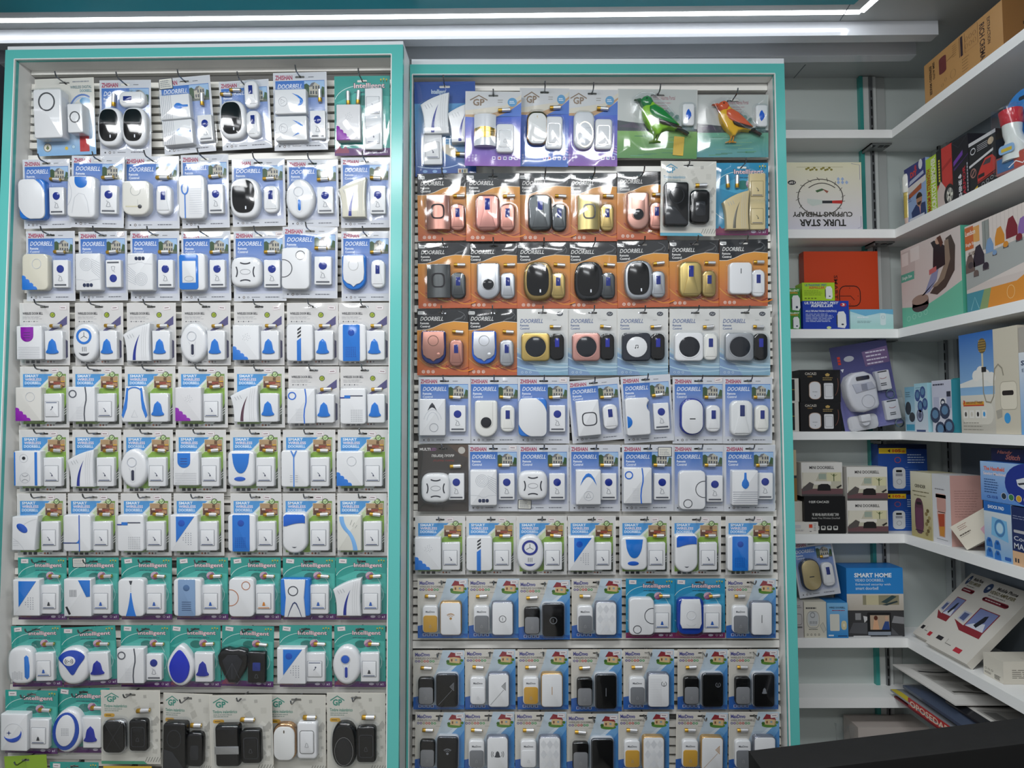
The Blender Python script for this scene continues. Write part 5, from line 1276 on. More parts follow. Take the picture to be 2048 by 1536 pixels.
# ---- the two bird chimes
def bird_parts(body, head, wing, tail, leg):
    out = []
    h = lambda n, mat='gloss_plastic': out.append((n, G(mat=mat))) or out[-1][1]
    g = h('body'); g.ext([(-17, 25), (-8, 26), (-3, 21), (6, 16), (16, 7), (28, -4), (24, -9), (14, -8), (7, -10), (3, -16), (-1, -16), (-3, -12), (-11, -5), (-16, 4), (-18, 13)], 0, 12, body, 6, 4)
    g = h('head'); g.ext([(-21, 25), (-18, 28.5), (-13, 30.5), (-8, 28.5), (-5, 23), (-8, 17), (-17, 16), (-20, 21)], 2, 13, head, 4, 4)
    g = h('beak'); g.ext([(-28.5, 26.5), (-21, 28), (-18, 26), (-19, 22.5), (-23, 25)], 3, 9, head if head.startswith('c') else '2c5a3a', 1.5, 2)
    g = h('wing'); g.ext([(-10, 17), (-4, 19), (6, 14), (16, 5), (26, -5), (18, -5), (4, -1), (-6, 5), (-10, 11)], 8, 15, wing, 3, 3)
    g = h('wing_edge'); g.ext([(-2, 2), (8, -1), (20, -4.5), (30, -9), (20, -7.5), (6, -5), (0, -2)], 9, 15.6, '2b2420', 1, 2)
    g = h('tail'); g.ext([(22, -3), (32, -8), (41, -13), (38.5, -15.5), (28, -10.5), (20, -8)], 4, 9, tail, 1.5, 2)
    g = h('leg'); g.rod([(-1, -15, 5), (-2, -19, 5), (-3.5, -22, 4)], [1.4, .9, .9], leg, 6); g.rod([(-9, -23.5, 3), (-3.5, -22, 4), (3, -23, 3)], .9, leg, 6)
    g = h('leg'); g.rod([(2, -15, 5), (1.5, -19, 5), (.5, -22, 4)], [1.4, .9, .9], leg, 6); g.rod([(-4, -23.5, 2.6), (.5, -22, 4), (6, -23, 3)], .9, leg, 6)
    g = h('eye'); g.dot(-14, 26, .9, 13.2, '101010', 8)
    return out
for o in [q for q in COL.objects if q.name.startswith('doorbell_pack')]:
    lab = o.get('label', '')
    if 'bird chime' in lab:
        cols = ('86c033', '2f7a45', '24803c', '1f2a24', '6a8a3a') if 'green toy' in lab else ('dfae2a', 'cf5a35', 'cf5f3e', '3a2a24', 'c98a2a')
        ps = bird_parts(*cols); root = put('bird_chime', ps[0][1], o, (-2 * U, 0, 42 * U))
        for n_, g in ps[1:]: put(n_, g, root)
        bl = G(mat='clear_blister'); bl.ext([(-32, 27), (-20, 34), (-6, 33), (10, 20), (30, 0), (44, -14), (36, -20), (8, -27), (-10, -27), (-16, -8), (-24, 6)], .6, 18, 'ffffff', 6, 4)
        put('blister', bl, o, (-2 * U, 0, 42 * U))
        if 'green toy' in lab:
            st = G(mat='card_print'); st.ext(rr(13, 23, .4), 0, .3, 'd8b23a'); put('price_sticker', st, o, (27 * U, -.001, 15 * U), -4)

# ------------------------------------------------------------------ corner shelving
TOPS = [259.5, 458.5, 658, 863, 1068, 1276.5, 1395.5, 1600]
BOTS = [276, 476, 676, 879.5, 1086.5, 1295.5, 1416, 1622]
ZT = [onY(1690, y, YF).z for y in TOPS]; ZB = [onY(1690, y, YF).z for y in BOTS]
XR = PR.world(PR.at(1572.5, 300)[0], 0, 0).x + 0.003
for i in range(8):
    o = slab('shelf_board', XR, XW - .0005, YF, YB - .0005, ZB[i], ZT[i], 'f3f4f3', 'laminate')
    tag(o, 'white shelf board on the back wall, %s from the top' % ORD[i + 1], 'shelf', 'white shelf boards on the back wall')
    o = slab('shelf_board', XS, XW - .0005, 1.12, YF - .0008, ZB[i], ZT[i], 'f3f4f3', 'laminate')
    tag(o, 'white shelf board along the right wall, %s from the top' % ORD[i + 1], 'shelf', 'white shelf boards on the right wall')
    # metal corner bracket under each board
    g = G(u=1.0, mat='laminate'); g.box(-.032, -.004, -.045, .032, 0, .012, '8b8f8e'); g.box(-.032, -.012, -.045, -.028, 0, .012, '7b7f7e')
    for x in (-.02, .006, .024): g.box(x - .006, -.0055, -.01, x + .006, -.004, .004, '2a2c2f')
    b = put('shelf_bracket', g, None, (onY(1762, 400, 2.1).x, 2.10, ZB[i] - .0006))
    tag(b, 'dark metal bracket under the %s back-wall shelf board' % ORD[i + 1], 'bracket', 'shelf brackets in the corner')
# uprights on the walls
def wallX(px): return onY(px, 900, YB).x
t = struct(slab('trim_3', wallX(1734.5), wallX(1741.5), YB - .016, YB - .0004, 0, ZCEIL - .002, '3f9b94', 'lacquer'))
t = struct(slab('trim_4', wallX(1741.8), wallX(1769), YB - .012, YB - .0004, 0, ZCEIL - .002, 'd6dad8', 'laminate'))
t = struct(slab('trim_5', wallX(1769.3), wallX(1789), YB - .006, YB - .0004, 0, ZCEIL - .002, 'b4b8b6', 'laminate'))
t = struct(slab('trim_6', XW - .012, XW - .0004, 2.085, YB - .001, 0, ZCEIL - .002, 'b6bcbc', 'laminate'))
def standard(px, label, side=False):
    o = bpy.data.objects.new('slotted_upright', None); COL.objects.link(o)
    o.location = (wallX(px), YB - .0124, 0) if not side else (XW - .0124, 2.115, 0)
    if side: o.rotation_euler = (0, 0, -pi / 2)
    g = G(u=1.0, mat='satin_metal'); g.box(-.005, 0, 0, .005, ZCEIL - .004, .007, '8d9093'); put('channel', g, o)
    q = G(u=1.0, mat='matte'); z = .3
    while z < ZCEIL - .05: q.box(-.0018, z, .0066, .0018, z + .022, .0078, '1b1c1e'); z += .030
    s = put('slots', q, o); s['kind'] = 'stuff'
    return tag(o, label, 'upright')
standard(1757, 'slotted metal upright on the back wall beside the teal strip')
standard(0, 'slotted metal upright on the right wall near the corner', True)

# ---- boxes with printed faces
class Carton(G):
    def __init__(s, w, h, d, col, mat='card_print'):
        super().__init__(1.0, mat); s.w, s.h, s.dp = w, h, d
        s.box(-w / 2, 0, -d, w / 2, h, 0, col)
    def on(s, f):
        w, h, d = s.w, s.h, s.dp; k = .00012
        s.T = {'F': lambda u, v, z: (-w / 2 + u * w, v * h, k * z), 'L': lambda u, v, z: (-w / 2 - k * z, v * h, -d + u * d),
               'R': lambda u, v, z: (w / 2 + k * z, v * h, -u * d), 'T': lambda u, v, z: (-w / 2 + u * w, h + k * z, -v * d)}[f]
        return s
    def fill(s, f, col): s.on(f); s.rect(0, 0, 1, 1, 1, col); return s
    def a(s): return s.w / s.h
def place(g, name, label, cat, loc, rotz=0.0, roty=0.0, group=None, rotx=0.0):
    g.T = None
    return tag(put(name, g, None, loc, roty, rotz, rotx=rotx), label, cat, group)
def dimsB(pxl, pxr, pyt, zi, Y):
    m = (pxl + pxr) / 2; a = onY(pxl, 700, Y).x; b = onY(pxr, 700, Y).x
    if pyt is None: return (a + b) / 2, b - a, None
    yb = pyt
    z = onY(m, pyt, Y).z; pl = onY(pxl, pyt, Y).x; pr = onY(pxr, pyt, Y).x
    return (pl + pr) / 2, pr - pl, z - zi
def boxB(pxl, pxr, pyt, zi, col, d=.09, Y=YF + .006):
    x, w, h = dimsB(pxl, pxr, pyt, zi, Y); g = Carton(w, h, d, col); return g, (x, Y, zi + .0004)
def boxS(pxl, pxr, pyt, zi, col, d=.12, X=None):
    X = XS + .008 if X is None else X
    A = onX(pxl, pyt, X); Bp = onX(pxr, pyt, X)
    g = Carton(A.y - Bp.y, A.z - zi, d, col); return g, (X, (A.y + Bp.y) / 2, zi + .0004)
SIDE = -pi / 2
def device(g, u, v, s, z, c1='e2e4e6', c2='2c3550'):
    """small white plug-in gadget drawn on a box face; u, v centre, s half height"""
    k = s / g.a(); g.flat([(u + x * k, v + y * s) for x, y in ((-.5, -.9), (.35, -1), (.55, -.6), (.5, .6), (.25, 1), (-.35, .95), (-.55, .5))], z, c1); g.flat([(u - .62 * k + x * k, v + y * s) for x, y in ((0, -.5), (.14, -.9), (.14, .6), (.02, .5))], z + .3, '3a3c40'); g.dot(u + .1 * k, v - .55 * s, .16 * k, z + 1, c2, 8)

# back wall, second shelf: cupping set box, printed upside down
g, p = boxB(1556, 1722, 325, ZT[1], 'e4e2d6', .07)
f = g.on('F'); f.grad(0, 0, 1, 1, 1, 'd6d4e0', 'e3dfc0', n=3)
f.text('TURK STAR', .24, .05, .80, .155, 3, '2c2b28', .03, rot=180); f.text('CUPPING THERAPY', .16, .19, .88, .265, 3, '38362f', .03, rot=180)
f.ring(.50, .48, .27, .27, .012, 2, '55524a', 0, 360, 30)
for k in range(16): f.line([(.5 + .25 * cos(.4 * k), .48 + .25 * sin(.4 * k)), (.5 + .30 * cos(.4 * k + .1), .48 + .30 * sin(.4 * k + .1))], .008, 2, '6a665c')
f.line(bez((.36, .62), (.52, .76), (.68, .62), 8), .012, 3, '4a473f'); f.flat([(.44, .58), (.52, .61), (.55, .59), (.46, .55)], 3, '4a6a48'); f.flat([(.52, .61), (.6, .57), (.58, .54)], 3, '9a5a4a')
f.flat([(.34, .46), (.52, .44), (.52, .38), (.40, .35), (.34, .40)], 3, 'c9d3cc'); f.rect(.52, .39, .66, .43, 3.4, '33363a'); f.flat([(.64, .39), (.76, .385), (.76, .435), (.64, .43)], 3.6, 'c23a36')
for sx in (.40, .58):
    for k in range(6): f.dot(sx - .06 + .024 * k, .90 + .018 * sin(2 * k), .017, 3, '8f8640', 6)
f.line([(.22, .93), (.78, .93)], .004, 3, '9a9256')
for k in range(5): f.flat([(.72 + .05 * (k % 3) + x, .70 + .05 * (k // 3) + y) for x, y in ((0, .03), (.02, 0), (0, -.03), (-.02, 0))], 3, '9fb4d8')
f.line([(.88, .98), (.98, .96), (.98, .74)], .006, 3, '8a8ca8'); f.line([(.94, .02), (.98, .04), (.98, .2)], .006, 3, '8a8ca8'); f.flat(el(.05, .035, .16, .70, 14), 3, '2a2a2c'); f.text('12P', .125, .685, .195, .715, 4, 'e6e4dc', .03, rot=180)
place(g, 'boxed_game_set' if False else 'cupping_set_box', 'cream therapy set box with print upside down on second back shelf', 'box', p)

# back wall, third shelf
g, p = boxB(1607, 1755, 503, ZT[2], 'c8431f', .035, YF + .06); f = g.on('F')
f.text('SMART', .40, .40, .45, .70, 3, '5a1c10', .02, rot=270); f.line(rr(.28, .25, .08, .61, .44), .012, 3, '3a1610', closed=True); f.line([(.48, .44), (.62, .44), (.67, .39)], .008, 3, '3a1610')
for dx, dy in ((0, .1), (.11, 0), (0, -.1)): f.dot(.61 + dx, .44 + dy, .006, 3, '3a1610')
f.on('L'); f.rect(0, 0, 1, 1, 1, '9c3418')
place(g, 'smartwatch_box', 'orange-red box with a black watch outline on third back shelf', 'box', p)
gb, pb = boxB(1605, 1697, 602, ZT[2], '1f3fa8', .055, YF + .004); f = gb.on('F')
f.text('ULTRASONIC PEST', .04, .88, .78, .97, 3, 'e6ecf6', .03, .2); f.text('REPELLER', .18, .78, .66, .87, 3, 'e6ecf6', .03, .2); f.text('MULTIFUNCTION CONTROL', .06, .60, .74, .67, 3, 'dfe6f2', .02, .2); f.lines(.06, .24, .68, .56, 6, 3, 'c4d0e8', 4, .35)
f.flat(el(.07, .07, .88, .86, 16), 3, 'b8283a'); f.text('3', .85, .82, .91, .91, 4, 'f0f0f0', .02); device(f, .84, .33, .30, 3); f.dot(.56, .05, .05, 3, 'd0dca0', 10)
place(gb, 'pest_repeller_box', 'royal blue pest repeller box under the lime one', 'box', pb)
zblue = pb[2] + gb.h
g, p = boxB(1604, 1669, 565.5, zblue, 'a6cc2e', .05, YF + .004); f = g.on('F')
f.text('ULTRASONIC PEST', .08, .80, .76, .93, 3, '4a7a8a', .03); f.text('REPELLER', .22, .66, .70, .78, 3, 'c9603a', .03); f.lines(.06, .28, .62, .6, 4, 3, '6f8a28', 4, .3); device(f, .82, .44, .36, 3)
for k in range(4): f.dot(.1 + .1 * k, .13, .035, 3, '6a7a20', 8)
place(g, 'pest_repeller_box', 'lime green pest repeller box on top of the blue one', 'box', p)
g, p = boxB(1556, 1601, 623, ZT[2], '3b8a34', .05, YF + .004); f = g.on('F'); f.text('REPELLENT', .3, .86, .95, .95, 3, 'e6ecdc', .03); f.text('CONTROL', .5, .76, .9, .84, 3, 'd8963a', .03); device(f, .80, .36, .34, 3)
place(g, 'pest_repeller_box', 'lower of two dark green repeller boxes behind the teal frame', 'box', p); z2 = p[2] + g.h
g, p = boxB(1556, 1600, 577, z2, '3b8a34', .05, YF + .004); f = g.on('F'); f.text('REPELLENT', .3, .86, .95, .95, 3, 'e6ecdc', .03); f.text('CONTROL', .5, .76, .9, .84, 3, 'd8963a', .03); device(f, .80, .36, .34, 3)
place(g, 'pest_repeller_box', 'upper of two dark green repeller boxes behind the teal frame', 'box', p)
g, p = boxB(1700, 1786, 619, ZT[2], 'b9dfe6', .05, YF + .004); f = g.on('F'); f.grad(0, 0, 1, .7, 1, 'a9d8d4', 'c2e4ea', n=2); f.flat([(0, 1), (1, 1), (1, .74), (.7, .82), (.35, .66), (0, .9)], 2, '6fb4d8')
f.lines(.16, .54, .5, .64, 1, 3, 'dcecf2', 8, .7); f.lines(.16, .3, .58, .42, 2, 3, '7a9aa0', 3, .4); f.flat(rr(.13, .62, .06, .76, .5), 3, 'd8e8ec'); f.ring(.76, .6, .035, .09, .01, 4, '9ac0c8', n=10)
place(g, 'gadget_box', 'pale aqua box at the corner of the third back shelf', 'box', p)

# back wall, fourth shelf: black chime boxes, motion alarm pack
def cacazi(g, sm=True):
    f = g.on('F'); f.text('CACAZI', .12, .84, .40, .92, 3, 'c9c2b8', .02); f.text('CHIME', .18, .77, .30, .815, 3, '9a7a4a', .02)
    f.flat([(.62, .86), (.68, .9), (.74, .86), (.72, .8), (.64, .8)], 3, 'b89a5a'); f.lines(.56, .66, .88, .78, 2, 3, 'a08a5a', 3, .4)
    f.flat(rr(.30, .56, .13, .36, .36), 3, 'b79a86'); f.flat(rr(.27, .53, .12, .36, .36), 3.5, 'd6d7db'); f.lines(.30, .30, .42, .33, 1, 4, '8a8c92', 2, .6); f.dot(.36, .2, .012, 4, '33353a', 6)
    f.flat(rr(.23, .50, .03, .70, .34), 3, 'd2d3d6'); f.line(rr(.18, .36, .03, .70, .34), .008, 4, '77797e', closed=True); f.line(bez((.86, .2), (.98, .4), (.93, .74), 8), .01, 3, '8a5a4a')
g, p = boxB(1600, 1681, 804.5, ZT[3], '141315', .06); cacazi(g); place(g, 'doorbell_box', 'black doorbell box, lower of two beside the alarm pack', 'box', p, group='black doorbell boxes'); z2 = p[2] + g.h
g, p = boxB(1600, 1680, 740, z2, '141315', .06); cacazi(g); place(g, 'doorbell_box', 'black doorbell box, upper of two beside the alarm pack', 'box', p, group='black doorbell boxes')
for k, (t, b, lab) in enumerate(((804, ZT[3], 'lower'), (757, None, 'upper'))):
    g, p = boxB(1556, 1597, t, b if b else zz, 'cfccc4', .06); f = g.on('F'); f.rect(.05, .04, .80, .96, 2, '1a1a1c'); f.rect(.05, .5, .80, .53, 3, '8a7a3a'); zz = p[2] + g.h
    place(g, 'doorbell_box', 'black box with white edge, %s one by the teal frame' % lab, 'box', p)
# motion alarm blister pack, leaning, on the fourth shelf
YA = YF + .012
o = bpy.data.objects.new('motion_alarm_pack', None); COL.objects.link(o)
tag(o, 'violet-blue blister pack with white motion alarm and two key remotes', 'alarm')
A0 = onY(1690, 861, YA); o.location = (onY(1748, 861, YA).x, YA, ZT[3] + .011); o.rotation_euler = (0, -radians(9.5), 0)
ua = (onY(1806, 861, YA).x - A0.x) / 100.0
def AG(mat='plastic'): return G(u=ua, mat=mat)
g = AG('card_print'); g.ext(rr(100, 148, 3, 0, 74), -.5, 0, '6a6aa0', nocap=True, back=True); g.grad(-50, 0, 50, 112, 0, '7c7cb4', '4a4a78', n=4); g.grad(-50, 112, 50, 148, 0, '4a4a78', '2c2c4e', n=2)
g.flat([(4, 132), (49, 136), (49, 108), (6, 106)], .3, '6e5a80')
for k in range(4): g.lines(10, 128 - 6.5 * k, 46, 131 - 6.5 * k, 1, .5, 'c9c2d4', k, .8)
for k in range(3): g.rect(-40, 116 + 5 * k, -35, 120 + 5 * k, .4, 'c23a2c')
g.flat(el(9, 5, -20, 124, 14), .4, 'a9abb4'); g.flat([(-38, 108), (-32, 108), (-35, 102)], .4, 'd2d4dc'); put('card', g, o)
g = AG(); g.ext([(-44, 62), (-43, 82), (-36, 94), (-24, 99), (-8, 99), (4, 92), (9, 78), (8, 40), (4, 34), (-20, 30), (-34, 34), (-40, 44)], 0, 22, 'd6d6dc', 6, 4, back=True); al = put('alarm', g, o)
q = AG('gloss_plastic'); q.ext(rr(23, 7, 2, -14, 88), 21, 23, '2c2a34', .6); put('sensor_window', q, al)
q = AG('gloss_plastic'); q.ext([(-34, 80), (0, 80), (5, 68), (-30, 64)], 20, 24, 'b9bac6', 1.5, 2); q.rect(-20, 67, -10, 78, 24.3, '8f909c'); put('lens', q, al)
q = AG(); q.torus(-12, 48, 11, 11, .8, 21, 22.8, 'b4b4bc'); put('speaker_ring', q, al)
for (x, y) in ((28, 78), (34, 26)):
    q = AG(); q.ext(rr(25, 34, 2, x, y), 0, 8, 'd4d4d8', 1.5, 2, back=True); rm = put('remote', q, o)
    z = AG(); z.rect(x - 6, y - 6, x + 4, y - 4.5, 8.3, '44464e'); z.rect(x - 6, y - 9, x + 4, y - 7.5, 8.3, '44464e'); z.line(arc(x, y + 6, 6, 3, 200, 340, 8), .8, 8.3, 'a05a5a'); z.rect(x - 8, y + 14, x + 8, y + 16, 8.3, '3a3c44'); put('keys', z, rm)
    z = AG('chrome'); z.torus(x + 10, y - 25, 7, 7, 1.6, 1, 3, 'a9abb0'); put('key_ring', z, rm)
q = AG(); q.ext(rr(52, 26, 8, -18, 12), 0, 4, 'd8d8dc', 1.5, 2); q.rod([(-18, 12, 4), (-18, 14, 12)], [8, 7], 'd2d2d6', 12); q.ext(rr(17, 12, 2, -18, 20), 8, 16, 'dcdce0', 1.5, 2); put('mount', q, o)
q = AG('clear_blister'); q.ext([(-48, 24), (-47, 90), (-38, 102), (6, 102), (14, 92), (14, 60), (46, 58), (48, 4), (-46, 2)], .6, 26, 'ffffff', 5, 3); put('blister', q, o)

# back wall, fifth shelf
def mini(g):
    f = g.on('F'); f.rect(0, .70, 1, 1, 1, 'd9d7d2'); f.text('MINI DOORBELL', .20, .80, .80, .89, 3, '26262a', .02)
    f.rect(.02, .20, .98, .70, 1.5, 'bdb9a6'); f.flat([(.05, .7), (.45, .7), (.3, .35), (.02, .30)], 2, 'd3cfc0'); f.rect(.42, .5, .6, .66, 2.4, '9aa79a'); f.rect(.62, .44, .96, .7, 2.2, 'cfcba6')
    f.rect(.3, .34, .72, .44, 2.6, 'dcd8d0'); f.flat([(.02, .24), (.2, .42), (.3, .36), (.26, .2), (.02, .14)], 3, '55504e'); f.rect(0, .05, 1, .22, 2.8, '6a4c50'); f.rect(0, 0, 1, .06, 3, '4c4a4a')
    f.flat([(.38, .16), (.40, .32), (.48, .36), (.64, .36), (.70, .30), (.71, .16)], 3.6, '1d1b1c'); f.rect(.78, .44, .80, .66, 3, '4a5a3a')
    for k in range(4): f.line([(.79, .58), (.72 + .05 * k, .66 - .02 * (k % 2))], .012, 3.2, '5a6a3c')
    f.flat([(.84, .26), (.96, .34), (.98, .3), (.88, .22)], 3.2, '2c2826')
g, p = boxB(1694, 1775, 1001.5, ZT[4], 'd3d0ca', .06); mini(g); place(g, 'mini_doorbell_box', 'white doorbell box with living-room picture, bottom beside blue alarms', 'box', p); z2 = p[2] + g.h
g, p = boxB(1693, 1774, 934, z2, 'd3d0ca', .06, YF + .008); mini(g); place(g, 'mini_doorbell_box', 'white doorbell box with living-room picture, stacked beside blue alarms', 'box', p)
g, p = boxB(1608, 1690, 993, ZT[4], '111112', .06); f = g.on('F')
f.text('CACAZI', .30, .82, .60, .88, 3, 'd6d6d2', .02); f.text('卡佳斯', .10, .815, .28, .885, 3, 'd6d6d2', .01); f.text('不用电池的无线门铃', .18, .47, .84, .55, 3, 'd2d2ce', .008); f.text('Batter Free Wireless Doorbell', .18, .39, .86, .44, 3, 'a9a9a6', .01)
for k in range(4): f.flat(rr(.11, .11, .02, .30 + .15 * k, .15), 3, 'cfcfca'); f.flat(rr(.07, .06, .01, .30 + .15 * k, .165), 4, '2a2a2c')
place(g, 'doorbell_box', 'black wireless doorbell box carrying a white mini doorbell box', 'box', p); z2 = p[2] + g.h
g, p = boxB(1602, 1684, 925, z2, 'd3d0ca', .055, YF + .010); mini(g); place(g, 'mini_doorbell_box', 'white doorbell box with living-room picture on the black box', 'box', p)
g, p = boxB(1560, 1637, 1044.5, ZT[4], 'd9d6d0', .012, YF + .0003); f = g.on('F'); f.flat(rr(.3, .3, .05, .40, .6), 2, 'c6c6c8'); f.lines(.34, .2, .72, .36, 2, 3, '9a9a9c', 3, .4); f.rect(.76, .5, .85, .8, 3, 'd0492c'); f.lines(.88, .2, .97, .9, 5, 3, '8a8a8c', 5, .4); f.dot(.80, .2, .03, 3, '3a3a3c', 8)
p = (p[0], YF + .0032, p[2]); place(g, 'bulb_box', 'small white box with orange mark in front of black box', 'box', p)
g, p = boxB(1556, 1604, 1003, ZT[4], 'c9c4b8', .05, YF + .02); place(g, 'gadget_box', 'plain off-white box squeezed against the teal frame', 'box', p); z2 = p[2] + g.h
g, p = boxB(1556, 1592, 900, z2, 'b9a98a', .05, YF + .02); f = g.on('F'); f.rect(0, 0, 1, .45, 2, '8a6a3a'); f.rect(0, .45, 1, .5, 3, '3a3a3c'); place(g, 'gadget_box', 'brown and cream box standing on the off-white box', 'box', p)
def alarm_box(g):
    f = g.on('F'); f.grad(0, 0, 1, 1, 1, '2f5cae', '1d3a80', n=3); f.rect(0, .90, 1, 1, 2, '16203c')
    f.rect(.02, .80, .58, .92, 3, 'd9b82a'); f.text('105', .30, .825, .47, .895, 4, 'c23a20', .04); f.text('dB', .48, .825, .55, .87, 4, 'c23a20', .02); f.flat([(.20, .86), (.25, .90), (.25, .82)], 4, '4a2a10'); f.ring(.40, .66, .06, .06, .014, 3, 'a04a4a', n=14); f.lines(.60, .58, .96, .80, 4, 3, 'b9cbe6', 4, .35)
    for k in range(9): f.rect(.55, .50 - .05 * k, .55 + .3 * ((k * 37 % 10) / 10 + .2), .505 - .05 * k, 2.5, '7fa0d4')
    f.flat(rr(.26, .46, .08, .42, .27), 3, 'd4d7da'); f.flat(rr(.12, .05, .01, .42, .42), 4, '1c1d20'); f.flat(rr(.14, .06, .01, .42, .34), 4, '9a9ca4'); f.ring(.42, .19, .05, .055, .01, 4, '9a9ca0', n=12)
g, p = boxB(1756, 1852, 981.5, ZT[4], '22468e', .05, YF + .055); alarm_box(g); place(g, 'motion_alarm_box', 'blue alarm box with yellow band, lower, half behind grinder box', 'box', p, group='blue alarm boxes'); z2 = p[2] + g.h
g, p = boxB(1755, 1853, 889, z2, '22468e', .05, YF + .055); alarm_box(g); place(g, 'motion_alarm_box', 'blue alarm box with yellow band, upper one in the corner', 'box', p, group='blue alarm boxes')

# back wall, sixth shelf
g, p = boxB(1556, 1606, 1203, ZT[5], 'b9b5b4', .05); f = g.on('F'); f.line(rr(.28, .3, .08, .80, .5), .014, 3, '6a686a', closed=True); f.lines(.66, .25, .95, .32, 1, 3, '55555a', 2, .6); f.lines(.66, .8, .95, .9, 2, 3, '77777c', 4, .4)
place(g, 'gadget_box', 'pale grey box with line drawing beside the teal frame', 'box', p)
g, p = boxB(1607.5, 1652, 1204, ZT[5], 'd3cfc0', .05); f = g.on('F'); f.lines(.08, .80, .68, .85, 1, 3, '4a4a4a', 3, .8); f.line(rr(.56, .46, .18, .40, .50), .02, 3, '9a9c9c', closed=True); f.flat(rr(.48, .40, .16, .40, .52), 2.5, 'c2c5c6'); f.ring(.38, .63, .1, .07, .03, 4, '8f9294', n=14)
for k in range(5): f.rect(.26 + .07 * k, .38, .28 + .07 * k, .46, 4, '55585a')
f.lines(.2, .22, .6, .24, 1, 4, '55585a', 2, .8); f.flat([(.70, .34), (.84, .42), (.97, .22), (.86, .14)], 3, 'c6c4b8'); f.line([(.70, .34), (.84, .42), (.97, .22), (.86, .14)], .015, 3.5, '8a8a84', closed=True)
for k in range(4): f.ring(.14 + .17 * k, .08, .035, .025, .012, 3, '6a6a66', n=8)
place(g, 'wireless_bell_box', 'cream box printed with a grey speaker chime', 'box', p)
g, p = boxB(1653.5, 1695, 1206, ZT[5], '3f93d4', .06, YF + .002); f = g.on('F'); f.grad(0, 0, 1, 1, 1, '2f86cc', '7fb8e0', n=3); f.text('WIRED DOORBELL', .10, .84, .88, .89, 3, '2a3a5a', .03); f.lines(.24, .77, .86, .80, 1, 3, 'a03a4a', 2, .7); f.flat(rr(.46, .48, .04, .36, .44), 3, 'd6d6cc'); f.flat(rr(.26, .26, .10, .80, .36), 3, 'd0c9a0'); f.dot(.80, .36, .05, 4, 'e0dcc8', 10); f.rect(.05, .05, .3, .09, 3, 'dfe9f2'); f.rect(.5, .04, .95, .07, 3, '2a4a7a')
place(g, 'wired_doorbell_box', 'bright blue wired doorbell box beside the cream one', 'box', p)
g, p = boxB(1692, 1805, 1136, ZT[5], '1f78c4', .075, YF + .014); f = g.on('F'); f.rect(0, .62, 1, 1, 1, '2a86d0')
f.text('SMART HOME', .14, .86, .80, .925, 3, 'eef4fa', .035); f.text('VIDEO DOORBELL', .15, .80, .66, .84, 3, 'dce9f4', .005); f.text('Enhanced security with', .16, .735, .78, .775, 3, 'd2e3f2', .01); f.text('smart doorbell', .16, .68, .56, .725, 3, 'd2e3f2', .01)
f.rect(0, .38, 1, .62, 1, 'bfb8aa'); f.grad(0, .38, 1, .62, 1.5, 'b5aea2', 'd0cac0', n=2); f.rect(.28, .46, .92, .60, 2, '8f8a70'); f.rect(.34, .46, .56, .60, 2.3, 'c4bc9a'); f.flat([(.6, .5), (.8, .6), (.88, .58), (.7, .48)], 2.6, '33484a'); f.flat([(.62, .46), (.88, .52), (.9, .5), (.7, .45)], 2.8, '2c3c40')
f.rect(0, 0, 1, .38, 1, '3a3a3c'); f.flat([(.02, .05), (.9, .02), (.7, .2), (.1, .2)], 1.6, '55565a'); f.flat([(.14, .24), (.24, .24), (.24, .34), (.14, .34)], 2, '8f9092'); f.flat([(.3, .2), (.28, .3), (.4, .28)], 2, 'cfcfd0')
f.flat(rr(.42, .34, .02, .56, .18), 3, '17171a'); f.rect(.40, .10, .74, .31, 4, 'b5a08a'); f.flat([(.44, .10), (.47, .26), (.52, .28), (.56, .10)], 5, 'd8a884'); f.dot(.50, .27, .035, 5.2, '5a2e20', 10); f.flat([(.60, .10), (.66, .22), (.73, .22), (.74, .10)], 5, '2f4a86'); f.dot(.69, .27, .03, 5.2, 'c9a48c', 10); f.rect(.36, .02, .76, .07, 3.4, '8a93a0'); f.rect(.1, .0, .4, .012, 3, 'cfcfcf'); f.rect(.70, .0, .96, .012, 3, '8a8a8c')
f.flat([(.78, .2), (1, .18), (1, .28), (.82, .30)], 2, '8a8b8e')
place(g, 'video_doorbell_box', 'blue and grey video doorbell box at the corner', 'box', p)
# blister pack lying on top of the small boxes
cm, h = card_mesh('ZH')
o = bpy.data.objects.new('doorbell_pack', None); COL.objects.link(o)
Yp = YF + .022; zsm = onY(1630, 1203, YF + .006).z
wpk = onY(1680, 1150, Yp).x - onY(1592, 1150, Yp).x
o.scale = (.94 * wpk / (100 * U),) * 3; o.location = (onY(1641, 1205, Yp).x, Yp, zsm + .012); o.rotation_euler = (radians(-4), -radians(7), 0)
put('card', cm, o, (0, 0, h * U)); add_item(o, 'chime', chime_meshes('capsule_g', P, 'chime'), -18, h - 12, 0, 1.05); add_item(o, 'button', chime_meshes('rc', B, 'button'), 24, h - 16, 0, 1.05); put('battery', BATT, o, (24 * U, 0, (h + 26) * U))
put('film', FILMS[2], o, (0, 0, h * U))
tag(o, 'blue house-photo card pack, gold oval chime, propped on shelf boxes', 'doorbell')

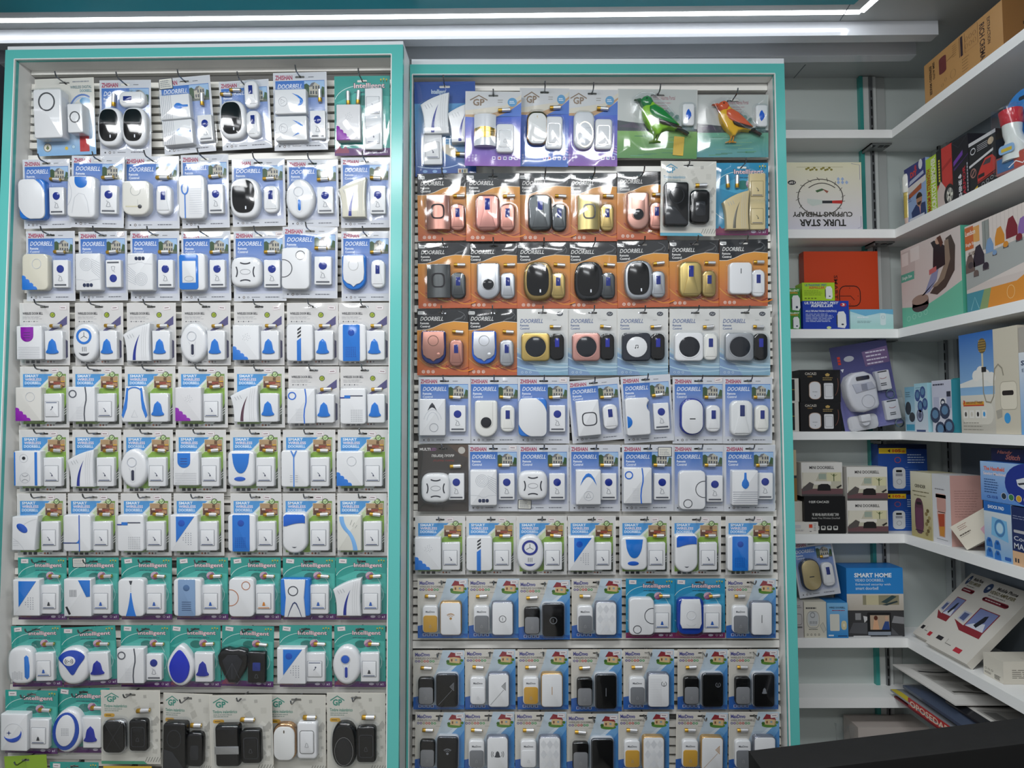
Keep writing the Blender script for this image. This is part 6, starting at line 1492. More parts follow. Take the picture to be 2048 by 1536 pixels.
# ---- right wall shelves
g, p = boxS(1848, 2009, 133, ZT[0], 'b98d58', .16); f = g.on('F')
f.text('RICH CREMA', .74, .06, .80, .86, 3, '3c2c26', .02, rot=270); f.text('EXTRACTION', .83, .30, .865, .88, 3, '55402f', .02, rot=270); f.text('ESPRESSO MAKER', .075, .14, .11, .86, 3, '4a3626', .03, rot=270); f.text('SEMI AUTO', .125, .48, .155, .90, 3, '4a3626', .03, rot=270)
f.flat(rr(.10, .40, .04, .265, .66), 3, '6a3434'); f.line([(.32, .66), (.42, .70)], .008, 3, '4a3626'); f.rect(.505, .50, .535, .95, 3, '3a2c30'); f.rect(.49, .50, .496, .95, 3, '5a4634'); f.line(rr(.16, .46, .01, .64, .74), .004, 3, '7a5a38', closed=True)
for k in range(6): f.ring(.58 + .05 * (k % 3), .64 + .16 * (k // 3), .017, .05, .004, 3, '7a5a38', n=10)
f.lines(.40, .62, .46, .92, 6, 3, '8a6a42', 4, .3); f.lines(.52, .1, .62, .44, 5, 3, '8a6a42', 5, .25); f.ring(.40, .26, .035, .10, .005, 3, '8a6a42', n=14); f.ring(.255, .18, .014, .04, .005, 3, '8a6a42', n=8); f.ring(.30, .26, .014, .04, .005, 3, '8a6a42', n=8)
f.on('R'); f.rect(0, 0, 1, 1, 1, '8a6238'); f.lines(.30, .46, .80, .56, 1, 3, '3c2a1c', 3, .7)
place(g, 'espresso_machine_box', 'brown cardboard espresso maker box on the top side shelf', 'box', p, SIDE)

# second side shelf
g, p = boxS(1808, 1851, 341, ZT[1], '8fa6cc', .012); f = g.on('F'); f.rect(0, .62, 1, 1, 1, '3a3f78'); f.flat([(0, .62), (1, .70), (1, .60), (0, .5)], 2, 'd6d0cc'); f.text('DIY', .30, .78, .62, .88, 3, 'd0402c', .04); f.flat([(.22, .66), (.92, .74), (.9, .80), (.26, .73)], 3, 'b0b6cc'); f.dot(.78, .93, .09, 3, 'd8d8e0', 12); f.dot(.55, .92, .05, 3, 'b03a50', 10)
f.flat([(.2, .50), (.8, .60), (.8, .50), (.2, .42)], 3, 'a85a3a'); f.flat([(.35, .0), (.30, .16), (.52, .26), (.95, .24), (.98, .0)], 3, '2f3f6a'); f.flat([(.66, .24), (.74, .24), (.72, .06)], 3.4, 'd8a0a0'); f.dot(.68, .33, .13, 3.6, 'b08468', 14); f.flat(arc(.68, .36, .14, .09, 0, 180, 10), 4, '2c2420'); f.flat(arc(.68, .30, .10, .07, 190, 350, 8), 4, '3a2c26'); f.lines(.08, .36, .36, .46, 3, 3, '4a5f96', 3, .4); f.rect(.2, 0, .9, .06, 4, 'cfd4dc')
place(g, 'paint_pen_card', 'dark blue card with a smiling man behind the marker', 'card', p, SIDE)
# marker pen in front of the card
X = XS + .004; b0 = onX(1811, 443, X); 
mo = bpy.data.objects.new('paint_marker', None); COL.objects.link(mo); mo.location = (XS + .012, b0.y, ZT[1] + .0005); mo.rotation_euler = (0, radians(0), SIDE)
hm = onX(1811, 346, X).z - ZT[1]
g = G(u=hm / 100, mat='gloss_plastic'); g.rod([(0, 0, 0), (0, 3, 0), (0, 8, 0), (0, 12, 0)], [5, 6, 6, 6.6], 'c9b0a4', 12); g.rod([(0, 12, 0), (0, 56, 0)], 6.8, 'b9a452', 12); g.rod([(0, 56, 0), (0, 66, 0)], 6.6, 'cbb868', 12); put('barrel', g, mo)
g = G(u=hm / 100, mat='gloss_plastic'); g.rod([(0, 62, 0), (0, 64, 0), (0, 92, 0), (0, 98, 0), (0, 100, 0)], [7.4, 8.6, 8.2, 6, 3], 'dfe0da', 12); put('cap', g, mo)
tag(mo, 'gold paint marker with white cap standing on side shelf', 'pen')
# clear hang bag next to it
g = G(u=1.0, mat='clear_film'); A = onX(1788, 340, XS + .01); r_ = random.Random(2)
pts = [[((i / 6 - .5) * .05, (j / 8) * .155, .006 * sin(i * 1.9 + j * .7) + .003 * r_.random()) for i in range(7)] for j in range(9)]
ids = [[g.pt(*q) for q in r2] for r2 in pts]
for j in range(8):
    for i in range(6): g.face([ids[j][i], ids[j][i + 1], ids[j + 1][i + 1], ids[j + 1][i]], H('ffffff'))
place(g, 'plastic_bag', 'empty clear plastic bag at the inner end of the second side shelf', 'bag', (XS + .012, 2.015, ZT[1] + .0005), SIDE)
g, p = boxS(1851, 1872, 321, ZT[1], 'a9c93a', .05); f = g.on('F'); f.text('MAXIMUM STRENGTH', .06, .03, .42, .80, 3, 'a8481c', .04, rot=90); f.text('SCRATCH REMOVER', .50, .02, .92, .97, 3, 'e2e6cc', .04, rot=90)
place(g, 'scratch_remover_box', 'narrow lime green scratch remover box with vertical lettering', 'box', p, SIDE)
g, p = boxS(1872, 1903, 305, ZT[1], 'a83a34', .05); f = g.on('F'); f.rect(0, .40, .34, 1, 1.5, '1c1c1e'); [f.rect(.13, .45 + .05 * k, .23, .485 + .05 * k, 3, 'd0c040') for k in range(8)]; f.flat([(.34, .38), (.34, 1), (1, 1), (1, .4), (.6, .3)], 1.4, 'c23a36'); f.flat([(.36, .66), (.96, .76), (.96, .70), (.36, .6)], 2, 'a32a2a'); f.flat([(0, 0), (.5, 0), (.55, .3), (.25, .45), (0, .3)], 2, 'c9b9b4'); f.flat(el(.34, .19, .78, .14, 22), 2.4, '202124'); f.flat(el(.22, .125, .80, .14, 20), 2.8, '8a8a86')
for k in range(5): f.line([(.80, .14), (.80 + .2 * cos(1.26 * k), .14 + .115 * sin(1.26 * k))], .05, 3.2, 'd6d4c8')
place(g, 'car_polish_box', 'red car polish box with a wheel picture', 'box', p, SIDE)
g, p = boxS(1903, 1936, 287, ZT[1], '1b1a22', .05); f = g.on('F'); f.flat([(.08, .66), (.66, .78), (.66, .70), (.08, .58)], 2, '6a3a9a'); f.flat([(.1, .54), (.7, .62), (.98, .68), (.98, .66), (.1, .5)], 2, '4a2a6a'); f.text('SHINE', .36, .0, .56, .30, 3, 'd6d6da', .04, rot=90); f.flat([(.34, .36), (.5, .40), (.56, .36), (.5, .32), (.36, .34)], 3, 'cfcfd4'); f.text('ARMOR', .62, .02, .80, .50, 3, 'a82a38', .04, rot=90); [f.rect(.885, .05 + .055 * k, .935, .09 + .055 * k, 3, 'b9b9c0') for k in range(9)]; f.line([(.05, .98), (.4, .86), (.95, .99)], .01, 2, '3a3a44')
place(g, 'car_polish_box', 'black polish box with purple flash and red lettering', 'box', p, SIDE)
g, p = boxS(1937, 1992, 289, ZT[1], '202126', .06); f = g.on('F'); f.rect(0, .93, 1, 1, 2, 'c9c9cc'); f.ring(.16, .80, .09, .06, .02, 3, 'd2d2d6', n=14)
for k in range(4): f.line([(.32, .86 - .035 * k), (.70, .86 - .035 * k)], .012, 3, 'b9b9be')
f.flat(el(.11, .07, .82, .82, 16), 3, 'c2ae94'); f.flat([(0, .54), (.9, .66), (.9, .61), (0, .49)], 3, 'd2d2d4'); f.ring(.15, .36, .10, .085, .025, 3, 'a87a72', n=16); f.line([(.08, .30), (.22, .42)], .03, 3, 'a87a72')
f.flat([(.30, .26), (.30, .14), (.95, .22), (.98, .44), (.86, .54), (.60, .54), (.42, .40)], 3, 'c03c36'); f.flat([(.5, .42), (.62, .50), (.82, .50), (.78, .40)], 4, '4a4448'); f.rect(.32, .20, .56, .27, 4, '26262a'); f.flat([(.3, .13), (.95, .20), (.95, .17), (.3, .10)], 4, '8a2c2a'); f.flat([(.14, .02), (.30, .08), (.30, .01)], 4, 'd0b03a')
for k in range(3): f.ring(.5 + .16 * k, .05 + .025 * k, .05, .035, .01, 4, 'b9b9bc', n=10)
place(g, 'car_care_kit_box', 'black car care box with a red sports car', 'box', p, SIDE)
# blue blister pack with bottle
bo = bpy.data.objects.new('cleaner_pack', None); COL.objects.link(bo); q0 = onX(2000, 352, XS + .02); q1 = onX(2085, 352, XS + .02)
bo.location = (XS + .05, (q0.y + q1.y) / 2, ZT[1] + .0005); bo.rotation_euler = (0, 0, SIDE + .25); ub = (q0.y - q1.y) / 100; hb = (onX(2030, 190, XS + .05).z - ZT[1]) / ub
def BG(mat='plastic'): return G(u=ub, mat=mat)
g = BG('card_print'); g.ext(rr(96, hb, 40, 0, hb / 2, rb=4), -.5, 0, '2f7ac0', back=True); g.flat(rr(30, 7, 3, -6, hb - 16), .2, '23282e'); g.rect(-46, hb - 60, -16, hb - 44, .2, 'c8442e'); g.flat([(-40, hb - 57), (-34, hb - 57), (-30, hb - 47), (-40, hb - 47)], .4, 'f0e4dc'); g.rect(4, hb - 46, 40, hb - 22, .2, 'd6d0b0'); g.rect(8, hb - 40, 30, hb - 34, .4, '2a2a2c'); g.dot(-38, hb - 38, 6, .4, 'd2dade', 12); g.ext(rr(36, 16, 2, -38, hb - 66), .2, 1, 'd9b43a'); put('card', g, bo)
g = BG('gloss_plastic'); g.rod([(-16, 22, 16), (-16, 50, 16), (-18, 62, 16), (-22, 74, 16), (-22, 92, 16)], [22, 20, 15, 15, 16], 'd8dcd8', 16); bt = put('bottle', g, bo)
g = BG('gloss_plastic'); g.rod([(-22, 90, 16), (-22, 92, 16), (-24, 116, 16)], [16, 17.5, 19], 'c22c38', 16); put('cap', g, bt)
g = BG(); g.flat(rr(30, 16, 6, -16, 42), 38.6, '8ab0d8'); g.rect(-26, 38, -6, 44, 38.8, 'd0b43a'); put('label', g, bt)
g = BG('card_print'); g.ext(rr(92, 34, 3, 0, 18), 0, 30, '9a5a58', 3, 2, back=True); g.flat([(-42, 6), (-42, 30), (-10, 34), (-10, 6)], 30.3, '3f6a9a'); g.flat([(-10, 6), (-10, 30), (20, 34), (42, 20), (42, 6)], 30.3, 'b04a40'); g.line([(-20, 10), (-6, 18), (6, 10), (20, 20), (30, 14)], 2, 30.6, 'e6e6e8'); put('tray', g, bo)
g = BG('clear_blister'); g.ext([(-44, 2), (44, 2), (44, 36), (10, 60), (0, 122), (-44, 122), (-46, 80)], .6, 40, 'ffffff', 5, 3); put('blister', g, bo)
tag(bo, 'blue blister pack with white bottle and red cap on side shelf', 'bottle pack')

# third side shelf: inflatable chair boxes
g, p = boxS(1801, 1922, 502, ZT[2], 'd3c6c2', .09); f = g.on('F'); f.flat([(0, .30), (.3, .34), (.62, .42), (1, .55), (1, 1), (0, 1)], 1, 'd0c4c0'); f.rect(.0, .62, .26, .96, 1.5, 'c2b6b2')
for a_ in ((.02, .78, .14, .94), (.18, .80, .34, .97)): f.rect(*a_, 2, 'dcd4d0')
f.flat([(0, .0), (1, .0), (1, .38), (.7, .28), (.4, .20), (0, .26)], 2, '6fbfa2'); f.rect(0, .58, .24, .68, 3, '55a894'); f.text('Single Size', .02, .60, .2, .65, 4, 'd8e6e0', .02)
f.flat([(.50, .34), (.62, .44), (.74, .60), (.78, .92), (.86, .94), (.92, .80), (.90, .52), (.76, .36), (.62, .30)], 3, '4a403c'); f.flat([(.52, .40), (.64, .46), (.74, .62), (.76, .90), (.82, .90), (.84, .66), (.74, .46), (.62, .40)], 3.4, '8f7c6c')
f.flat(el(.145, .07, .33, .22, 18), 3, '46393a'); f.rect(.19, .22, .475, .30, 3, '4c3f3e'); f.flat(el(.145, .06, .33, .30, 18), 3.4, '9a8478')
f.flat([(.36, .34), (.40, .34), (.56, .60), (.66, .62), (.62, .48), (.5, .36)], 4, '8a8fb0'); f.flat([(.56, .58), (.58, .86), (.66, .92), (.76, .84), (.76, .62)], 4.2, '24242a'); f.flat([(.58, .86), (.54, .94), (.60, .95), (.66, .9)], 4.3, '2a2a2e'); f.dot(.66, .93, .045, 4.6, 'c09a84', 12); f.flat([(.64, .97), (.70, .98), (.74, .88), (.70, .84)], 4.8, '5a3428'); f.flat([(.5, .62), (.62, .64), (.62, .58), (.5, .56)], 5, 'c46a6a')
for k in range(4): f.ring(.12 + .1 * k, .10 + .01 * k, .03, .03, .006, 4, 'a9dcc8', n=10)
f.on('R'); f.rect(0, 0, 1, 1, 1, '4fa58c')
place(g, 'inflatable_chair_box', 'large box with a woman resting in an inflatable chair', 'box', p, SIDE)
g, p = boxS(1929, 2080, 455, ZT[2], 'cfc4be', .09); f = g.on('F'); f.rect(0, .30, 1, 1, 1, 'd6ccc6'); f.flat([(0, .26), (1, .42), (1, .66), (0, .60)], 1.5, 'a6aaa8')
for k in range(12): f.rect(.30 + .055 * k, .62, .303 + .055 * k, 1, 2, 'b8aca6')
f.rect(.26, .66, .36, .98, 2, '8f9490'); f.rect(.0, .72, .13, .98, 3, 'c86a3a'); f.rect(.13, .78, .22, .96, 3, 'd8a05a'); f.text('Leedson', .01, .88, .16, .94, 4, 'e9e2d8', .02); f.text('Single Size', .01, .75, .16, .80, 4, 'e9e2d8', .02); f.text('81100', .05, .64, .15, .69, 4, '6a5a4a', .03)
f.flat([(0, 0), (1, 0), (1, .36), (.7, .22), (.35, .22), (0, .20)], 2.5, 'd98f3c'); f.flat([(0, 0), (.22, 0), (.3, .22), (0, .22)], 2.7, '4a90a0'); f.flat([(.18, 0), (.3, 0), (.36, .22), (.26, .22)], 2.8, '8aa070')
for (x, y, c, s_) in ((.07, .52, '6a5c58', .07), (.20, .58, '34303c', .08), (.36, .66, '7a9ac0', .055), (.50, .72, 'd08a34', .065), (.66, .76, '7a2a34', .075), (.80, .74, '8a6aa8', .06)):
    f.flat([(x - s_, y - s_), (x + s_, y - s_ * .9), (x + s_, y + s_ * .4), (x + .3 * s_, y + 2.0 * s_), (x - .5 * s_, y + 1.8 * s_), (x - s_, y + .3 * s_)], 4, c); f.flat(el(.6 * s_, .55 * s_, x + .1 * s_, y + .2 * s_, 12), 4.4, '4a4448' if c.startswith('6') else c)
    f.flat(el(.55 * s_, .5 * s_, x + 1.2 * s_, y - 1.3 * s_, 12), 4.6, c); f.rect(x + .65 * s_, y - 1.9 * s_, x + 1.75 * s_, y - 1.3 * s_, 4.5, '5a5658')
f.ring(.62, .12, .05, .07, .006, 4, 'e9c48a', n=14); f.line([(.06, .02), (.12, .16), (.18, .02)], .01, 4, '8ac0c8')
place(g, 'inflatable_chair_box', 'large box showing a row of coloured inflatable seats', 'box', p, SIDE)

# fourth side shelf
def pads(f, cx, cy, s_, c='34405a'):
    for dx, dy in ((-1, .6), (.6, 1), (-.2, -.9), (1.2, -.6)): f.flat(el(.5 * s_, .30 * s_, cx + dx * s_ * .6, cy + dy * s_ * .36, 12), 4, c); f.flat(el(.32 * s_, .17 * s_, cx + dx * s_ * .6, cy + dy * s_ * .36 + .03 * s_, 10), 4.4, '5f86a8')
g, p = boxS(1809, 1828, 775, ZT[3], '9cc6d8', .05); f = g.on('F'); f.grad(0, 0, 1, 1, 1, 'b5ccd8', '7fb2c8', n=3); f.flat(el(.30, .15, .34, .52, 16), 3, '2c333c'); f.flat(el(.3, .11, .72, .32, 14), 3, '33383e'); f.lines(.1, .76, .7, .9, 3, 3, '5a7a8a', 3, .4); f.rect(.1, .02, .95, .16, 3, '4a9ab8')
place(g, 'anti_vibration_pads_box', 'narrow pale blue pad box nearest the corner, fourth side shelf', 'box', p, SIDE)
g, p = boxS(1828, 1854, 768, ZT[3], 'b9d2e0', .06); f = g.on('F'); f.grad(0, 0, 1, 1, 1, 'd0d8e2', 'a4d0dc', n=3); pads(f, .5, .66, .42, '3f558c'); f.flat(el(.26, .14, .40, .34, 16), 3, '565c74'); f.ring(.40, .34, .16, .09, .05, 4, '9aa2bc', n=12); f.lines(.1, .8, .8, .93, 3, 3, '6a94a8', 3, .3); f.rect(.1, .0, .8, .04, 3, '3a4a78'); f.on('R'); f.rect(0, 0, 1, 1, 1, '9fd0dc')
place(g, 'anti_vibration_pads_box', 'pale blue pad box with four blue feet, second from corner', 'box', p, SIDE)
g, p = boxS(1863, 1902, 762.5, ZT[3], 'd2d4e0', .06); f = g.on('F'); f.rect(.02, .42, .98, .98, 1.5, 'c6c9da'); f.lines(.06, .90, .80, .94, 1, 3, '4a4c5c', 3, .8); f.rect(.40, .46, .72, .66, 2.5, 'dfe0e6'); f.ring(.56, .57, .10, .055, .04, 3.5, '2c3a4c', n=14); f.rect(.08, .46, .36, .68, 2.3, 'b4b8ce'); f.rect(.76, .68, .96, .78, 3, '2c3040'); f.rect(.76, .46, .98, .68, 2.4, 'a4aac4'); pads(f, .46, .22, .52)
f.on('R'); f.rect(0, 0, 1, 1, 1, '3a8fa0')
place(g, 'anti_vibration_pads_box', 'white pad box with washing machine picture, fourth side shelf', 'box', p, SIDE)
g, p = boxS(1905, 1930, 757, ZT[3], '2f8f92', .09, XS + .072); f = g.on('F'); f.rect(.1, .35, .95, .66, 2, 'c9d0d0'); f.flat(el(.32, .09, .6, .50, 14), 3, '2a3234'); f.rect(.15, .30, .95, .34, 3, '2a3234')
place(g, 'gadget_box', 'teal box squeezed between pad box and heater box', 'box', p, SIDE)
g, p = boxS(1917, 2035, 672, ZT[3], 'cfcabc', .11); f = g.on('F'); f.grad(0, .38, .61, 1, 1.5, '8fb8dc', '2f68b4', n=4); f.flat([(0, .46), (.61, .46), (.61, .52), (.3, .55), (0, .50)], 2, 'dfe0dc')
for k, (x, y, r_) in enumerate(((.30, .57, .07), (.38, .60, .08), (.47, .57, .07), (.56, .54, .07))): f.flat(el(r_, r_ * .8, x, y, 14), 2.2 + .05 * k, 'e6e4de')
f.grad(0, .0, .61, .38, 1.5, 'bdb9ae', 'd8d4c8', n=2); f.rect(.61, 0, 1, 1, 1.4, 'cdc6b4'); f.flat(rr(.56, .22, .1, .30, .20), 2, 'd9d5c9')
f.flat(el(.075, .075, .42, .86, 18), 3, '6a5a38')
for i in range(5):
    for j in range(5): f.dot(.37 + .025 * i, .81 + .025 * j, .007, 4, 'd0a94a', 5)
f.line([(.42, .79), (.42, .62)], .03, 3, 'cfc4a4'); f.line([(.42, .62), (.42, .40), (.46, .31), (.54, .30), (.59, .36), (.60, .50), (.62, .62), (.68, .66), (.74, .62), (.76, .55)], .018, 3.4, '9a9484'); f.rect(.40, .60, .48, .65, 4, '2c2a2a')
f.flat(rr(.26, .26, .05, .83, .36), 3, 'ddd6c4'); f.line(rr(.26, .26, .05, .83, .36), .006, 3.4, 'aaa392', closed=True); f.flat(rr(.18, .045, .02, .82, .385), 4, '2a2422'); f.dot(.80, .15, .05, 4, '3f9ad8', 14)
f.rect(.04, .285, .42, .315, 3, 'e0a63a'); f.rect(.05, .27, .42, .285, 3, 'c0482c'); f.text('3', .045, .29, .085, .33, 4, 'c23a20', .04); f.text('second heat', .10, .293, .40, .325, 4, '6a4a3a', .02)
for k in range(4): f.rect(.05 + .11 * k, .15, .13 + .11 * k, .23, 4, 'e6e4de'); f.flat(el(.02, .025, .09 + .11 * k, .19, 10), 5, ['55504a', 'cfc9bc', '2c2a2a', '3f9ad8'][k])
f.lines(.04, .02, .40, .12, 3, 3, '8f8b80', 4, .25); f.flat([(.62, .22), (.72, .24), (.72, .16), (.64, .14)], 3, 'a9a498')
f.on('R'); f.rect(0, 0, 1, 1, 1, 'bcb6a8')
place(g, 'shower_heater_box', 'tall box with blue sky and a shower head picture', 'box', p, SIDE)
g, p = boxS(2037, 2110, 706, ZT[3], 'b9cfe4', .11); f = g.on('F'); f.grad(0, 0, 1, 1, 1, '6aa2d8', 'd8dde2', n=3); f.text('SWING', .06, .84, .7, .90, 3, '2c3c5c', .03); f.text('Environmental', .08, .76, .9, .80, 3, '5a6a80', .01); f.flat(rr(.6, .5, .1, .48, .4), 3, '3a2c2a')
place(g, 'gadget_box', 'pale blue box with dark lettering at the right edge of fourth shelf', 'box', p, SIDE); z2 = p[2] + g.h
g, p = boxS(2036, 2110, 656, z2, 'a9a49c', .11); place(g, 'gadget_box', 'plain grey box lying on the pale blue lettered box', 'box', p, SIDE)

# fifth side shelf
g, p = boxS(1820, 1861, 942, ZT[4], 'd0cba8', .08); f = g.on('F'); f.grad(0, 0, 1, 1, 1, 'b0a46c', 'dcd9c6', n=3); f.text('GRINDER', .22, .76, .74, .81, 3, '3a3628', .02); f.lines(.10, .68, .90, .72, 1, 3, '7a7458', 2, .4); f.lines(.16, .62, .84, .66, 1, 3, '8a8468', 5, .4)
f.flat(rr(.42, .54, .16, .40, .33), 3, '5a3848'); f.flat(rr(.36, .34, .04, .40, .28), 3.4, '6c4058'); f.rect(.28, .50, .52, .54, 4, '2a2226'); f.rect(.20, .10, .60, .115, 4, '3f2a36')
for k in range(8): f.flat(el(.07, .03, .74 + .07 * (k % 3), .08 + .05 * k, 8), 3 + .1 * k, ['8a7a4a', '6a5a34', 'a0905c'][k % 3])
place(g, 'grinder_box', 'cream box with a plum coloured grinder on fifth side shelf', 'box', p, SIDE)
g, p = boxS(1863, 1899, 947, ZT[4], 'd8d6d8', .085); f = g.on('F'); f.grad(0, 0, 1, 1, 1, 'dcdde2', 'cdcfd2', n=2); f.lines(.16, .77, .84, .80, 1, 3, '8a8a90', 3, .5); f.flat(rr(.50, .26, .08, .5, .58), 3, 'c99a90'); f.flat(rr(.56, .07, .06, .48, .685), 3.4, 'd2a69a'); f.flat([(.24, .46), (.72, .46), (.66, .10), (.34, .10)], 3, 'cfa8a0'); f.flat([(.30, .42), (.66, .44), (.64, .24), (.36, .22)], 3.6, 'b0482c'); f.flat([(.34, .24), (.66, .26), (.62, .11), (.38, .11)], 3.8, 'cf8a34'); f.rect(.2, .06, .8, .065, 3, '55555c')
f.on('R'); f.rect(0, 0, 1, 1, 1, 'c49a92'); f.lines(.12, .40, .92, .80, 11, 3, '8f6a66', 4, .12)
place(g, 'blender_box', 'white and pink box with a portable blender', 'box', p, SIDE)
g, p = boxS(1967, 2021, 1001, ZT[4], 'a4c4e0', .033); f = g.on('F'); f.grad(0, 0, 1, .82, 1, '7aa8d4', 'cfd8dc', n=3); f.rect(0, .83, 1, 1, 2, '2468b8'); f.text('SHOCK PAD', .16, .88, .76, .94, 3, 'e6eef6', .03); f.flat([(.26, .42), (.30, .74), (.84, .70), (.88, .34)], 3, '7ab8e0'); f.ring(.58, .56, .17, .13, .05, 4, '4a80b4', n=18); f.flat(el(.12, .09, .58, .56, 14), 4, 'b9d8ea')
for dx, dy in ((.18, .26), (.48, .24), (.18, .08), (.48, .06)): f.flat([(dx - .12, dy - .06), (dx + .12, dy - .06), (dx + .10, dy + .04), (dx + .04, dy + .10), (dx - .06, dy + .10), (dx - .12, dy + .03)], 4, '2f72c0'); f.flat(el(.05, .03, dx, dy + .05, 10), 4.5, '1f4f94')
f.flat(rr(.22, .06, .02, .84, .06), 4, '2f5fae')
place(g, 'shock_pad_box', 'light blue shock pad box with washing machine and four feet', 'box', p, SIDE); zsp = p[2] + g.h
g, p = boxS(2022, 2100, 1012, ZT[4], '22305e', .08); f = g.on('F'); f.rect(0, 0, 1, .24, 1.5, 'd8b08a'); f.text('Cooking', .05, .40, .72, .50, 3, 'd0d4de', .01); f.text('MACHINE', .05, .28, .86, .38, 3, 'd0d4de', .01); f.flat(rr(.34, .05, .02, .22, .58), 3, 'b4b4b8'); f.lines(.04, .78, .8, .86, 2, 3, '8a92b0', 3, .3); f.rect(.06, .05, .10, .12, 3, '3a3a3c'); f.rect(.13, .05, .17, .12, 3, '3a3a3c')
place(g, 'cooking_machine_box', 'navy and tan cooking machine box at right frame edge', 'box', p, SIDE); zck = p[2] + g.h
g, p = boxS(1960, 2090, 922, max(zsp, zck) + .0006, '3f7ac8', .075); f = g.on('F'); f.grad(0, 0, 1, 1, 1, '5a8cd0', '9fc0e6', n=3); f.flat(el(.34, .50, .74, .52, 26), 2, '22358c'); f.text('The Handheld', .06, .78, .40, .88, 3, 'd8705a', .04); f.text('Sewing Machine!', .05, .64, .42, .74, 3, 'e6d6da', .03); f.lines(.06, .20, .30, .58, 6, 3, '33558c', 4, .4)
f.flat([(.58, .62), (.72, .70), (.98, .62), (.98, .44), (.7, .40), (.60, .48)], 4, 'dcdfe4'); f.flat([(.60, .54), (.78, .60), (.78, .56), (.62, .50)], 5, '2c3038')
for k, c in enumerate(('26384a', '3a7a4a', 'd0a030', '3a6a4a')): f.flat(el(.045, .085, .38 + .115 * k, .18 - .005 * k, 14), 5, 'd4d8dc'); f.flat(el(.038, .075, .38 + .115 * k, .18 - .005 * k, 14), 5.4, c)
f.text('CS-101B', .10, .08, .28, .15, 3, '2a4a9a', .03)
place(g, 'sewing_machine_box', 'blue handheld sewing machine box stacked on shock pad box', 'box', p, SIDE); zsw = p[2] + g.h
g, p = boxS(1982, 2090, 896, zsw, '1c2450', .05, XS + .04); f = g.on('F'); f.text('Handy', .12, .52, .42, .86, 3, 'c8786a', .03, .3); f.text('Stitch', .28, .16, .56, .56, 3, 'c8786a', .03, .3)
place(g, 'sewing_machine_box', 'dark navy stitch box lying on top of the sewing machine box', 'box', p, SIDE)
# leaning cream and pink box between blender and shock pad
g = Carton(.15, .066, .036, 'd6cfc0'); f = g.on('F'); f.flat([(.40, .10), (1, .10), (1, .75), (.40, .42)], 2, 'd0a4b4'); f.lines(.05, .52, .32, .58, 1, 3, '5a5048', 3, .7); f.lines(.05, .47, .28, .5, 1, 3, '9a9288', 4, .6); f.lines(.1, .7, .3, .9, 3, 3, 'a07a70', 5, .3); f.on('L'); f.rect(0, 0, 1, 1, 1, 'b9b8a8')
th_ = radians(36)
place(g, 'beauty_device_box', 'cream and pink box tipped on its corner on fifth side shelf', 'box', (XS + .014 + .075 * .81 * .57, onX(1934, 1098, XS + .014).y - .075 * .81 * .82, ZT[4] + .001 + .075 * sin(th_)), radians(-55), 36)

# sixth side shelf: two leaning phone-screen boxes, white carton
def phone_box(g):
    f = g.on('F'); f.rect(0, 0, 1, 1, 1, 'd3cfc6'); f.text('Mobile Phone', .34, .90, .78, .945, 3, '33312e', .03, .15); f.text('VIDEO AMPLIFIER', .26, .84, .80, .885, 3, '6a6440', .03, .15); f.dot(.18, .89, .07, 3, '33466a', 14); f.text('9', .15, .87, .21, .91, 4, 'd0d4da', .03); f.lines(.28, .80, .76, .825, 1, 3, '8a8680', 3, .5); f.flat(rr(.56, .055, .04, .52, .755), 3, '7a2430'); f.lines(.3, .742, .74, .768, 1, 4, 'd4b4b4', 4, .5)
    f.flat([(.36, .36), (.80, .36), (.80, .64), (.36, .64)], 3, '8a3038'); f.flat([(.38, .38), (.78, .38), (.78, .63), (.38, .63)], 3.4, '7a86b4'); f.flat([(.38, .38), (.78, .38), (.7, .48), (.5, .44)], 3.8, 'd2d6e0'); f.flat([(.52, .42), (.58, .56), (.64, .58), (.66, .50), (.60, .40)], 4.2, '23262e'); f.flat([(.10, .40), (.36, .30), (.82, .30), (.80, .36), (.36, .37)], 3.6, '8a2c34'); f.flat([(.14, .42), (.32, .40), (.32, .54), (.14, .54)], 3.2, 'b4b8c8'); f.flat([(.17, .43), (.29, .42), (.29, .52), (.17, .52)], 3.5, '55608a')
    f.flat([(.58, .06), (.74, .06), (.74, .115), (.58, .115)], 3, 'b8303a'); f.flat([(.10, .10), (.24, .10), (.24, .15), (.10, .15)], 3, '2a2628'); f.line([(.34, .16), (.34, .10), (.48, .10)], .008, 3, '6a6660')
for (ya, yb, lab, xo) in ((onX(1849, 1288, XS).y, 2.056, 'nearer the corner', .016), (onX(1930, 1334, XS).y, onX(1848, 1288, XS).y - .001, 'nearer the camera', .002)):
    g = Carton(yb - ya, .252, .020, 'cbc7bd'); phone_box(g)
    place(g, 'phone_screen_box', 'white phone screen box leaning on the wall, %s' % lab, 'box', (XS + xo + .002, (ya + yb) / 2, ZT[5] + .0135), SIDE, 0, 'phone screen boxes', radians(-46))
g, p = boxS(1966, 2005, 1304, ZT[5], 'd6d1c4', .15, XS + .028); f = g.on('F'); f.lines(.06, .12, .5, .22, 2, 3, '55524c', 3, .4); f.lines(.56, .06, .9, .26, 4, 3, '4a4742', 5, .5)
for k in range(3): f.ring(.12 + .16 * k, .34, .05, .04, .015, 3, '77736a', n=8)
f.on('T'); f.lines(.10, .62, .40, .72, 1, 3, '9a8f86', 3, .6); f.rect(.42, .6, .54, .72, 3, 'b04a44'); f.ring(.7, .5, .08, .1, .01, 3, 'b4ada2', n=12); f.on('R'); f.lines(.14, .24, .9, .66, 5, 3, '77736a', 4, .35); f.rect(0, 0, 1, 1, 1, 'cfcabd')
place(g, 'small_carton', 'plain white carton with small print standing on sixth side shelf', 'box', p, SIDE)
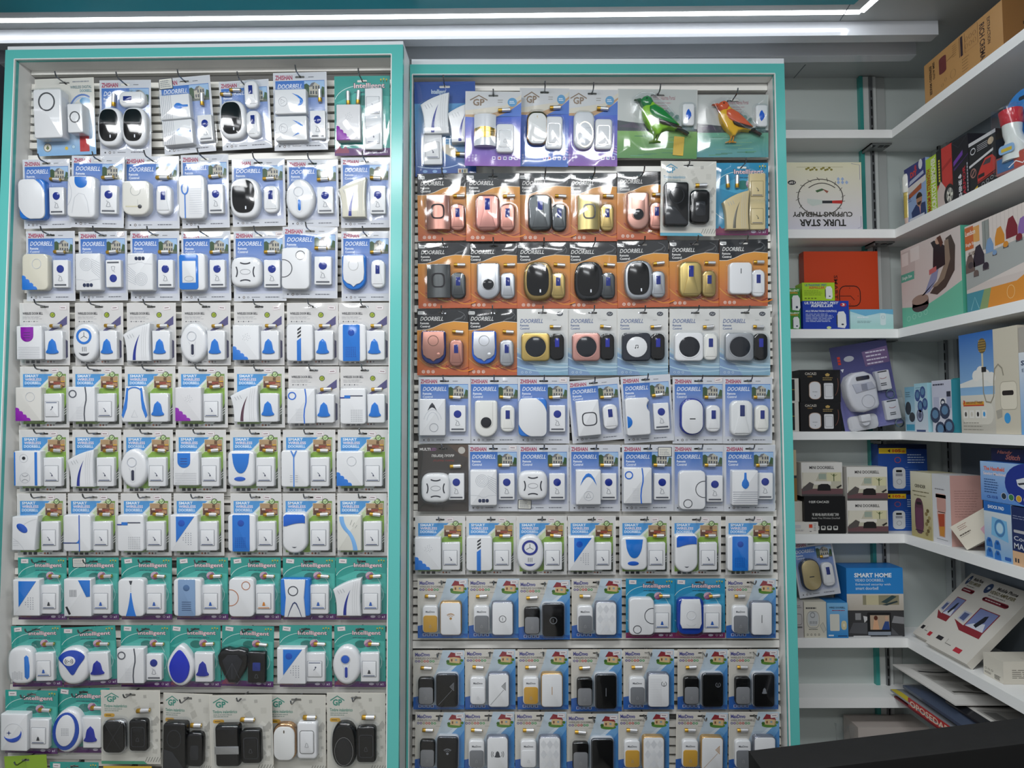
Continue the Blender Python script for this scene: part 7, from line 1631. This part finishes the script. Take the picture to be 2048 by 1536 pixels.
g = Carton(.16, .20, .012, 'd0ccc4'); f = g.on('F'); f.flat([(.5, .3), (.7, .42), (.9, .3), (.7, .2)], 2, '1e1e22')
place(g, 'leaflet_box', 'white folder leaning behind the plain white carton', 'folder', (XS + .150, 1.49, ZT[5] + .003), SIDE, 0, None, radians(-12))

# seventh side shelf: pile of pouches
def pouch(name, label, x0, y0, x1, y1, z0, th, col, skew=0.0, prints=(), cat='pouch', mat='card_print', wav=.004, seed=1, n=26):
    """flat soft bag: plan rectangle in world, thickness th, wavy edges, rounded top"""
    r = random.Random(seed); g = G(u=1.0, mat=mat)
    cx, cy = (x0 + x1) / 2, (y0 + y1) / 2
    def P_(u, v, top):
        x = x0 + (x1 - x0) * u + skew * (v - .5); y = y0 + (y1 - y0) * v
        e = min(u, 1 - u, v, 1 - v); k = min(1, e * 6)
        z = th * (.45 + .55 * k) + wav * sin(5 * u + 3 * v + seed) * k if top else 0.0
        return (x - cx, z, -(y - cy))
    T_ = [[g.pt(*P_(i / n, j / n, True)) for i in range(n + 1)] for j in range(n + 1)]; B_ = [[g.pt(*P_(i / n, j / n, False)) for i in range(n + 1)] for j in range(n + 1)]
    for j in range(n):
        for i in range(n):
            u, v = (i + .5) / n, (j + .5) / n; c = col
            for (ua_, va_, ub_, vb_, cc) in prints:
                if ua_ <= u <= ub_ and va_ <= v <= vb_: c = cc
            g.face([T_[j][i], T_[j][i + 1], T_[j + 1][i + 1], T_[j + 1][i]], H(c))
    for j in range(n): g.face([B_[j][0], T_[j][0], T_[j + 1][0], B_[j + 1][0]], H(col)); g.face([T_[j][n], B_[j][n], B_[j + 1][n], T_[j + 1][n]], H(col))
    for i in range(n): g.face([B_[0][i], B_[0][i + 1], T_[0][i + 1], T_[0][i]], H(col)); g.face([T_[n][i], T_[n][i + 1], B_[n][i + 1], B_[n][i]], H(col))
    o = put(name, g, None, (cx, cy, z0)); tag(o, label, cat); return o
z7 = ZT[6] + .0006
pouch('mailing_bag', 'dark red padded bag at the bottom of the pouch pile', XS - .045, 1.45, XW - .03, 2.05, z7, .010, '7a2530', 0, ((0, 0, .2, .25, 'd8c9a4'),), 'bag', seed=2)
o = pouch('mailing_bag', 'yellow and grey bag with red lettering along its edge', XS - .05, 1.68, XW - .04, 2.06, z7 + .0145, .012, '8a8e94', .0, ((0, .55, .09, 1, 'c9b83a'),), 'bag', 'lacquer', seed=3)
gt = G(u=1.0, mat='card_print'); gt.T = lambda x, y, z: (x, y, z)
gl = G(u=1.0, mat='card_print'); gl.ext(rr(.24, .024, .004), 0, .0012, 'b02a2c', back=True); gl.text('OPOSEDADEO', -.11, -.008, .11, .008, .0016, 'e6c8b4', .02)
lo = put('edge_label', gl, o, (-(XW - .04 - XS + .045) / 2 - .0012, -.02, .006), 0, SIDE); 
pouch('phone_pouch', 'navy pouch under the white padded pouches', XS - .030, 1.45, XW - .035, 2.03, z7 + .0345, .018, '4a5468', 0, (), 'pouch', 'lacquer', .003, 4)
pouch('phone_pouch', 'black-edged pouch with white pad in the middle of the pile', XS - .008, 1.45, XW - .03, 1.868, z7 + .0585, .012, '1f2126', .0, ((.10, .12, .85, .88, 'c9c7c2'), (.16, .62, .8, .82, '9c9a96'), (.2, .66, .4, .78, '6f6e6c'), (.5, .66, .76, .7, '55544f'), (.16, .5, .8, .54, '8a8884'), (.16, .2, .8, .44, 'dedcd8'), (.86, .2, .93, .8, '15161a')), 'pouch', 'lacquer', .003, 5)
pouch('phone_pouch', 'grey-white printed pouch on top of the pile', XS - .025, 1.80, XW - .05, 2.09, z7 + .0775, .008, 'd2d0cc', .0, ((.08, .08, .92, .92, 'd6d4d0'), (.14, .14, .86, .86, 'b4b2ae'), (.2, .74, .7, .78, '3a3a3a'), (.2, .5, .8, .66, '8f8d89'), (.2, .3, .5, .44, 'a4a29e'), (.56, .28, .8, .44, '77756f'), (.2, .2, .8, .24, '55544f')), 'pouch', 'card_print', .003, 6)

pouch('paper_sheet', 'cream paper sheet poking out of the pouch pile', XS - .055, 1.45, XW - .06, 1.675, z7 + .0145, .002, 'ddd2ae', 0, (), 'paper', 'card_print', .001, 9)
# lowest back shelf
g, p = boxB(1716, 1858, 1455, ZT[7], 'b9b0aa', .09, YF + .006); place(g, 'flat_carton', 'plain pinkish-white carton on the lowest back shelf', 'box', p)
g = G(u=1.0, mat='clear_film'); r_ = random.Random(8)
hb_ = onY(1690, 1448, YF + .03).z - ZT[7]
ids = [[g.pt((i / 8 - .5) * (.07 - .02 * j / 10), hb_ * j / 10, .014 * sin(i * 2.1 + j) + .006 * r_.random()) for i in range(9)] for j in range(11)]
for j in range(10):
    for i in range(8): g.face([ids[j][i], ids[j][i + 1], ids[j + 1][i + 1], ids[j + 1][i]], H('ffffff'))
place(g, 'plastic_bag', 'crumpled clear plastic bag beside the carton on lowest shelf', 'bag', (onY(1688, 1470, YF + .03).x, YF + .03, ZT[7] + .0005))

# ------------------------------------------------------------------ monitor in the foreground and the counter it stands on
Ym = .62
ml = onY(1497, 1503, Ym); mr = onY(2048, 1461, .60)
ang = math.atan2(-.03, mr.x - ml.x)
ctop = ml.z - .36
struct(slab('counter_base' if False else 'trim_7', .15, 1.0, .42, .95, 0, ctop - .03, '8a8680', 'laminate'))
c_ = slab('counter_top', .12, 1.02, .40, .98, ctop - .03, ctop, '6f6b66', 'laminate'); tag(c_, 'grey counter top below the monitor', 'counter')
mo = bpy.data.objects.new('computer_monitor', None); COL.objects.link(mo); mo.location = (ml.x + .27, Ym - .02, ctop + .0005); tag(mo, 'black computer monitor cutting into the lower right corner', 'monitor')
hh = ml.z - ctop
tl = math.atan2(mr.z - ml.z, mr.x - ml.x)
g = G(u=1.0, mat='matte'); g.ext([(-.27, .10), (.27, .10 + .54 * tan(tl)), (.27, hh + .54 * tan(tl)), (-.27, hh)], -.02, .02, '030303', .004, 2, back=True); put('housing', g, mo)
g = G(u=1.0, mat='gloss_plastic'); g.flat([(-.255, .125), (.255, .125 + .5 * tan(tl)), (.255, hh - .022 + .52 * tan(tl)), (-.255, hh - .022)], .0205, '060607'); put('screen', g, mo)
g = G(u=1.0, mat='plastic'); g.box(-.03, .008, -.045, .03, hh - .10, -.0205, '161617'); put('stand', g, mo)
g = G(u=1.0, mat='plastic'); g.ext(rr(.24, .17, .03), 0, .010, '161617', .003, 2, back=True)
bs = put('stand_base', g, mo, (0, 0, 0)); bs.rotation_euler = (-pi / 2, 0, 0); bs.location = (0, .02, 0)
